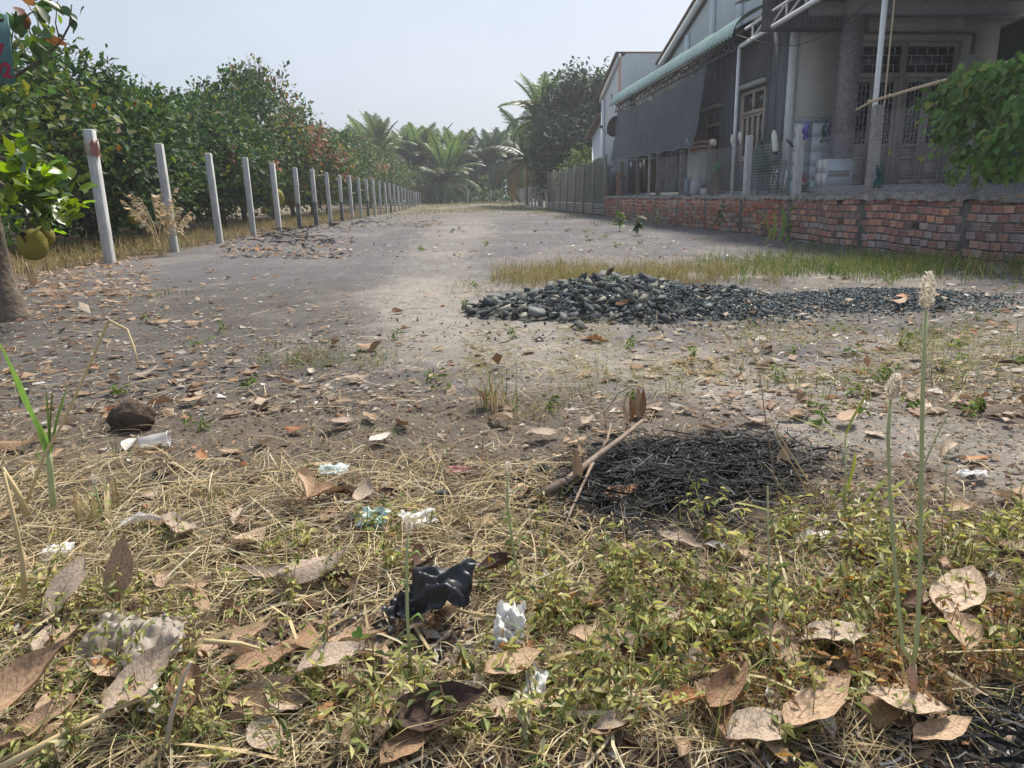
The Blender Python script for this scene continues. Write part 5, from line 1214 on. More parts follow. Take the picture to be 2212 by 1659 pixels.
weeds('weeds', 'low seedlings along the middle of the plot', 26, (900, 1900, 455, 560), None, .05, .12, 3, 6, FRESH, None, .04)

# ------------------------------------------------------------------ FALLEN LEAVES (individuals)
def leafV(seed, cl=.25, cw=.5, tw=.3, nu_=11, nv_=7, W=.25, torn=0):
    r0 = np.random.default_rng(seed); V = []; UV = []; ph = r0.uniform(0, 6)
    for i in range(nu_):
        u = i/(nu_-1); w = W*(math.sin(PI*min(1, u**.85))**.75*(1-.35*u**6) if 0 < u < 1 else .02)
        if torn: w *= 1-.5*torn*r0.random()**2
        for j in range(nv_):
            v = 2*j/(nv_-1)-1; a = tw*(u-.5); x = w*v*(1-.25*cw*abs(v)); z = cw*w*v*v*.9 + cl*(u-.45)**2 + .012*math.sin(u*22+abs(v)*5+ph) + .03*math.sin(u*7+v*3+ph)*abs(v)
            x, z = x*math.cos(a)-z*math.sin(a), x*math.sin(a)+z*math.cos(a); V.append((x, u-.5+.03*math.sin(v*2+ph)*abs(v), z)); UV.append((u, (v+1)/2))
    V = np.array(V); V[:, 2] -= V[:, 2].min(); return V, [grid_faces(nu_, nv_)], UV
PAL = {'tan': [(.46, .32, .21), (.52, .38, .26), (.42, .30, .21), (.56, .44, .33)], 'brown': [(.31, .19, .115), (.37, .24, .15), (.25, .15, .09), (.42, .29, .19)],
       'grey': [(.44, .35, .27), (.50, .41, .33), (.37, .29, .23), (.58, .50, .42)], 'dark': [(.085, .045, .03), (.12, .06, .04), (.065, .04, .03)], 'white': [(.66, .63, .58), (.72, .69, .65)], 'orange': [(.40, .16, .07), (.50, .28, .14)]}
LMAT = {k: leafmat('dry_leaf_'+k, v, trans=.12, vein=.38) for k, v in PAL.items()}
LVAR = [(.3, .6, .3), (.9, 1.1, .5), (-.5, .5, -.6), (.2, 1.6, .2), (.6, -.7, .6), (-.7, 1.2, .9), (.1, .35, .2), (1.2, .8, -.4)]
LMESH = {}
def lmesh(key, v, torn=0):
    k = (key, v, torn)
    if k not in LMESH:
        cl_, cw_, tw_ = LVAR[v]; V, F, UV = leafV(50+v+20*torn, cl_*.55, cw_*.6, tw_*.7, torn=torn); mm = MB(); mm.add(V, F, uv=UV)
        q = MB(); LMESH[k] = mm.mesh('fallen_leaf', LMAT[key], smooth=True, uv=True)
    return LMESH[k]
def leaf(p, L, yaw, key, v, label, pitch=0, roll=0, group='fallen leaves on the ground', wid=1., dz=.006, torn=0):
    z = float(onz(p[0], p[1])) + dz; o = link('fallen_leaf', lmesh(key, v, torn), None, (p[0], p[1], z)); o.rotation_mode = 'XYZ'
    o.matrix_world = Matrix.Translation((p[0], p[1], z)) @ Matrix.Rotation(yaw, 4, 'Z') @ Matrix.Rotation(pitch, 4, 'X') @ Matrix.Rotation(roll, 4, 'Y') @ Matrix.Diagonal((L*wid, L, L, 1))
    return tag(o, label, 'leaf', group)
R_ = math.radians
HERO = [ # px, py, length, yaw (0 = pointing away), key, variant, label, pitch, roll, width
 (1765, 1590, .165, 60, 'tan', 0, 'long tan leaf with clear midrib lying second from left in the lower right corner', 10, -12, .95),
 (1948, 1578, .120, -62, 'tan', 6, 'broad pale tan leaf resting on the foot of the celosia stalk', 4, 14, 1.55),
 (1560, 1555, .125, 50, 'brown', 1, 'folded brown leaf at the left of the lower right leaf group', 12, 20, .85),
 (2030, 1625, .115, 75, 'tan', 6, 'tan leaf half under the broad leaf in the lower right corner', 0, -8, .9),
 (2065, 1335, .20, 48, 'tan', 0, 'very large tan leaf lying on straw right of the celosia stalk', 8, -8, 1.0),
 (2068, 1420, .10, 20, 'tan', 3, 'round leaf with holes below the very large leaf at right', 15, 0, 1.5),
 (1640, 1630, .12, 80, 'grey', 2, 'torn grey leaf at the bottom edge under the long tan leaf', 0, 5, 1.2),
 (1800, 1425, .13, 95, 'grey', 2, 'pinkish grey leaf under the withered weeds', 12, 0, 1.1),
 (55, 1585, .18, 35, 'brown', 1, 'big curled brown leaf lying at the lower left corner', 24, 10, .9),
 (275, 1320, .135, 16, 'brown', 6, 'upright brown leaf with dark veins leaning in the grass at left', 62, 0, 1.0),
 (165, 1335, .13, 15, 'grey', 2, 'dusty pink leaf behind weeds left of the upright brown leaf', 35, 0, 1.1),
 (440, 1352, .06, -40, 'tan', 4, 'small tan leaf standing beside the bare soil', 35, 20, 1.),
 (680, 1275, .15, 62, 'grey', 4, 'curled grey tan leaf with torn side on the bare soil', 5, 15, .8),
 (1082, 1265, .10, 80, 'dark', 3, 'glossy dark brown leaf behind the black plastic', 20, -10, 1.3),
 (950, 1600, .15, 85, 'dark', 1, 'large dark red brown leaf at the bottom centre', 10, 10, 1.3),
 (1110, 1480, .11, 70, 'tan', 6, 'flat pinkish tan leaf near the bottom centre beside white flakes', 6, 0, 1.2),
 (720, 1490, .12, 70, 'grey', 2, 'grey tan leaf below the heart leaved seedling', 12, 0, 1.2),
 (580, 1490, .11, 75, 'brown', 0, 'tan brown leaf between weeds at the lower left', 10, 0, 1.1),
 (330, 1560, .15, 30, 'grey', 1, 'large grey brown leaf with arched veins at the lower left', 24, 8, 1.0),
 (415, 1570, .11, -10, 'brown', 3, 'orange brown leaf behind the thin pale stick at the lower left', 20, 0, 1.2),
 (1340, 1098, .10, 75, 'orange', 6, 'orange tan leaf on the front rim of the burnt patch', 10, 8, 1.2),
 (1240, 1075, .095, 12, 'tan', 5, 'tan leaf standing on its tip left of the burnt patch', 80, 25, .8),
 (1257, 1015, .085, -25, 'tan', 6, 'oval tan leaf caught behind the fallen branch', 55, 20, .9),
 (822, 962, .085, 60, 'white', 6, 'bleached white oval leaf on the straw', 14, 0, 1.4),
 (640, 1010-72, .075, 95, 'orange', 4, 'rust red leaf scrap beside a torn grey leaf', 6, 0, 1.1),
 (735, 930, .12, 85, 'grey', 2, 'torn pale grey leaf right of the rust red scrap', 8, 0, 1.1),
 (775, 830, .13, 88, 'grey', 4, 'arched greyish leaf with a hollow underside on bare soil', 4, 12, .9),
 (345, 990, .13, 78, 'tan', 0, 'smooth tan leaf in front of the clear plastic cup', 6, -14, .75),
 (420, 875, .13, 75, 'tan', 6, 'long tan leaf above right of the dirt clod', 12, 0, .8),
 (350, 880, .11, 85, 'brown', 3, 'brown folded leaf just right of the dirt clod', 10, 0, .9),
 (425, 702, .16, 85, 'tan', 4, 'wide pale curled leaf on dark soil at left', 6, 8, .9),
 (355, 700, .13, 80, 'tan', 6, 'pale leaf left of the wide curled leaf on dark soil', 10, 10, 1.1),
 (545, 820, .10, 70, 'tan', 7, 'cupped tan leaf standing above the straw left of centre', 20, 0, 1.1),
 (800, 760, .14, 80, 'tan', 4, 'tan leaf beside a green tuft left of centre', 10, 0, 1.),
 (815, 765, .10, 60, 'brown', 3, 'brown upright leaf next to the green tuft', 40, 0, 1.3),
 (40, 980, .15, 85, 'brown', 4, 'brown leaf rolled at the left edge among straw', 4, 6, .8),
 (120, 985-32, .13, 88, 'grey', 2, 'grey veined leaf behind the broad grass blades', 20, 0, 1.2),
 (1170, 950, .13, 92, 'grey', 2, 'pinkish grey torn leaf left of the branch tip', 6, 0, 1.2),
 (790, 1125, .10, 10, 'grey', 7, 'upright pale leaf above the green plastic wrapper', 24, 0, 1.1),
 (700, 1100, .12, 70, 'brown', 5, 'crumpled reddish brown leaf above the green wrapper', 15, 0, 1.3),
 (655, 1110, .15, -20, 'tan', 5, 'twisted tan leaf with raised tip left of the green wrapper', 26, 20, .7),
 (1690, 1025, .085, 25, 'tan', 1, 'tan leaf lying at the right side of the burnt patch', 40, 0, 1.0),
 (1345, 690, .14, 60, 'brown', 1, 'curled red brown leaf at the foot of the rubble heap', 15, 10, .8),
 (1490, 655, .12, 85, 'tan', 0, 'cream ribbed leaf lying on the gravel', 8, -12, .8),
 (1320, 585, .10, 70, 'dark', 3, 'dark red leaf standing on top of the rubble heap', 45, 0, 1.2),
 (1715, 905, .13, 85, 'tan', 0, 'pale tan leaf at the edge of the sandy path at right', 6, 0, .6),
 (1830, 918, .11, 60, 'tan', 6, 'tan leaf beside the tall grass blades on the path at right', 25, 0, 1.2),
 (2010-70, 800-130, .14, 70, 'tan', 4, 'crumpled tan leaf right of the gravel tail', 10, 0, 1.2)]
for px, py, L, yaw, key, v, lb, pi_, ro, wd in HERO:
    pt = G(px, py); up_ = abs(math.sin(R_(pi_)))*L*.5
    if py < 600: pt = AY(px, 640, 5.5)
    leaf(pt, L, -R_(yaw), key, v, lb, R_(pi_ if pi_ > 30 else pi_*.5), R_(ro), wid=wd, dz=.012+up_*.8 + (.03 if py > 1100 else 0))
# random ones: colours and places told apart by label
LAND = [('the burnt patch', 1500, 1030), ('the fallen branch', 1250, 1010), ('the black plastic bag', 950, 1330), ('the celosia foot', 1975, 1500), ('the earth lump', 288, 920), ('the plastic cup', 302, 965), ('the blue wrapper', 722, 1022),
 ('the red and white wrapper', 990, 1018), ('the green wrapper', 810, 1150), ('the straw tuft', 1065, 860), ('the hanging withered leaves', 1355, 870), ('the broad grass plant', 110, 1080), ('the grey plastic sheet', 320, 1440), ('the rubble heap', 1300, 650),
 ('the gravel tail', 1850, 660), ('the near tree trunk', 30, 650), ('the heart leaved seedling', 730, 1400), ('the bleached white leaf', 822, 962), ('the white foam flake', 1105, 1385), ('the nearest post', 235, 570), ('the lower right leaf group', 1780, 1580), ('the big lower left leaf', 55, 1585), ('the very large tan leaf', 2065, 1330), ('the spreading grass blades', 1826, 960), ('the small green tuft', 640, 785), ('the bent dry stem', 232, 700), ('the paper scrap at left', 128, 1212), ('the dark red leaf', 950, 1600)]
def zone(px, py):
    n_, lx, ly = min(LAND, key=lambda l: math.hypot(l[1]-px, (l[2]-py)*1.5)); dx, dy = px-lx, (py-ly)*1.5; d = math.hypot(dx, dy)
    w = ('right of' if dx > 0 else 'left of') if abs(dx) > abs(dy) else ('in front of' if dy > 0 else 'beyond')
    return ('close ' if d < 70 else '' if d < 160 else 'well ')+w+' '+n_
USED = {}
DESC = {'tan': 'dry tan leaf', 'brown': 'dry brown leaf', 'grey': 'faded grey leaf', 'dark': 'dark brown leaf', 'orange': 'rusty orange leaf', 'white': 'bleached pale leaf'}
nr = 300-len(HERO)-4; cnt = 0
while cnt < nr:
    py = 600+1060*rng.random()**.8; px = rng.uniform(-20, 2230)
    if py < 900 and 880 < px < 1250 and rng.random() < .75: continue
    pt = G(px, py)
    if burn(pt[0], pt[1]) > .35 or (heapz(pt[0], pt[1]) > .1 and rng.random() < .8): continue
    key = rng.choice(['tan', 'brown', 'grey', 'dark', 'orange', 'white'], p=[.36, .24, .24, .07, .05, .04])
    L = rng.uniform(.055, .13) if py < 1250 else rng.uniform(.045, .12)
    wv = rng.uniform(.75, 1.35); size = ('small' if L < .075 else 'large' if L > .105 else 'middling')+(' narrow' if wv < .9 else ' broad' if wv > 1.2 else '')
    lab = f'{size} {DESC[key]} {zone(px, py)}'; USED[lab] = USED.get(lab, 0)+1
    if USED[lab] > 1: continue
    leaf(pt, L, rng.uniform(0, 6.28), key, int(rng.integers(8)), lab, rng.normal()*.12, rng.normal()*.2, wid=wv, dz=.006+.012*rng.random()+(.012 if py > 1150 else 0), torn=int(rng.random() < .5)); cnt += 1
# ------------------------------------------------------------------ PLANTS AND RUBBISH IN FRONT
def P3(px, py, dz=0.0):
    p = G(px, py); return np.array([p[0], p[1], float(onz(p[0], p[1]))+dz])
def ribbon_curve(m, pts, w, fold=.25, col=None, n=14):
    """a broad grass blade: creased strip along a smooth curve"""
    pts = np.array(pts, float); t = np.linspace(0, len(pts)-1, n); i = np.minimum(t.astype(int), len(pts)-2); f_ = (t-i)[:, None]
    def cr(a): # catmull
        p0 = a[np.maximum(i-1, 0)]; p1 = a[i]; p2 = a[i+1]; p3 = a[np.minimum(i+2, len(a)-1)]
        return .5*((2*p1)+(-p0+p2)*f_+(2*p0-5*p1+4*p2-p3)*f_**2+(-p0+3*p1-3*p2+p3)*f_**3)
    C = cr(pts); T = np.gradient(C, axis=0); T /= np.linalg.norm(T, axis=1)[:, None]
    view = C-_C; S = np.cross(T, view); S /= np.linalg.norm(S, axis=1)[:, None]; N_ = np.cross(S, T)
    u = np.linspace(0, 1, n); W = w*np.minimum(1, np.minimum(u*6+.45, (1-u)*3.2+.02))[:, None]*.5
    V = np.stack([C-S*W+N_*W*fold, C, C+S*W+N_*W*fold], 1).reshape(-1, 3)
    uv = np.stack([np.repeat(u, 3), np.tile([0, .5, 1], n)], -1)
    m.add(V, [grid_faces(n, 3)], col, uv); return m
M['blade'] = mat('grass_blade', (.13, .22, .06), (.19, .28, .08), 5, .45, objrand=.25, trans=.35, stretch=(30, 30, 2))
M['blade_y'] = mat('yellow_grass_blade', (.28, .32, .07), (.36, .36, .10), 5, .5, objrand=.2, trans=.35)
M['stem_g'] = mat('pale_green_stem', (.40, .44, .22), (.48, .50, .28), 12, .6, trans=.15)
M['stem_p'] = mat('pinkish_stem', (.42, .22, .18), (.50, .34, .20), 12, .6)
M['straw_m'] = mat('straw_stem', (.50, .38, .19), (.58, .46, .26), 14, .7)
M['twig_m'] = mat('grey_brown_twig', (.20, .145, .11), (.30, .23, .18), 22, .85, .002, 80)
# broad grass plant at the left
b0 = P3(118, 1112); Yb = b0[1]
gp = thing('grass_plant', 'broad bladed green grass plant with cut tips at the left edge', 'plant', tuple(b0))
def Q(px, py, dy=0): return AY(px, py, Yb+dy)-b0
m = MB(); tube(m, [(0, 0, -.02), Q(112, 1060), Q(108, 1010), Q(104, 970)], [.0085, .0085, .008, .006], 8); m.obj('stalk', M['stem_g'], gp, smooth=True)
for pts, w, k in [([Q(104, 985), Q(92, 935, -.02), Q(60, 870, -.04), Q(30, 800, -.06), Q(-25, 690, -.08)], .020, 'blade'), ([Q(106, 985), Q(115, 930), Q(128, 880), Q(148, 825)], .018, 'blade'), ([Q(104, 985), Q(103, 920), Q(100, 870), Q(98, 838)], .010, 'blade'), ([Q(106, 980), Q(107, 910), Q(110, 870), Q(112, 840)], .010, 'blade'), ([Q(102, 1000), Q(85, 985), Q(80, 970)], .009, 'blade')]:
    m = MB(); ribbon_curve(m, pts, w, .35); m.obj('blade', M[k], gp, smooth=True)
# dry bent stem at left
def stem(name, label, pix_, Y0, r, mt, cat='stem', dys=None, group=None, n=6):
    p0 = AY(*pix_[0], Y0); m = MB(); pts = [AY(px, py, Y0+(dys[i] if dys else 0))-p0 for i, (px, py) in enumerate(pix_)]
    tube(m, pts, np.linspace(r, r*.45, len(pts)), n); o = m.obj(name, mt, None, tuple(p0), smooth=True); return tag(o, label, cat, group)
stem('dry_stem', 'tall bent dry straw stem leaning across the left front', [(50, 1105), (95, 985), (135, 915), (190, 795), (232, 698), (236, 692), (275, 712), (290, 752), (300, 795)], 1.62, .0042, M['straw_m'], dys=[0, .02, .03, .06, .08, .08, .05, .03, 0])
stem('dry_stem', 'rust brown dry blade stem at the far left edge', [(52, 1290), (50, 1220), (35, 1140), (8, 1020)], 1.24, .005, M['straw_m'])
stem('dry_stem', 'thick broken straw stub at the far left edge', [(60, 1115), (35, 1060), (5, 1010)], 1.6, .008, M['straw_m'])
stem('dry_stem', 'pale stick lying aslant over grey plastic at the lower left', [(358, 1615), (372, 1540), (395, 1465), (412, 1430)], .96, .0042, flat('pale_stick', (.55, .47, .36)))
stem('dry_stem', 'forked pale straw lying near the bottom centre', [(1180, 1700), (1230, 1640), (1258, 1590), (1275, 1545)], .94, .0032, M['straw_m'])
stem('straw_cane', 'pale cane lying across the lower left corner', [(0, 1660), (130, 1590), (275, 1520), (420, 1475)], 1.0, .006, M['straw_m'], dys=[-.06, -.02, .02, .06])
stem('straw_cane', 'pale split cane beside the small tan leaf', [(440, 1385), (520, 1390), (575, 1405)], 1.12, .0045, M['straw_m'])
stem('dry_stem', 'long grey stem crossing the lower right corner', [(1830, 1500), (1950, 1550), (2080, 1600), (2230, 1690)], .99, .003, M['twig_m'], dys=[.04, 0, -.04, -.09])
# dark thin stalks at right
for i, (lb, pts, Y0, r, mt) in enumerate([('thin dark stem rising from the right side of the burnt patch', [(1690, 1130), (1668, 1000), (1650, 880), (1640, 800)], 1.75, .0022, 'twig_m'), ('slim green stem standing at the bottom right of centre', [(1665, 1480), (1664, 1330), (1660, 1180), (1658, 1050)], 1.0, .0022, 'stem_g'),
    ('bent dry stalk right of the burnt patch', [(1790, 1110), (1740, 1030), (1690, 950), (1660, 900)], 1.68, .0026, 'straw_m'), ('second dry stalk crossing beside the bent stalk', [(1745, 1060), (1700, 985), (1655, 905)], 1.70, .002, 'straw_m'),
    ('leaning yellow green stem at the right with side shoots', [(1975, 1055), (2015, 960), (2050, 890), (2085, 835)], 1.55, .0024, 'stem_g'), ('thin stalk right of the celosia with a leaf', [(2040, 1085), (2045, 1010), (2050, 960)], 1.5, .0018, 'stem_g')]):
    stem('weed_stalk', lb, pts, Y0, r, M[mt], group='thin weed stalks at the right')
# celosia: two white flower spikes on a forked stalk
def spike_mesh(L, r, seed):
    r0 = np.random.default_rng(seed); m = MB(); n = 300
    u = r0.random(n); a = r0.uniform(0, 6.283, n); rr = r*np.sin(PI*np.clip(u*.80+.17, 0, 1))**.55
    pos = np.stack([rr*.45*np.cos(a), rr*.45*np.sin(a), u*L], -1)
    D = np.stack([np.cos(a), np.sin(a), np.full(n, .95)+.35*r0.normal(size=n)], -1); R = frames(D, np.stack([np.cos(a), np.sin(a), np.full(n, -.5)], -1))
    s = r*1.0*np.sin(PI*np.clip(u*.6+.35, 0, 1))**.4*r0.uniform(.8, 1.15, n)
    V = np.array([(0, 0, 0), (-.2, .5, .06), (.2, .5, .06), (0, 1, 0)]); inst(m, V, [np.array([(0, 2, 3, 1)])], pos, R, s, pal([(.70, .66, .56), (.78, .74, .66), (.74, .58, .52)], n, [.45, .42, .13], .07))
    return m
M['spike'] = mat('flower_spike', W1, (.9, .9, .88), 60, .8, col=True, trans=.25)
ce = thing('celosia', 'tall forked celosia with two white feathery flower spikes at right', 'plant', tuple(P3(1972, 1545))); c0_ = np.array(ce.location); Yc = c0_[1]
def C_(px, py, dy=0): return AY(px, py, Yc+dy)-c0_
m = MB(); tube(m, [(0, 0, -.02), C_(1974, 1480), C_(1972, 1435)], [.0062, .0055, .005], 8); m.obj('stalk', M['stem_p'], ce, smooth=True)
m = MB(); tube(m, [C_(1972, 1435), C_(1980, 1390), C_(1987, 1250), C_(1990, 1050), C_(1993, 850), C_(2000, 668)], [.0037, .0035, .0032, .003, .0028, .0024], 8); m.obj('stem', M['stem_g'], ce, smooth=True)
m = MB(); tube(m, [C_(1972, 1435), C_(1950, 1400), C_(1935, 1250), C_(1922, 1060), C_(1918, 940), C_(1924, 862)], [.0033, .0031, .0028, .0026, .0024, .002], 8); m.obj('stem', M['stem_g'], ce, smooth=True)
o = spike_mesh(.050, .0088, 1).obj('flower_spike', M['spike'], ce, tuple(C_(2001, 668)), col=True); o.rotation_euler = (0, math.radians(-3), 0)
o = spike_mesh(.036, .0085, 2).obj('flower_spike', M['spike'], ce, tuple(C_(1925, 863)), col=True); o['label'] = 'shorter flower spike with a pink side'; o.rotation_euler = (0, math.radians(6), 0)
for (px, py) in [(1922, 1080), (1990, 1120)]:
    m = MB(); ribbon_curve(m, [C_(px, py), C_(px+22, py-18), C_(px+35, py-5)], .006); m.obj('leaf', M['blade_y'], ce)
for lb, pts, L in [('small celosia with a dull grey spike at bottom centre', [(890, 1490), (880, 1330), (878, 1210), (882, 1150)], .026), ('thin celosia with a small spike left of the burnt patch', [(1130, 1290), (1108, 1180), (1095, 1090), (1098, 1025)], .024), ('short celosia with a pink bud in the left straw', [(225, 1130), (212, 1080), (205, 1045)], .022)]:
    b_ = P3(*pts[0]); t = thing('celosia', lb, 'plant', tuple(b_), 'small celosia plants'); m = MB(); tube(m, [AY(px, py, b_[1])-b_ for px, py in pts], np.linspace(.0034, .0022, len(pts)), 6); m.obj('stem', M['stem_g'], t, smooth=True)
    o = spike_mesh(L, .0062, 5).obj('flower_spike', M['spike'], t, tuple(AY(*pts[-1], b_[1])-b_), col=True); o.scale = (1, 1, 1.1)
    for k in range(4):
        f_ = .25+.2*k; q = np.array(pts, float); a = q[0]*(1-f_)+q[-1]*f_; m = MB(); s = 1 if k % 2 else -1
        ribbon_curve(m, [AY(*a, b_[1])-b_, AY(a[0]+s*18, a[1]-12, b_[1])-b_, AY(a[0]+s*30, a[1]+6, b_[1])-b_], .008); m.obj('leaf', M['blade'], t)
# tall grass blades right of the burnt patch, straw tuft in the middle
tg = thing('grass_plant', 'green grass stem with two long spreading blades at right', 'plant', tuple(P3(1826, 1130))); t0 = np.array(tg.location)
T_ = lambda px, py, dy=0: AY(px, py, t0[1]+dy)-t0
m = MB(); tube(m, [(0, 0, -.01), T_(1826, 1050), T_(1826, 940)], [.003, .0026, .002], 6); m.obj('stalk', M['stem_g'], tg)
for pts, w in [([T_(1826, 955), T_(1790, 930), T_(1745, 912), T_(1705, 898)], .012), ([T_(1826, 940), T_(1840, 905), T_(1860, 870), T_(1878, 835)], .010), ([T_(1828, 1060), T_(1842, 1010), T_(1848, 975)], .013), ([T_(1860, 1100), T_(1890, 1060), T_(1915, 1030)], .014), ([T_(1905, 1075), T_(1935, 1050), T_(1958, 1035)], .014), ([T_(1590-0, 1085), T_(1630, 1092), T_(1680, 1108)], .012)]:
    m = MB(); ribbon_curve(m, pts, w); m.obj('blade', M['blade_y'], tg, smooth=True)
def tuft(px, py, n, h0, h1, w, cols, spread, label, lean=.6, wts=None):
    p = P3(px, py); t = thing('grass_tuft', label, 'grass tuft', tuple(p)); x = rng.normal(size=n)*spread; y = rng.normal(size=n)*spread; m = MB()
    blades_at(m, x, y, rng.uniform(h0, h1, n), rng.uniform(.7, 1.2, n)*w, pal(cols, n, wts, .2), lean, z=np.zeros(n)-.005); tag(m.obj('blades', M['drystuff'], t, col=True), kind='stuff')
tuft(1065, 885, 75, .09, .24, .0045, STRAW[:3]+FRESH[:2], .035, 'tall straw coloured tuft with a few green blades at the centre', .5, [.3, .25, .2, .15, .1])
tuft(640, 785, 60, .05, .10, .004, FRESH+DRYG[:2], .10, 'small green tuft on bare soil left of centre', .9)
tuft(205, 1130, 26, .06, .13, .011, STRAW[:3], .022, 'cut straw clump behind the pink celosia bud', .5)
tuft(240, 1090, 16, .06, .12, .008, STRAW[:3], .02, 'cut cane stubble right of the pink celosia bud', .4)
tuft(330, 640, 40, .05, .13, .006, FRESH+DRYG[:1], .12, 'low green weed patch on the dark soil before the posts', .9)
tuft(180, 600, 60, .05, .14, .006, DRYG+STRAW[:2], .20, 'dry straw tufts at the foot of the nearest post', .9)
# plume grass by the orchard
p = P3(370, 520); p[1] = 11.8; p = np.array([AY(345, 505, 11.8)[0], 11.8, float(gz(-4.9, 11.8))]); t = thing('plume_grass', 'dry plume grass with drooping seed heads between the first two posts', 'plant', tuple(p)); m = MB(); m2 = MB()
for k in range(15):
    a = rng.uniform(-1.2, 1.0); h = rng.uniform(.5, .98); e = np.array([a*.42, rng.normal()*.2, h]); mid = e*[.4, .4, .6]
    tube(m, [(rng.normal()*.05, 0, 0), mid, e], [.006, .005, .003], 4, cap=False)
    q = 14; u = np.linspace(.55, 1, q)[:, None]; B = mid*(1-(u-.5)*2)+e*((u-.5)*2); d = np.stack([np.sign(a+.01)*np.ones(q)*.7+rng.normal(size=q)*.3, rng.normal(size=q)*.3, rng.uniform(-.6, .4, q)], -1)
    inst(m2, LV4, LF4, B, frames(d, rdirs(q)), np.full(q, .10)*rng.uniform(.6, 1.2, q), pal([(.62, .52, .36), (.54, .42, .27)], q))
m.obj('stems', M['straw_m'], t); tag(m2.obj('seed_heads', M['drystuff'], t, col=True), kind='stuff')
# heart leaved seedlings
for i, (px, py, lv_, lb) in enumerate([(592, 1452, [(592, 1425, 0, .034)], 'single heart shaped green leaf on the bare soil'), (730, 1430, [(716, 1400, -.4, .034), (742, 1402, .3, .032), (768, 1362, .8, .018)], 'green seedling with three heart shaped leaves on the bare soil')]):
    b_ = P3(px, py); t = thing('seedling', lb, 'seedling', tuple(b_)); 
    for (qx, qy, rr, s) in lv_:
        e = AY(qx, qy, b_[1])-b_; m = MB(); tube(m, [(0, 0, -.004), e*.6+[.004, 0, 0], e], [.0014, .0012, .001], 5); m.obj('stalk', M['stem_g'], t)
        o = link('leaf', hm['heart'], t, tuple(e)); o.scale = (s*1.3, s, s); o.rotation_euler = (math.radians(-48), rr*.4, rr+PI)
# withered hanging leaf cluster on a bent stick
hc = thing('withered_branch', 'bent twig with three withered brown leaves hanging in a bunch', 'branch', tuple(P3(1310, 925))); h0_ = np.array(hc.location)
H_c = lambda px, py, dy=0: AY(px, py, h0_[1]+dy)-h0_
m = MB(); tube(m, [(0, 0, -.01), H_c(1305, 890), H_c(1335, 850), H_c(1365, 833), H_c(1390, 838)], [.0035, .003, .0028, .002, .0015], 6); m.obj('twig', M['twig_m'], hc)
for (px, py, dy, L, wd, yw, key, v) in [(1372, 872, 0, .115, .62, .3, 'tan', 1), (1388, 870, .02, .105, .55, -.5, 'brown', 5), (1345, 885, -.02, .10, .9, .9, 'tan', 7), (1360, 885, .03, .10, .6, 0, 'brown', 3)]:
    o = link('leaf', lmesh(key, v), hc, tuple(H_c(px, py, dy))); o.matrix_local = Matrix.Translation(H_c(px, py, dy)) @ Matrix.Rotation(yw, 4, 'Z') @ Matrix.Rotation(math.radians(83), 4, 'X') @ Matrix.Rotation(.3, 4, 'Y') @ Matrix.Diagonal((L*wd, L, L, 1))
# fallen branch
fb = thing('fallen_branch', 'forked grey brown branch lying at the left rim of the burnt patch', 'branch', tuple(P3(1170, 1065))); f0_ = np.array(fb.location)
def FB(px, py, z): q = G(px, py, z+.035); return q-f0_
m = MB(); tube(m, [FB(1160, 1070, .012), FB(1230, 1035, .03), FB(1290, 985, .055), FB(1345, 945, .075), FB(1388, 908, .09)], [.011, .0105, .009, .007, .005], 8, jit=.1); m.obj('limb', M['twig_m'], fb, smooth=True)
m = MB(); tube(m, [FB(1290, 985, .055), FB(1312, 950, .075), FB(1320, 915, .10)], [.005, .004, .003], 6); m.obj('side_twig', M['twig_m'], fb)
m = MB(); tube(m, [FB(1285, 990, .05), FB(1262, 1040, .03), FB(1235, 1100, .012), FB(1215, 1150, .01)], [.005, .0042, .0035, .002], 6); m.obj('side_twig', M['twig_m'], fb)
stem('charred_stick', 'thin brown stick across the front of the burnt patch', [(1390, 1150), (1450, 1095), (1520, 1050)], 1.75, .004, M['twig_m'], cat='stick', dys=[-.1, 0, .12])
# dirt clod
bm = bmesh.new(); bmesh.ops.create_icosphere(bm, subdivisions=4, radius=1); V = np.array([v.co[:] for v in bm.verts]); F = np.array([[v.index for v in f.verts] for f in bm.faces]); bm.free()
k_ = 1+.35*(fbm(V[:, 0]*2+3, V[:, 1]*2+V[:, 2]*1.7, 5, 4)-.5)+.22*(fbm(V[:, 0]*9+3, V[:, 1]*9+V[:, 2]*7, 8, 3)-.5); V = V*k_[:, None]*np.array([.078, .06, .062])
p = P3(288, 925); o = MB().add(V, [F]).obj('dirt_clod', mat('clod', (.055, .038, .028), (.10, .072, .052), 40, .95, .006, 90), None, (p[0], p[1], p[2]+.036)); tag(o, 'dark brown crumbly lump of earth on the straw at left', 'clod')
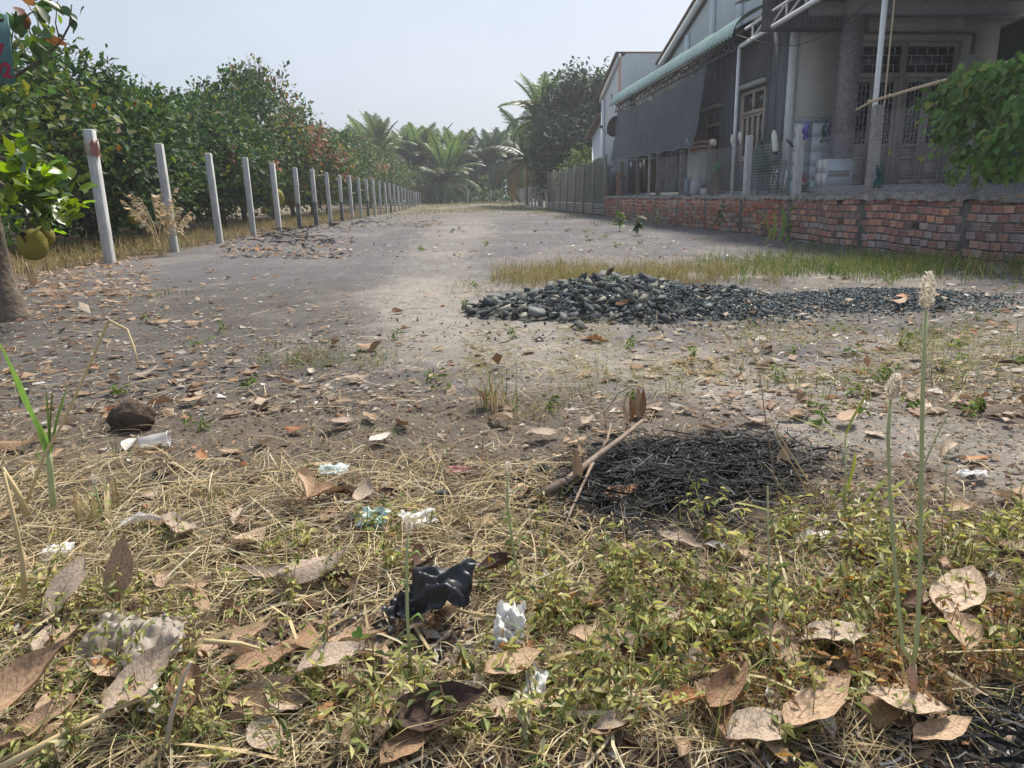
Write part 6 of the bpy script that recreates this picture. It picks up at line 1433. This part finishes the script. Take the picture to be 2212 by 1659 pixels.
# clear plastic cup lying on its side
cu_ = thing('plastic_cup', 'crushed clear plastic cup lying in front of the earth lump', 'cup', tuple(P3(302, 972, .026))); m = MB(); N_ = 20; V = []
prof = [(0, .020), (.001, .024), (.045, .028), (.086, .032), (.088, .035), (.091, .035)]
for i, (u, r_) in enumerate(prof):
    for j in range(N_): a = 2*PI*j/N_; V.append((r_*math.cos(a)*(1+.06*math.sin(3*a+i)), u, r_*math.sin(a)*.72))
m.add(V, [np.array([(i*N_+j, i*N_+(j+1) % N_, (i+1)*N_+(j+1) % N_, (i+1)*N_+j) for i in range(5) for j in range(N_)])])
cm = bpy.data.materials.new('clear_plastic'); cm.use_nodes = True; nt2 = cm.node_tree; pb = nt2.nodes['Principled BSDF']; pb.inputs['Base Color'].default_value = (.75, .74, .72, 1); pb.inputs['Roughness'].default_value = .25
tb = nt2.nodes.new('ShaderNodeBsdfTransparent'); mb_ = nt2.nodes.new('ShaderNodeMixShader'); mb_.inputs[0].default_value = .55; nt2.links.new(pb.outputs[0], mb_.inputs[1]); nt2.links.new(tb.outputs[0], mb_.inputs[2]); nt2.links.new(mb_.outputs[0], nt2.nodes['Material Output'].inputs[0])
o = m.obj('cup', cm, cu_, smooth=True); o.rotation_euler = (.05, 0, -1.35)
m = MB(); tube(m, [(.035*math.cos(a), .091, .025*math.sin(a)) for a in np.linspace(0, 2*PI, 19)], .0016, 5, cap=False); o = m.obj('rim', flat('cup_rim', (.7, .7, .69), .3), cu_); o.rotation_euler = (.05, 0, -1.35)
# sheets of rubbish : crumpled thin things
def crumple(px, py, w, h, mt, name, label, cat, yaw=0, amp=.012, pitch=0, seed=1, n=16, dz=.012, cols=None, freq=2.2):
    u, v = np.meshgrid(np.linspace(-.5, .5, n), np.linspace(-.5, .5, n), indexing='ij'); r1 = .28-1.5*np.abs(fbm(u*freq+7*seed, v*freq+3, seed, 3)-.5); r2 = fbm(u*freq*2.2+3, v*freq*2.2+9*seed, seed+5, 2)-.5
    ed = 1+.35*(fbm(u*5+seed, v*5, seed+9, 2)-.5); V = np.stack([u*w*ed+r2*w*.15, v*h*ed+r1*h*.15, amp*(r1*3+r2*2)+amp*1.2], -1).reshape(-1, 3)
    p = P3(px, py, dz); mm = MB(); mm.add(V, [grid_faces(n, n)], uv=np.stack([u+.5, v+.5], -1).reshape(-1, 2)); o = mm.obj(name, mt, None, None, uv=True, smooth=True)
    o.matrix_world = Matrix.Translation(p) @ Matrix.Rotation(-math.radians(yaw), 4, 'Z') @ Matrix.Rotation(math.radians(pitch), 4, 'X'); return tag(o, label, cat)
sheet_w = mat('white_paper', (.72, .71, .68), (.80, .79, .77), 20, .7, trans=.15); foil = mat('pale_blue_wrapper', (.50, .66, .70), (.62, .72, .74), 30, .4, c3=(.25, .24, .22), spec=.5)
crumple(722, 1024, .085, .05, foil, 'wrapper', 'pale blue torn wrapper lying on the straw', 'wrapper', 0, .006, 18, 1)
crumple(990, 1020, .075, .022, mat('red_white_wrapper', (.62, .10, .11), (.74, .70, .69), 14, .4), 'wrapper', 'narrow red and white wrapper strip on the straw', 'wrapper', 5, .004, 30, 2)
crumple(812, 1152, .07, .06, mat('green_white_plastic', (.70, .74, .72), (.12, .38, .28), 18, .35, c3=(.65, .7, .69)), 'wrapper', 'crumpled white and green plastic wrapper', 'wrapper', 20, .016, 30, 3)
crumple(900, 1142, .09, .06, sheet_w, 'paper_scrap', 'crumpled whitish paper right of the green wrapper', 'paper', -30, .014, 25, 4)
crumple(128, 1212, .07, .06, sheet_w, 'paper_scrap', 'bright white paper scrap in the straw at left', 'paper', -15, .008, 30, 5)
crumple(1105, 1385, .055, .09, sheet_w, 'foam_flake', 'white flaky scrap standing beside the black plastic', 'scrap', 10, .022, 38, 6, dz=.02, freq=4)
crumple(1160, 1500, .035, .07, sheet_w, 'foam_flake', 'white crumbs right of the flat pinkish leaf', 'scrap', 20, .010, 30, 7)
crumple(2100, 1040, .08, .03, sheet_w, 'paper_scrap', 'white scrap at the edge of the sandy path at right', 'paper', 0, .008, 10, 8)
gp_ = mat('dusty_plastic', (.33, .28, .235), (.45, .40, .34), 10, .5, trans=.25, spec=.4)
crumple(250, 1415, .09, .11, gp_, 'plastic_sheet', 'dusty crumpled grey plastic rag at lower left', 'plastic', 20, .022, 30, 9, 22, .02)
crumple(350, 1440, .16, .10, gp_, 'plastic_sheet', 'torn grey plastic sheet spread behind the pale stick', 'plastic', 70, .022, 12, 10, 22, .02)
crumple(310, 1505, .15, .07, gp_, 'plastic_sheet', 'flat dusty plastic strip in front of the torn sheet', 'plastic', 80, .012, 8, 11, 18, .012)
bk = mat('black_plastic', (.012, .013, .016), (.02, .022, .026), 10, .42, spec=.5)
crumple(960, 1335, .12, .10, bk, 'black_plastic', 'crumpled black plastic bag on bare soil at bottom centre', 'plastic', 15, .04, 16, 12, 30, .02, freq=1.7)
crumple(880, 1345, .06, .06, bk, 'black_plastic', 'small torn piece of black plastic left of the bag', 'plastic', 40, .018, 25, 13, 16, .02)
crumple(1175, 330+700, .05, .02, flat('charred_roll', (.05, .05, .05)), 'charred_scrap', 'charred rolled scrap left of the branch', 'scrap', 60, .008, 0, 14)
# charred lumps in the ash by the posts, and twigs
for i, (px, py, s, lb) in enumerate([(340, 545, .16, 'dark charred husk lying left of the second post'), (155, 555, .10, 'black rotten fruit near the hanging jackfruits'), (986, 553, .10, 'dark stub on the sandy ground in the middle'), (720, 487, .2, 'black burnt heap at the foot of the post row')]):
    p = P3(px, py); vv, ff = hull(500+i, 16, .5); o = MB().add(vv*s*[2.0 if i in (0, 3) else 1.2, 1, .8], ff).obj('charred_lump', flat('charred_lump', (.03, .025, .022), .95), None, (p[0], p[1], p[2]+s*.12)); tag(o, lb, 'lump')
ast = MB(); CT = [(.025, .025, .025), (.05, .048, .045), (.12, .08, .06)]
for k in range(90):
    px, py = [(640+rng.normal()*50, 515+rng.normal()*12), (760+rng.normal()*50, 480+rng.normal()*7), (1395+rng.normal()*40, 462+rng.normal()*3), (930+rng.normal()*40, 447+rng.normal()*4)][rng.choice(4, p=[.5, .28, .1, .12])]
    p = P3(px, py, .05); a = rng.uniform(0, 6.3); L = rng.uniform(.15, .5); d = np.array([math.cos(a), math.sin(a), rng.uniform(-.2, .35)])*L*.5
    tube(ast, [p-d, p+[0, 0, .03], p+d], .010, 4, col=np.array(CT[rng.integers(3)]), cap=False)
tag(ast.obj('burnt_twigs', M['stonecol'], col=True), 'burnt twigs in the ash heaps along the post row', 'twigs', kind='stuff')

# ------------------------------------------------------------------ PLANTS AT THE WALL
def leafy(px, py, X, h, n, L, W, label, cols, name='sapling', droop=.3):
    p = AX(px, py, X) if X else P3(px, py); z0 = float(gz(p[0], p[1])); t = thing(name, label, 'plant', (p[0], p[1], z0), None); m = MB(); tube(m, [(0, 0, -.03), (.02, 0, h*.5), (-.01, 0, h)], [.010, .008, .004], 6); m.obj('stem', M['stem_g'], t)
    z = rng.uniform(.3, 1, n)*h; d = rdirs(n); d[:, 2] = d[:, 2]*.4-droop+.3; m = MB(); inst(m, LV, LF, np.stack([np.zeros(n), np.zeros(n), z], -1), frames(d, rdirs(n)*.3+[0, 0, 1.]), np.stack([np.full(n, W/.5), L*rng.uniform(.6, 1.2, n), np.full(n, L)], -1), pal(cols, n)); tag(m.obj('leaves', M['treeleaf'], t, col=True), kind='stuff')
leafy(1338, 500, 0, .42, 22, .22, .07, 'leafy sapling on bare ground before the far brick wall', FRESH[:2]); leafy(1378, 508, 0, .40, 20, .2, .07, 'dark drooping sapling right of the leafy one', [(.05, .10, .04), (.08, .13, .05)], droop=.7)
leafy(1420, 490, 0, .35, 14, .16, .06, 'small weed at the wall foot in the middle distance', FRESH); leafy(1555, 500, 5.6, .62, 26, .15, .05, 'upright dark sapling growing against the brick wall', [(.05, .10, .04), (.08, .13, .05)], droop=.6)
leafy(1705, 500, 5.75, .55, 14, .14, .07, 'small yellowish shoot right of the broad leaved plant', FRESH[1:3]); leafy(1490, 460, 5.7, .3, 12, .14, .05, 'thin weed rooted under the brick wall', FRESH)
M['broad_blade'] = mat('broad_leaf', (.20, .32, .10), (.27, .40, .14), 3, .5, trans=.5); M['broad_blade_y'] = mat('broad_leaf_yellow', (.34, .40, .10), (.42, .46, .14), 3, .5, trans=.5)
p = G(1672, 527); bp_ = thing('banana_shoot', 'young broad leaved banana like shoot in front of the brick wall', 'plant', tuple(P3(1672, 525))); q0 = np.array(bp_.location)
B_ = lambda px, py, dy=0: AY(px, py, q0[1]+dy)-q0
for pts, w, k in [([B_(1680, 520), B_(1688, 500), B_(1692, 470), B_(1688, 445)], .17, 'blade'), ([B_(1668, 520), B_(1672, 495), B_(1675, 475), B_(1672, 455)], .12, 'blade_y'), ([B_(1660, 520), B_(1664, 495), B_(1650, 480), B_(1625, 495)], .06, 'blade_y'), ([B_(1660, 500), B_(1652, 465), B_(1635, 455), B_(1630, 480)], .05, 'blade'), ([B_(1655, 522), B_(1662, 505), B_(1668, 490)], .08, 'blade_y'), ([B_(1695, 525), B_(1700, 512), B_(1702, 505)], .11, 'blade')]:
    m = MB(); ribbon_curve(m, pts, w, .2); m.obj('leaf', M['broad_'+k], bp_, smooth=True)

# ------------------------------------------------------------------ THINGS IN THE YARD AND ON THE FENCE
def stool(loc, label):
    t = thing('stool', label, 'stool', loc, 'stacked steel stools'); m = MB(); tube(m, [(.13*math.cos(a), .13*math.sin(a), .45) for a in np.linspace(0, 2*PI, 17)], .012, 6, cap=False); m.add([(.13*math.cos(a), .13*math.sin(a), .455) for a in np.linspace(0, 2*PI, 17)[:-1]], [np.array([tuple(range(16))])]); m.obj('seat', M['chrome'], t, smooth=False)
    for k in range(4):
        a = PI/4+k*PI/2; m = MB(); tube(m, [(.12*math.cos(a), .12*math.sin(a), .45), (.15*math.cos(a), .15*math.sin(a), .2), (.18*math.cos(a), .18*math.sin(a), 0)], .011, 6); m.obj('leg', M['chrome'], t, smooth=True)
    m = MB(); tube(m, [(.155*math.cos(a), .155*math.sin(a), .16) for a in np.linspace(0, 2*PI, 13)], .007, 5, cap=False); m.obj('ring', M['chrome'], t); return t
sp = AX(1678, 415, 6.85); s0 = stool((sp[0], sp[1], YT+.02), 'lowest chrome stool of the stack by the porch tiles')
for k in range(1, 5): copy_tree(s0, (sp[0]+.008*k, sp[1], YT+.02+.055*k), label=['', 'second chrome stool from the bottom of the stack', 'middle chrome stool of the stack', 'chrome stool just under the top of the stack', 'topmost chrome stool of the stack'][k])
def cloth(px, py, X, w, h, mt, name, label, cat, n=8):
    p = AX(px, py, X); u, v = np.meshgrid(np.linspace(-.5, .5, n), np.linspace(0, 1, n), indexing='ij'); V = np.stack([.03*np.sin(u*14+px)*v+.02*np.sin(v*9+px), u*w*(1+.3*np.sin(v*5+px)), -v*h+.04*np.sin(u*9+px)], -1).reshape(-1, 3)
    o = MB().add(V, [grid_faces(n, n)]).obj(name, mt, None, tuple(p), smooth=True); o.modifiers.new('t', 'SOLIDIFY').thickness = .006; return tag(o, label, cat)
cloth(1741, 266, 5.92, .16, .22, flat('purple_cloth', (.14, .11, .38)), 'rag', 'purple cloth tied at the head of a fence post', 'cloth'); cloth(1780, 268, 6.3, .10, .26, flat('dark_green_cloth', (.03, .08, .06)), 'rag', 'dark green cloth hanging by the granite column', 'cloth')
cloth(1792, 264, 6.3, .05, .28, flat('dark_cloth', (.06, .05, .10)), 'rag', 'narrow dark cloth strip right of the green cloth', 'cloth'); cloth(1900, 358, 5.92, .13, .26, flat('teal_cloth', (.02, .09, .09)), 'rag', 'teal cloth hanging low on the tallest fence post', 'cloth')
def glove(px, py, X, s, label, group=None, mt=None):
    p = AX(px, py, X); t = thing('glove', label, 'glove', tuple(p), group); wm = mt or M['gl']; m = MB(); tube(m, [(0, 0, 0), (0, 0, -.4*s), (0, 0, -.62*s)], [.13*s, .17*s, .15*s], 8); m.obj('palm', wm, t, smooth=True)
    for k in range(4): m = MB(); tube(m, [(0, (-.12+.08*k)*s, -.58*s), (.01, (-.15+.1*k)*s, -(.9+.08*math.sin(k*1.4+.6))*s)], [.045*s, .03*s], 6); m.obj('finger', wm, t, smooth=True)
    m = MB(); tube(m, [(0, .12*s, -.35*s), (0, .27*s, -.55*s)], [.05*s, .035*s], 6); m.obj('thumb', wm, t, smooth=True)
M['gl'] = flat('white_glove', (.68, .66, .62), .85)
glove(1583, 291, 6.02, .27, 'white work glove hanging left of the bright steel pole'); glove(1599, 285, 6.02, .25, 'white and tan work glove hanging on the bright steel pole')
for k, (px, py) in enumerate([(1363, 350), (1378, 347), (1384, 351), (1391, 345)]): glove(px, py, 6.05, .20, ['small white glove at the left end of the line under the net', 'first of the three white gloves side by side under the net', 'middle of the three white gloves under the net', 'right one of the three white gloves under the net'][k], 'white gloves on the line')
m = MB(); tube(m, [AX(1325, 348, 6.1), AX(1380, 344, 6.1), AX(1440, 340, 6.1)], .006, 4); tag(m.obj('washing_line', M['wire']), 'thin line strung between fence posts under the net', 'line')
bt = thing('plastic_bottle', 'white plastic bottle hung aslant on the wire netting', 'bottle', tuple(AX(1674, 305, 5.93))); m = MB(); tube(m, [(0, -.06, -.19), (0, -.04, -.15), (0, .04, .10), (0, .055, .15), (0, .065, .19)], [.04, .052, .05, .035, .018], 10); m.obj('body', flat('white_plastic', (.66, .68, .58), .4), bt, smooth=True); m = MB(); tube(m, [(0, -.06, -.19), (0, -.068, -.215)], .042, 10); m.obj('base_cap', flat('black_cap', (.03, .03, .03)), bt)
m = MB(); tube(m, [(0, .11, .05), (0, 0, 0), (0, -.11, -.07)], [.02, .022, .02], 8); tag(m.obj('black_tube', flat('black_rubber', (.03, .03, .035)), None, tuple(AX(1706, 308, 5.93))), 'short black tube stuck in the wire netting', 'tube')
m = MB(); q = AX(1541, 309, 5.98); tube(m, [q+[0, -.12, -.05], q+[0, -.05, .01], q+[0, .06, .02], q+[0, .13, -.03]], [.02, .07, .075, .02], 8); tag(m.obj('coconut_husk', flat('straw_hat', (.55, .45, .33)), None), 'tan husk resting on a fence post head', 'husk')
ch_ = thing('coat_hanger', 'wire coat hanger hanging beside a fence post under the net', 'hanger', tuple(AX(1483, 312, 6.0))); m = MB(); tube(m, [(0, 0, .10), (0, .03, .13), (0, .02, .16), (0, -.02, .15)], .006, 5); m.obj('hook', M['steel'], ch_); m = MB(); tube(m, [(0, 0, .10), (0, -.18, -.03), (0, .18, -.03), (0, 0, .10)], .007, 5); m.obj('bar', M['steel'], ch_)
m = MB(); tube(m, [AX(1487, 412, 6.6), AX(1523, 245, 7.0)], .018, 6); tag(m.obj('leaning_pole', M['wood_grey']), 'long thin pole leaning against the side wall', 'pole')
cb = thing('cabinet', 'white cabinet standing against the side wall behind the net edge', 'cabinet', tuple(AX(1517, 330, 6.9)*[1, 1, 0]+[0, 0, YT])); m = box(-.22, .22, -.45, .45, 0, 1.12); m.obj('body', flat('off_white_cabinet', (.5, .5, .48)), cb); 
for k in range(2): box(-.232, -.222, -.43+k*.44, -.01+k*.44, .05, 1.07).obj('door', flat('cabinet_door', (.55, .55, .53)), cb)
sbx = thing('striped_box', 'red and white striped box on top of the cabinet', 'box', tuple(np.array(cb.location)+[0, 0, 1.12]))
for k in range(6): box(-.22-.001*k, .22+.001*k, -.46-.001*k, .40+.001*k, k*.055, k*.055+.0548).obj('stripe', flat('red_stripe', (.33, .07, .07)) if k % 2 else flat('pale_stripe', (.55, .48, .46)), sbx)
# dark green folded umbrella over a chair frame
um = thing('garden_umbrella', 'dark green cloth umbrella shape standing by the side window', 'umbrella', tuple(AX(1637, 405, 6.75)*[1, 1, 0]+[0, 0, YT])); m = MB(); V = []
for i in range(6):
    for j in range(14): u = i/5; a = 2*PI*j/14; r_ = (.05+.30*u**1.1)*(1+.13*math.cos(7*a)*u); V.append((r_*math.cos(a)*.8, r_*math.sin(a), 1.12-.62*u))
m.add(V, [np.array([(i*14+j, i*14+(j+1) % 14, (i+1)*14+(j+1) % 14, (i+1)*14+j) for i in range(5) for j in range(14)])]); m.obj('cover', flat('dark_green_cover', (.025, .065, .035), .9), um, smooth=True); m = MB(); tube(m, [(0, 0, 0), (0, 0, 1.2)], .018, 6); m.obj('shaft', M['steel_dark'], um)
cf = thing('chair_frame', 'grey metal chair frame in front of the dark green umbrella', 'chair', tuple(AX(1650, 410, 6.5)*[1, 1, 0]+[0, 0, YT]))
for a, b in [((-.2, -.2), (-.2, -.2)), ((-.2, .2), (-.2, .2)), ((.2, -.2), (.2, -.2)), ((.2, .2), (.2, .2))]: m = MB(); tube(m, [(a[0], a[1], 0), (b[0], b[1], .45 if a[0] < 0 else .85)], .014, 6); m.obj('leg', M['steel_dark'], cf)
box(-.22, .22, -.22, .22, .43, .455).obj('seat', M['steel_dark'], cf); box(.19, .215, -.22, .22, .62, .85).obj('backrest', M['steel_dark'], cf)
# red flowered pot plant
fp = thing('flower_plant', 'red flowering plant with dark leaves behind the wall by the tiles', 'plant', tuple(AX(1735, 410, 6.35)*[1, 1, 0]+[0, 0, YT])); m = MB(); tube(m, [(0, 0, 0), (0, .02, .3)], .012, 5); m.obj('stem', M['stem_g'], fp); m = MB(); n = 26; inst(m, LV, LF, np.stack([rng.normal(size=n)*.05, rng.normal(size=n)*.12, rng.uniform(.05, .22, n)], -1), frames(rdirs(n), rdirs(n)+[0, 0, 1.]), rng.uniform(.08, .14, n), pal([(.04, .09, .035), (.06, .12, .04)], n)); tag(m.obj('leaves', M['treeleaf'], fp, col=True), kind='stuff')
m = MB(); n = 60; inst(m, LV4, LF4, np.array([0, .06, .30])+rng.normal(size=(n, 3))*[.02, .03, .05], frames(rdirs(n), rdirs(n)), rng.uniform(.04, .07, n), pal([(.45, .02, .04), (.35, .02, .05)], n)); m.obj('bloom', M['treeleaf'], fp, col=True)
# sacks, boxes, brick stack, bucket
for px, py, sx, sy, sz, mt, nm, lb, ct in [(1473, 412, .16, .34, .30, flat('blue_white_sack', (.42, .48, .66)), 'sack', 'blue and white sack slumped behind a post on the wall top', 'sack'), (1495, 412, .16, .30, .26, flat('white_sack', (.6, .62, .68)), 'sack', 'white printed sack right of the blue and white one', 'sack'), (1517, 413, .2, .36, .20, flat('white_carton', (.62, .6, .57)), 'carton', 'open white carton near the leaning pole', 'box'), (1536, 372, .14, .2, .24, flat('green_bucket', (.06, .25, .06)), 'bucket', 'green bucket standing on stacked tiles', 'bucket')]:
    p = AX(px, py, 6.5); vv, ff = hull(900+px, 30, .95); V = vv*[sx*2.0, sy*1.6, sz*2.2]; V[:, 2] -= V[:, 2].min()
    if nm == 'carton':
        m = box(-sx/2, sx/2, -sy/2, sy/2, 0, .012)
        for bb in [(-sx/2, -sx/2+.01, -sy/2, sy/2, .012, sz), (sx/2-.01, sx/2, -sy/2, sy/2, .012, sz), (-sx/2+.01, sx/2-.01, -sy/2, -sy/2+.01, .012, sz), (-sx/2+.01, sx/2-.01, sy/2-.01, sy/2, .012, sz)]: abox(m, *bb)
    elif nm == 'bucket':
        m = MB(); tube(m, [(0, 0, 0), (0, 0, .12), (0, 0, .24)], [.10, .12, .14], 14)
    else: m = MB(); m.add(V, ff)
    z = YT if nm != 'bucket' else YT+.55; o = m.obj(nm, mt, None, (p[0]+.1, p[1], z)); tag(o, lb, ct)
p = AX(1536, 400, 6.6)
for k in range(9): o = box(-.12, .12, -.15, .15, 0, .058).obj('clay_tile', flat('clay_tile', (.28, .19, .14)), None, (p[0]+.1+rng.normal()*.01, p[1]+rng.normal()*.015, YT+k*.0605)); o.rotation_euler = (0, 0, rng.normal()*.06); tag(o, f'clay tile, {["lowest", "second", "third", "fourth", "fifth", "sixth", "seventh", "eighth", "topmost"][k]} in the stack under the green bucket', 'tile', 'stacked clay tiles')
p = AX(1340, 395, 6.4)
for k in range(11): o = box(-.1, .1, -.18, .18, 0, .075).obj('brick', flat('loose_brick', (.34, .17, .12)), None, (p[0], p[1]+rng.normal()*.02, YT+k*.078)); o.rotation_euler = (0, 0, rng.normal()*.1); tag(o, f'red brick, {["lowest", "second", "third", "fourth", "fifth", "sixth", "seventh", "eighth", "ninth", "tenth", "topmost"][k]} in the stack at the far end of the brick wall', 'brick', 'bricks stacked at the wall end')
cloth(1322, 352, 6.2, .45, .32, flat('blue_grey_cloth', (.22, .28, .33)), 'rag', 'blue grey cloths bunched on the fence at the far end of the net', 'cloth')
# cable sagging in front of the porch
m = MB(); tube(m, [AY(1590+i*28, 60+42*math.sin(PI*min(1, i/10*.72+.12))*(1 if i < 9 else 1)-i*4.2*(i > 4)*1.0*(i-4)*.28, 14.2) for i in range(11)], .008, 5); tag(m.obj('cable', M['steel_dark'], smooth=True), 'thin cable sagging across the porch front', 'cable')

# ------------------------------------------------------------------ lettering as mesh (no font objects left)
bpy.context.view_layer.update(); dg = bpy.context.evaluated_depsgraph_get()
for o in [o for o in bpy.data.objects if o.type == 'FONT']:
    me = bpy.data.meshes.new_from_object(o.evaluated_get(dg)); n_ = link('lettering', me, o.parent); n_.location = o.location; n_.rotation_euler = o.rotation_euler
    bpy.data.objects.remove(o)

# ------------------------------------------------------------------ HAZE
hz = MB(); hz.add(boxv(-260, 260, -40, 150, -3, 14), [BOXF]); hm_ = bpy.data.materials.new('haze'); hm_.use_nodes = True; ht = hm_.node_tree; ht.nodes.clear()
pv = ht.nodes.new('ShaderNodeVolumePrincipled'); pv.inputs['Density'].default_value = HAZE; pv.inputs['Color'].default_value = (.86, .91, 1.0, 1); pv.inputs['Anisotropy'].default_value = .35
ho = ht.nodes.new('ShaderNodeOutputMaterial'); ht.links.new(pv.outputs[0], ho.inputs['Volume'])
if HAZE > 0: tag(hz.obj('haze', hm_), kind='stuff')
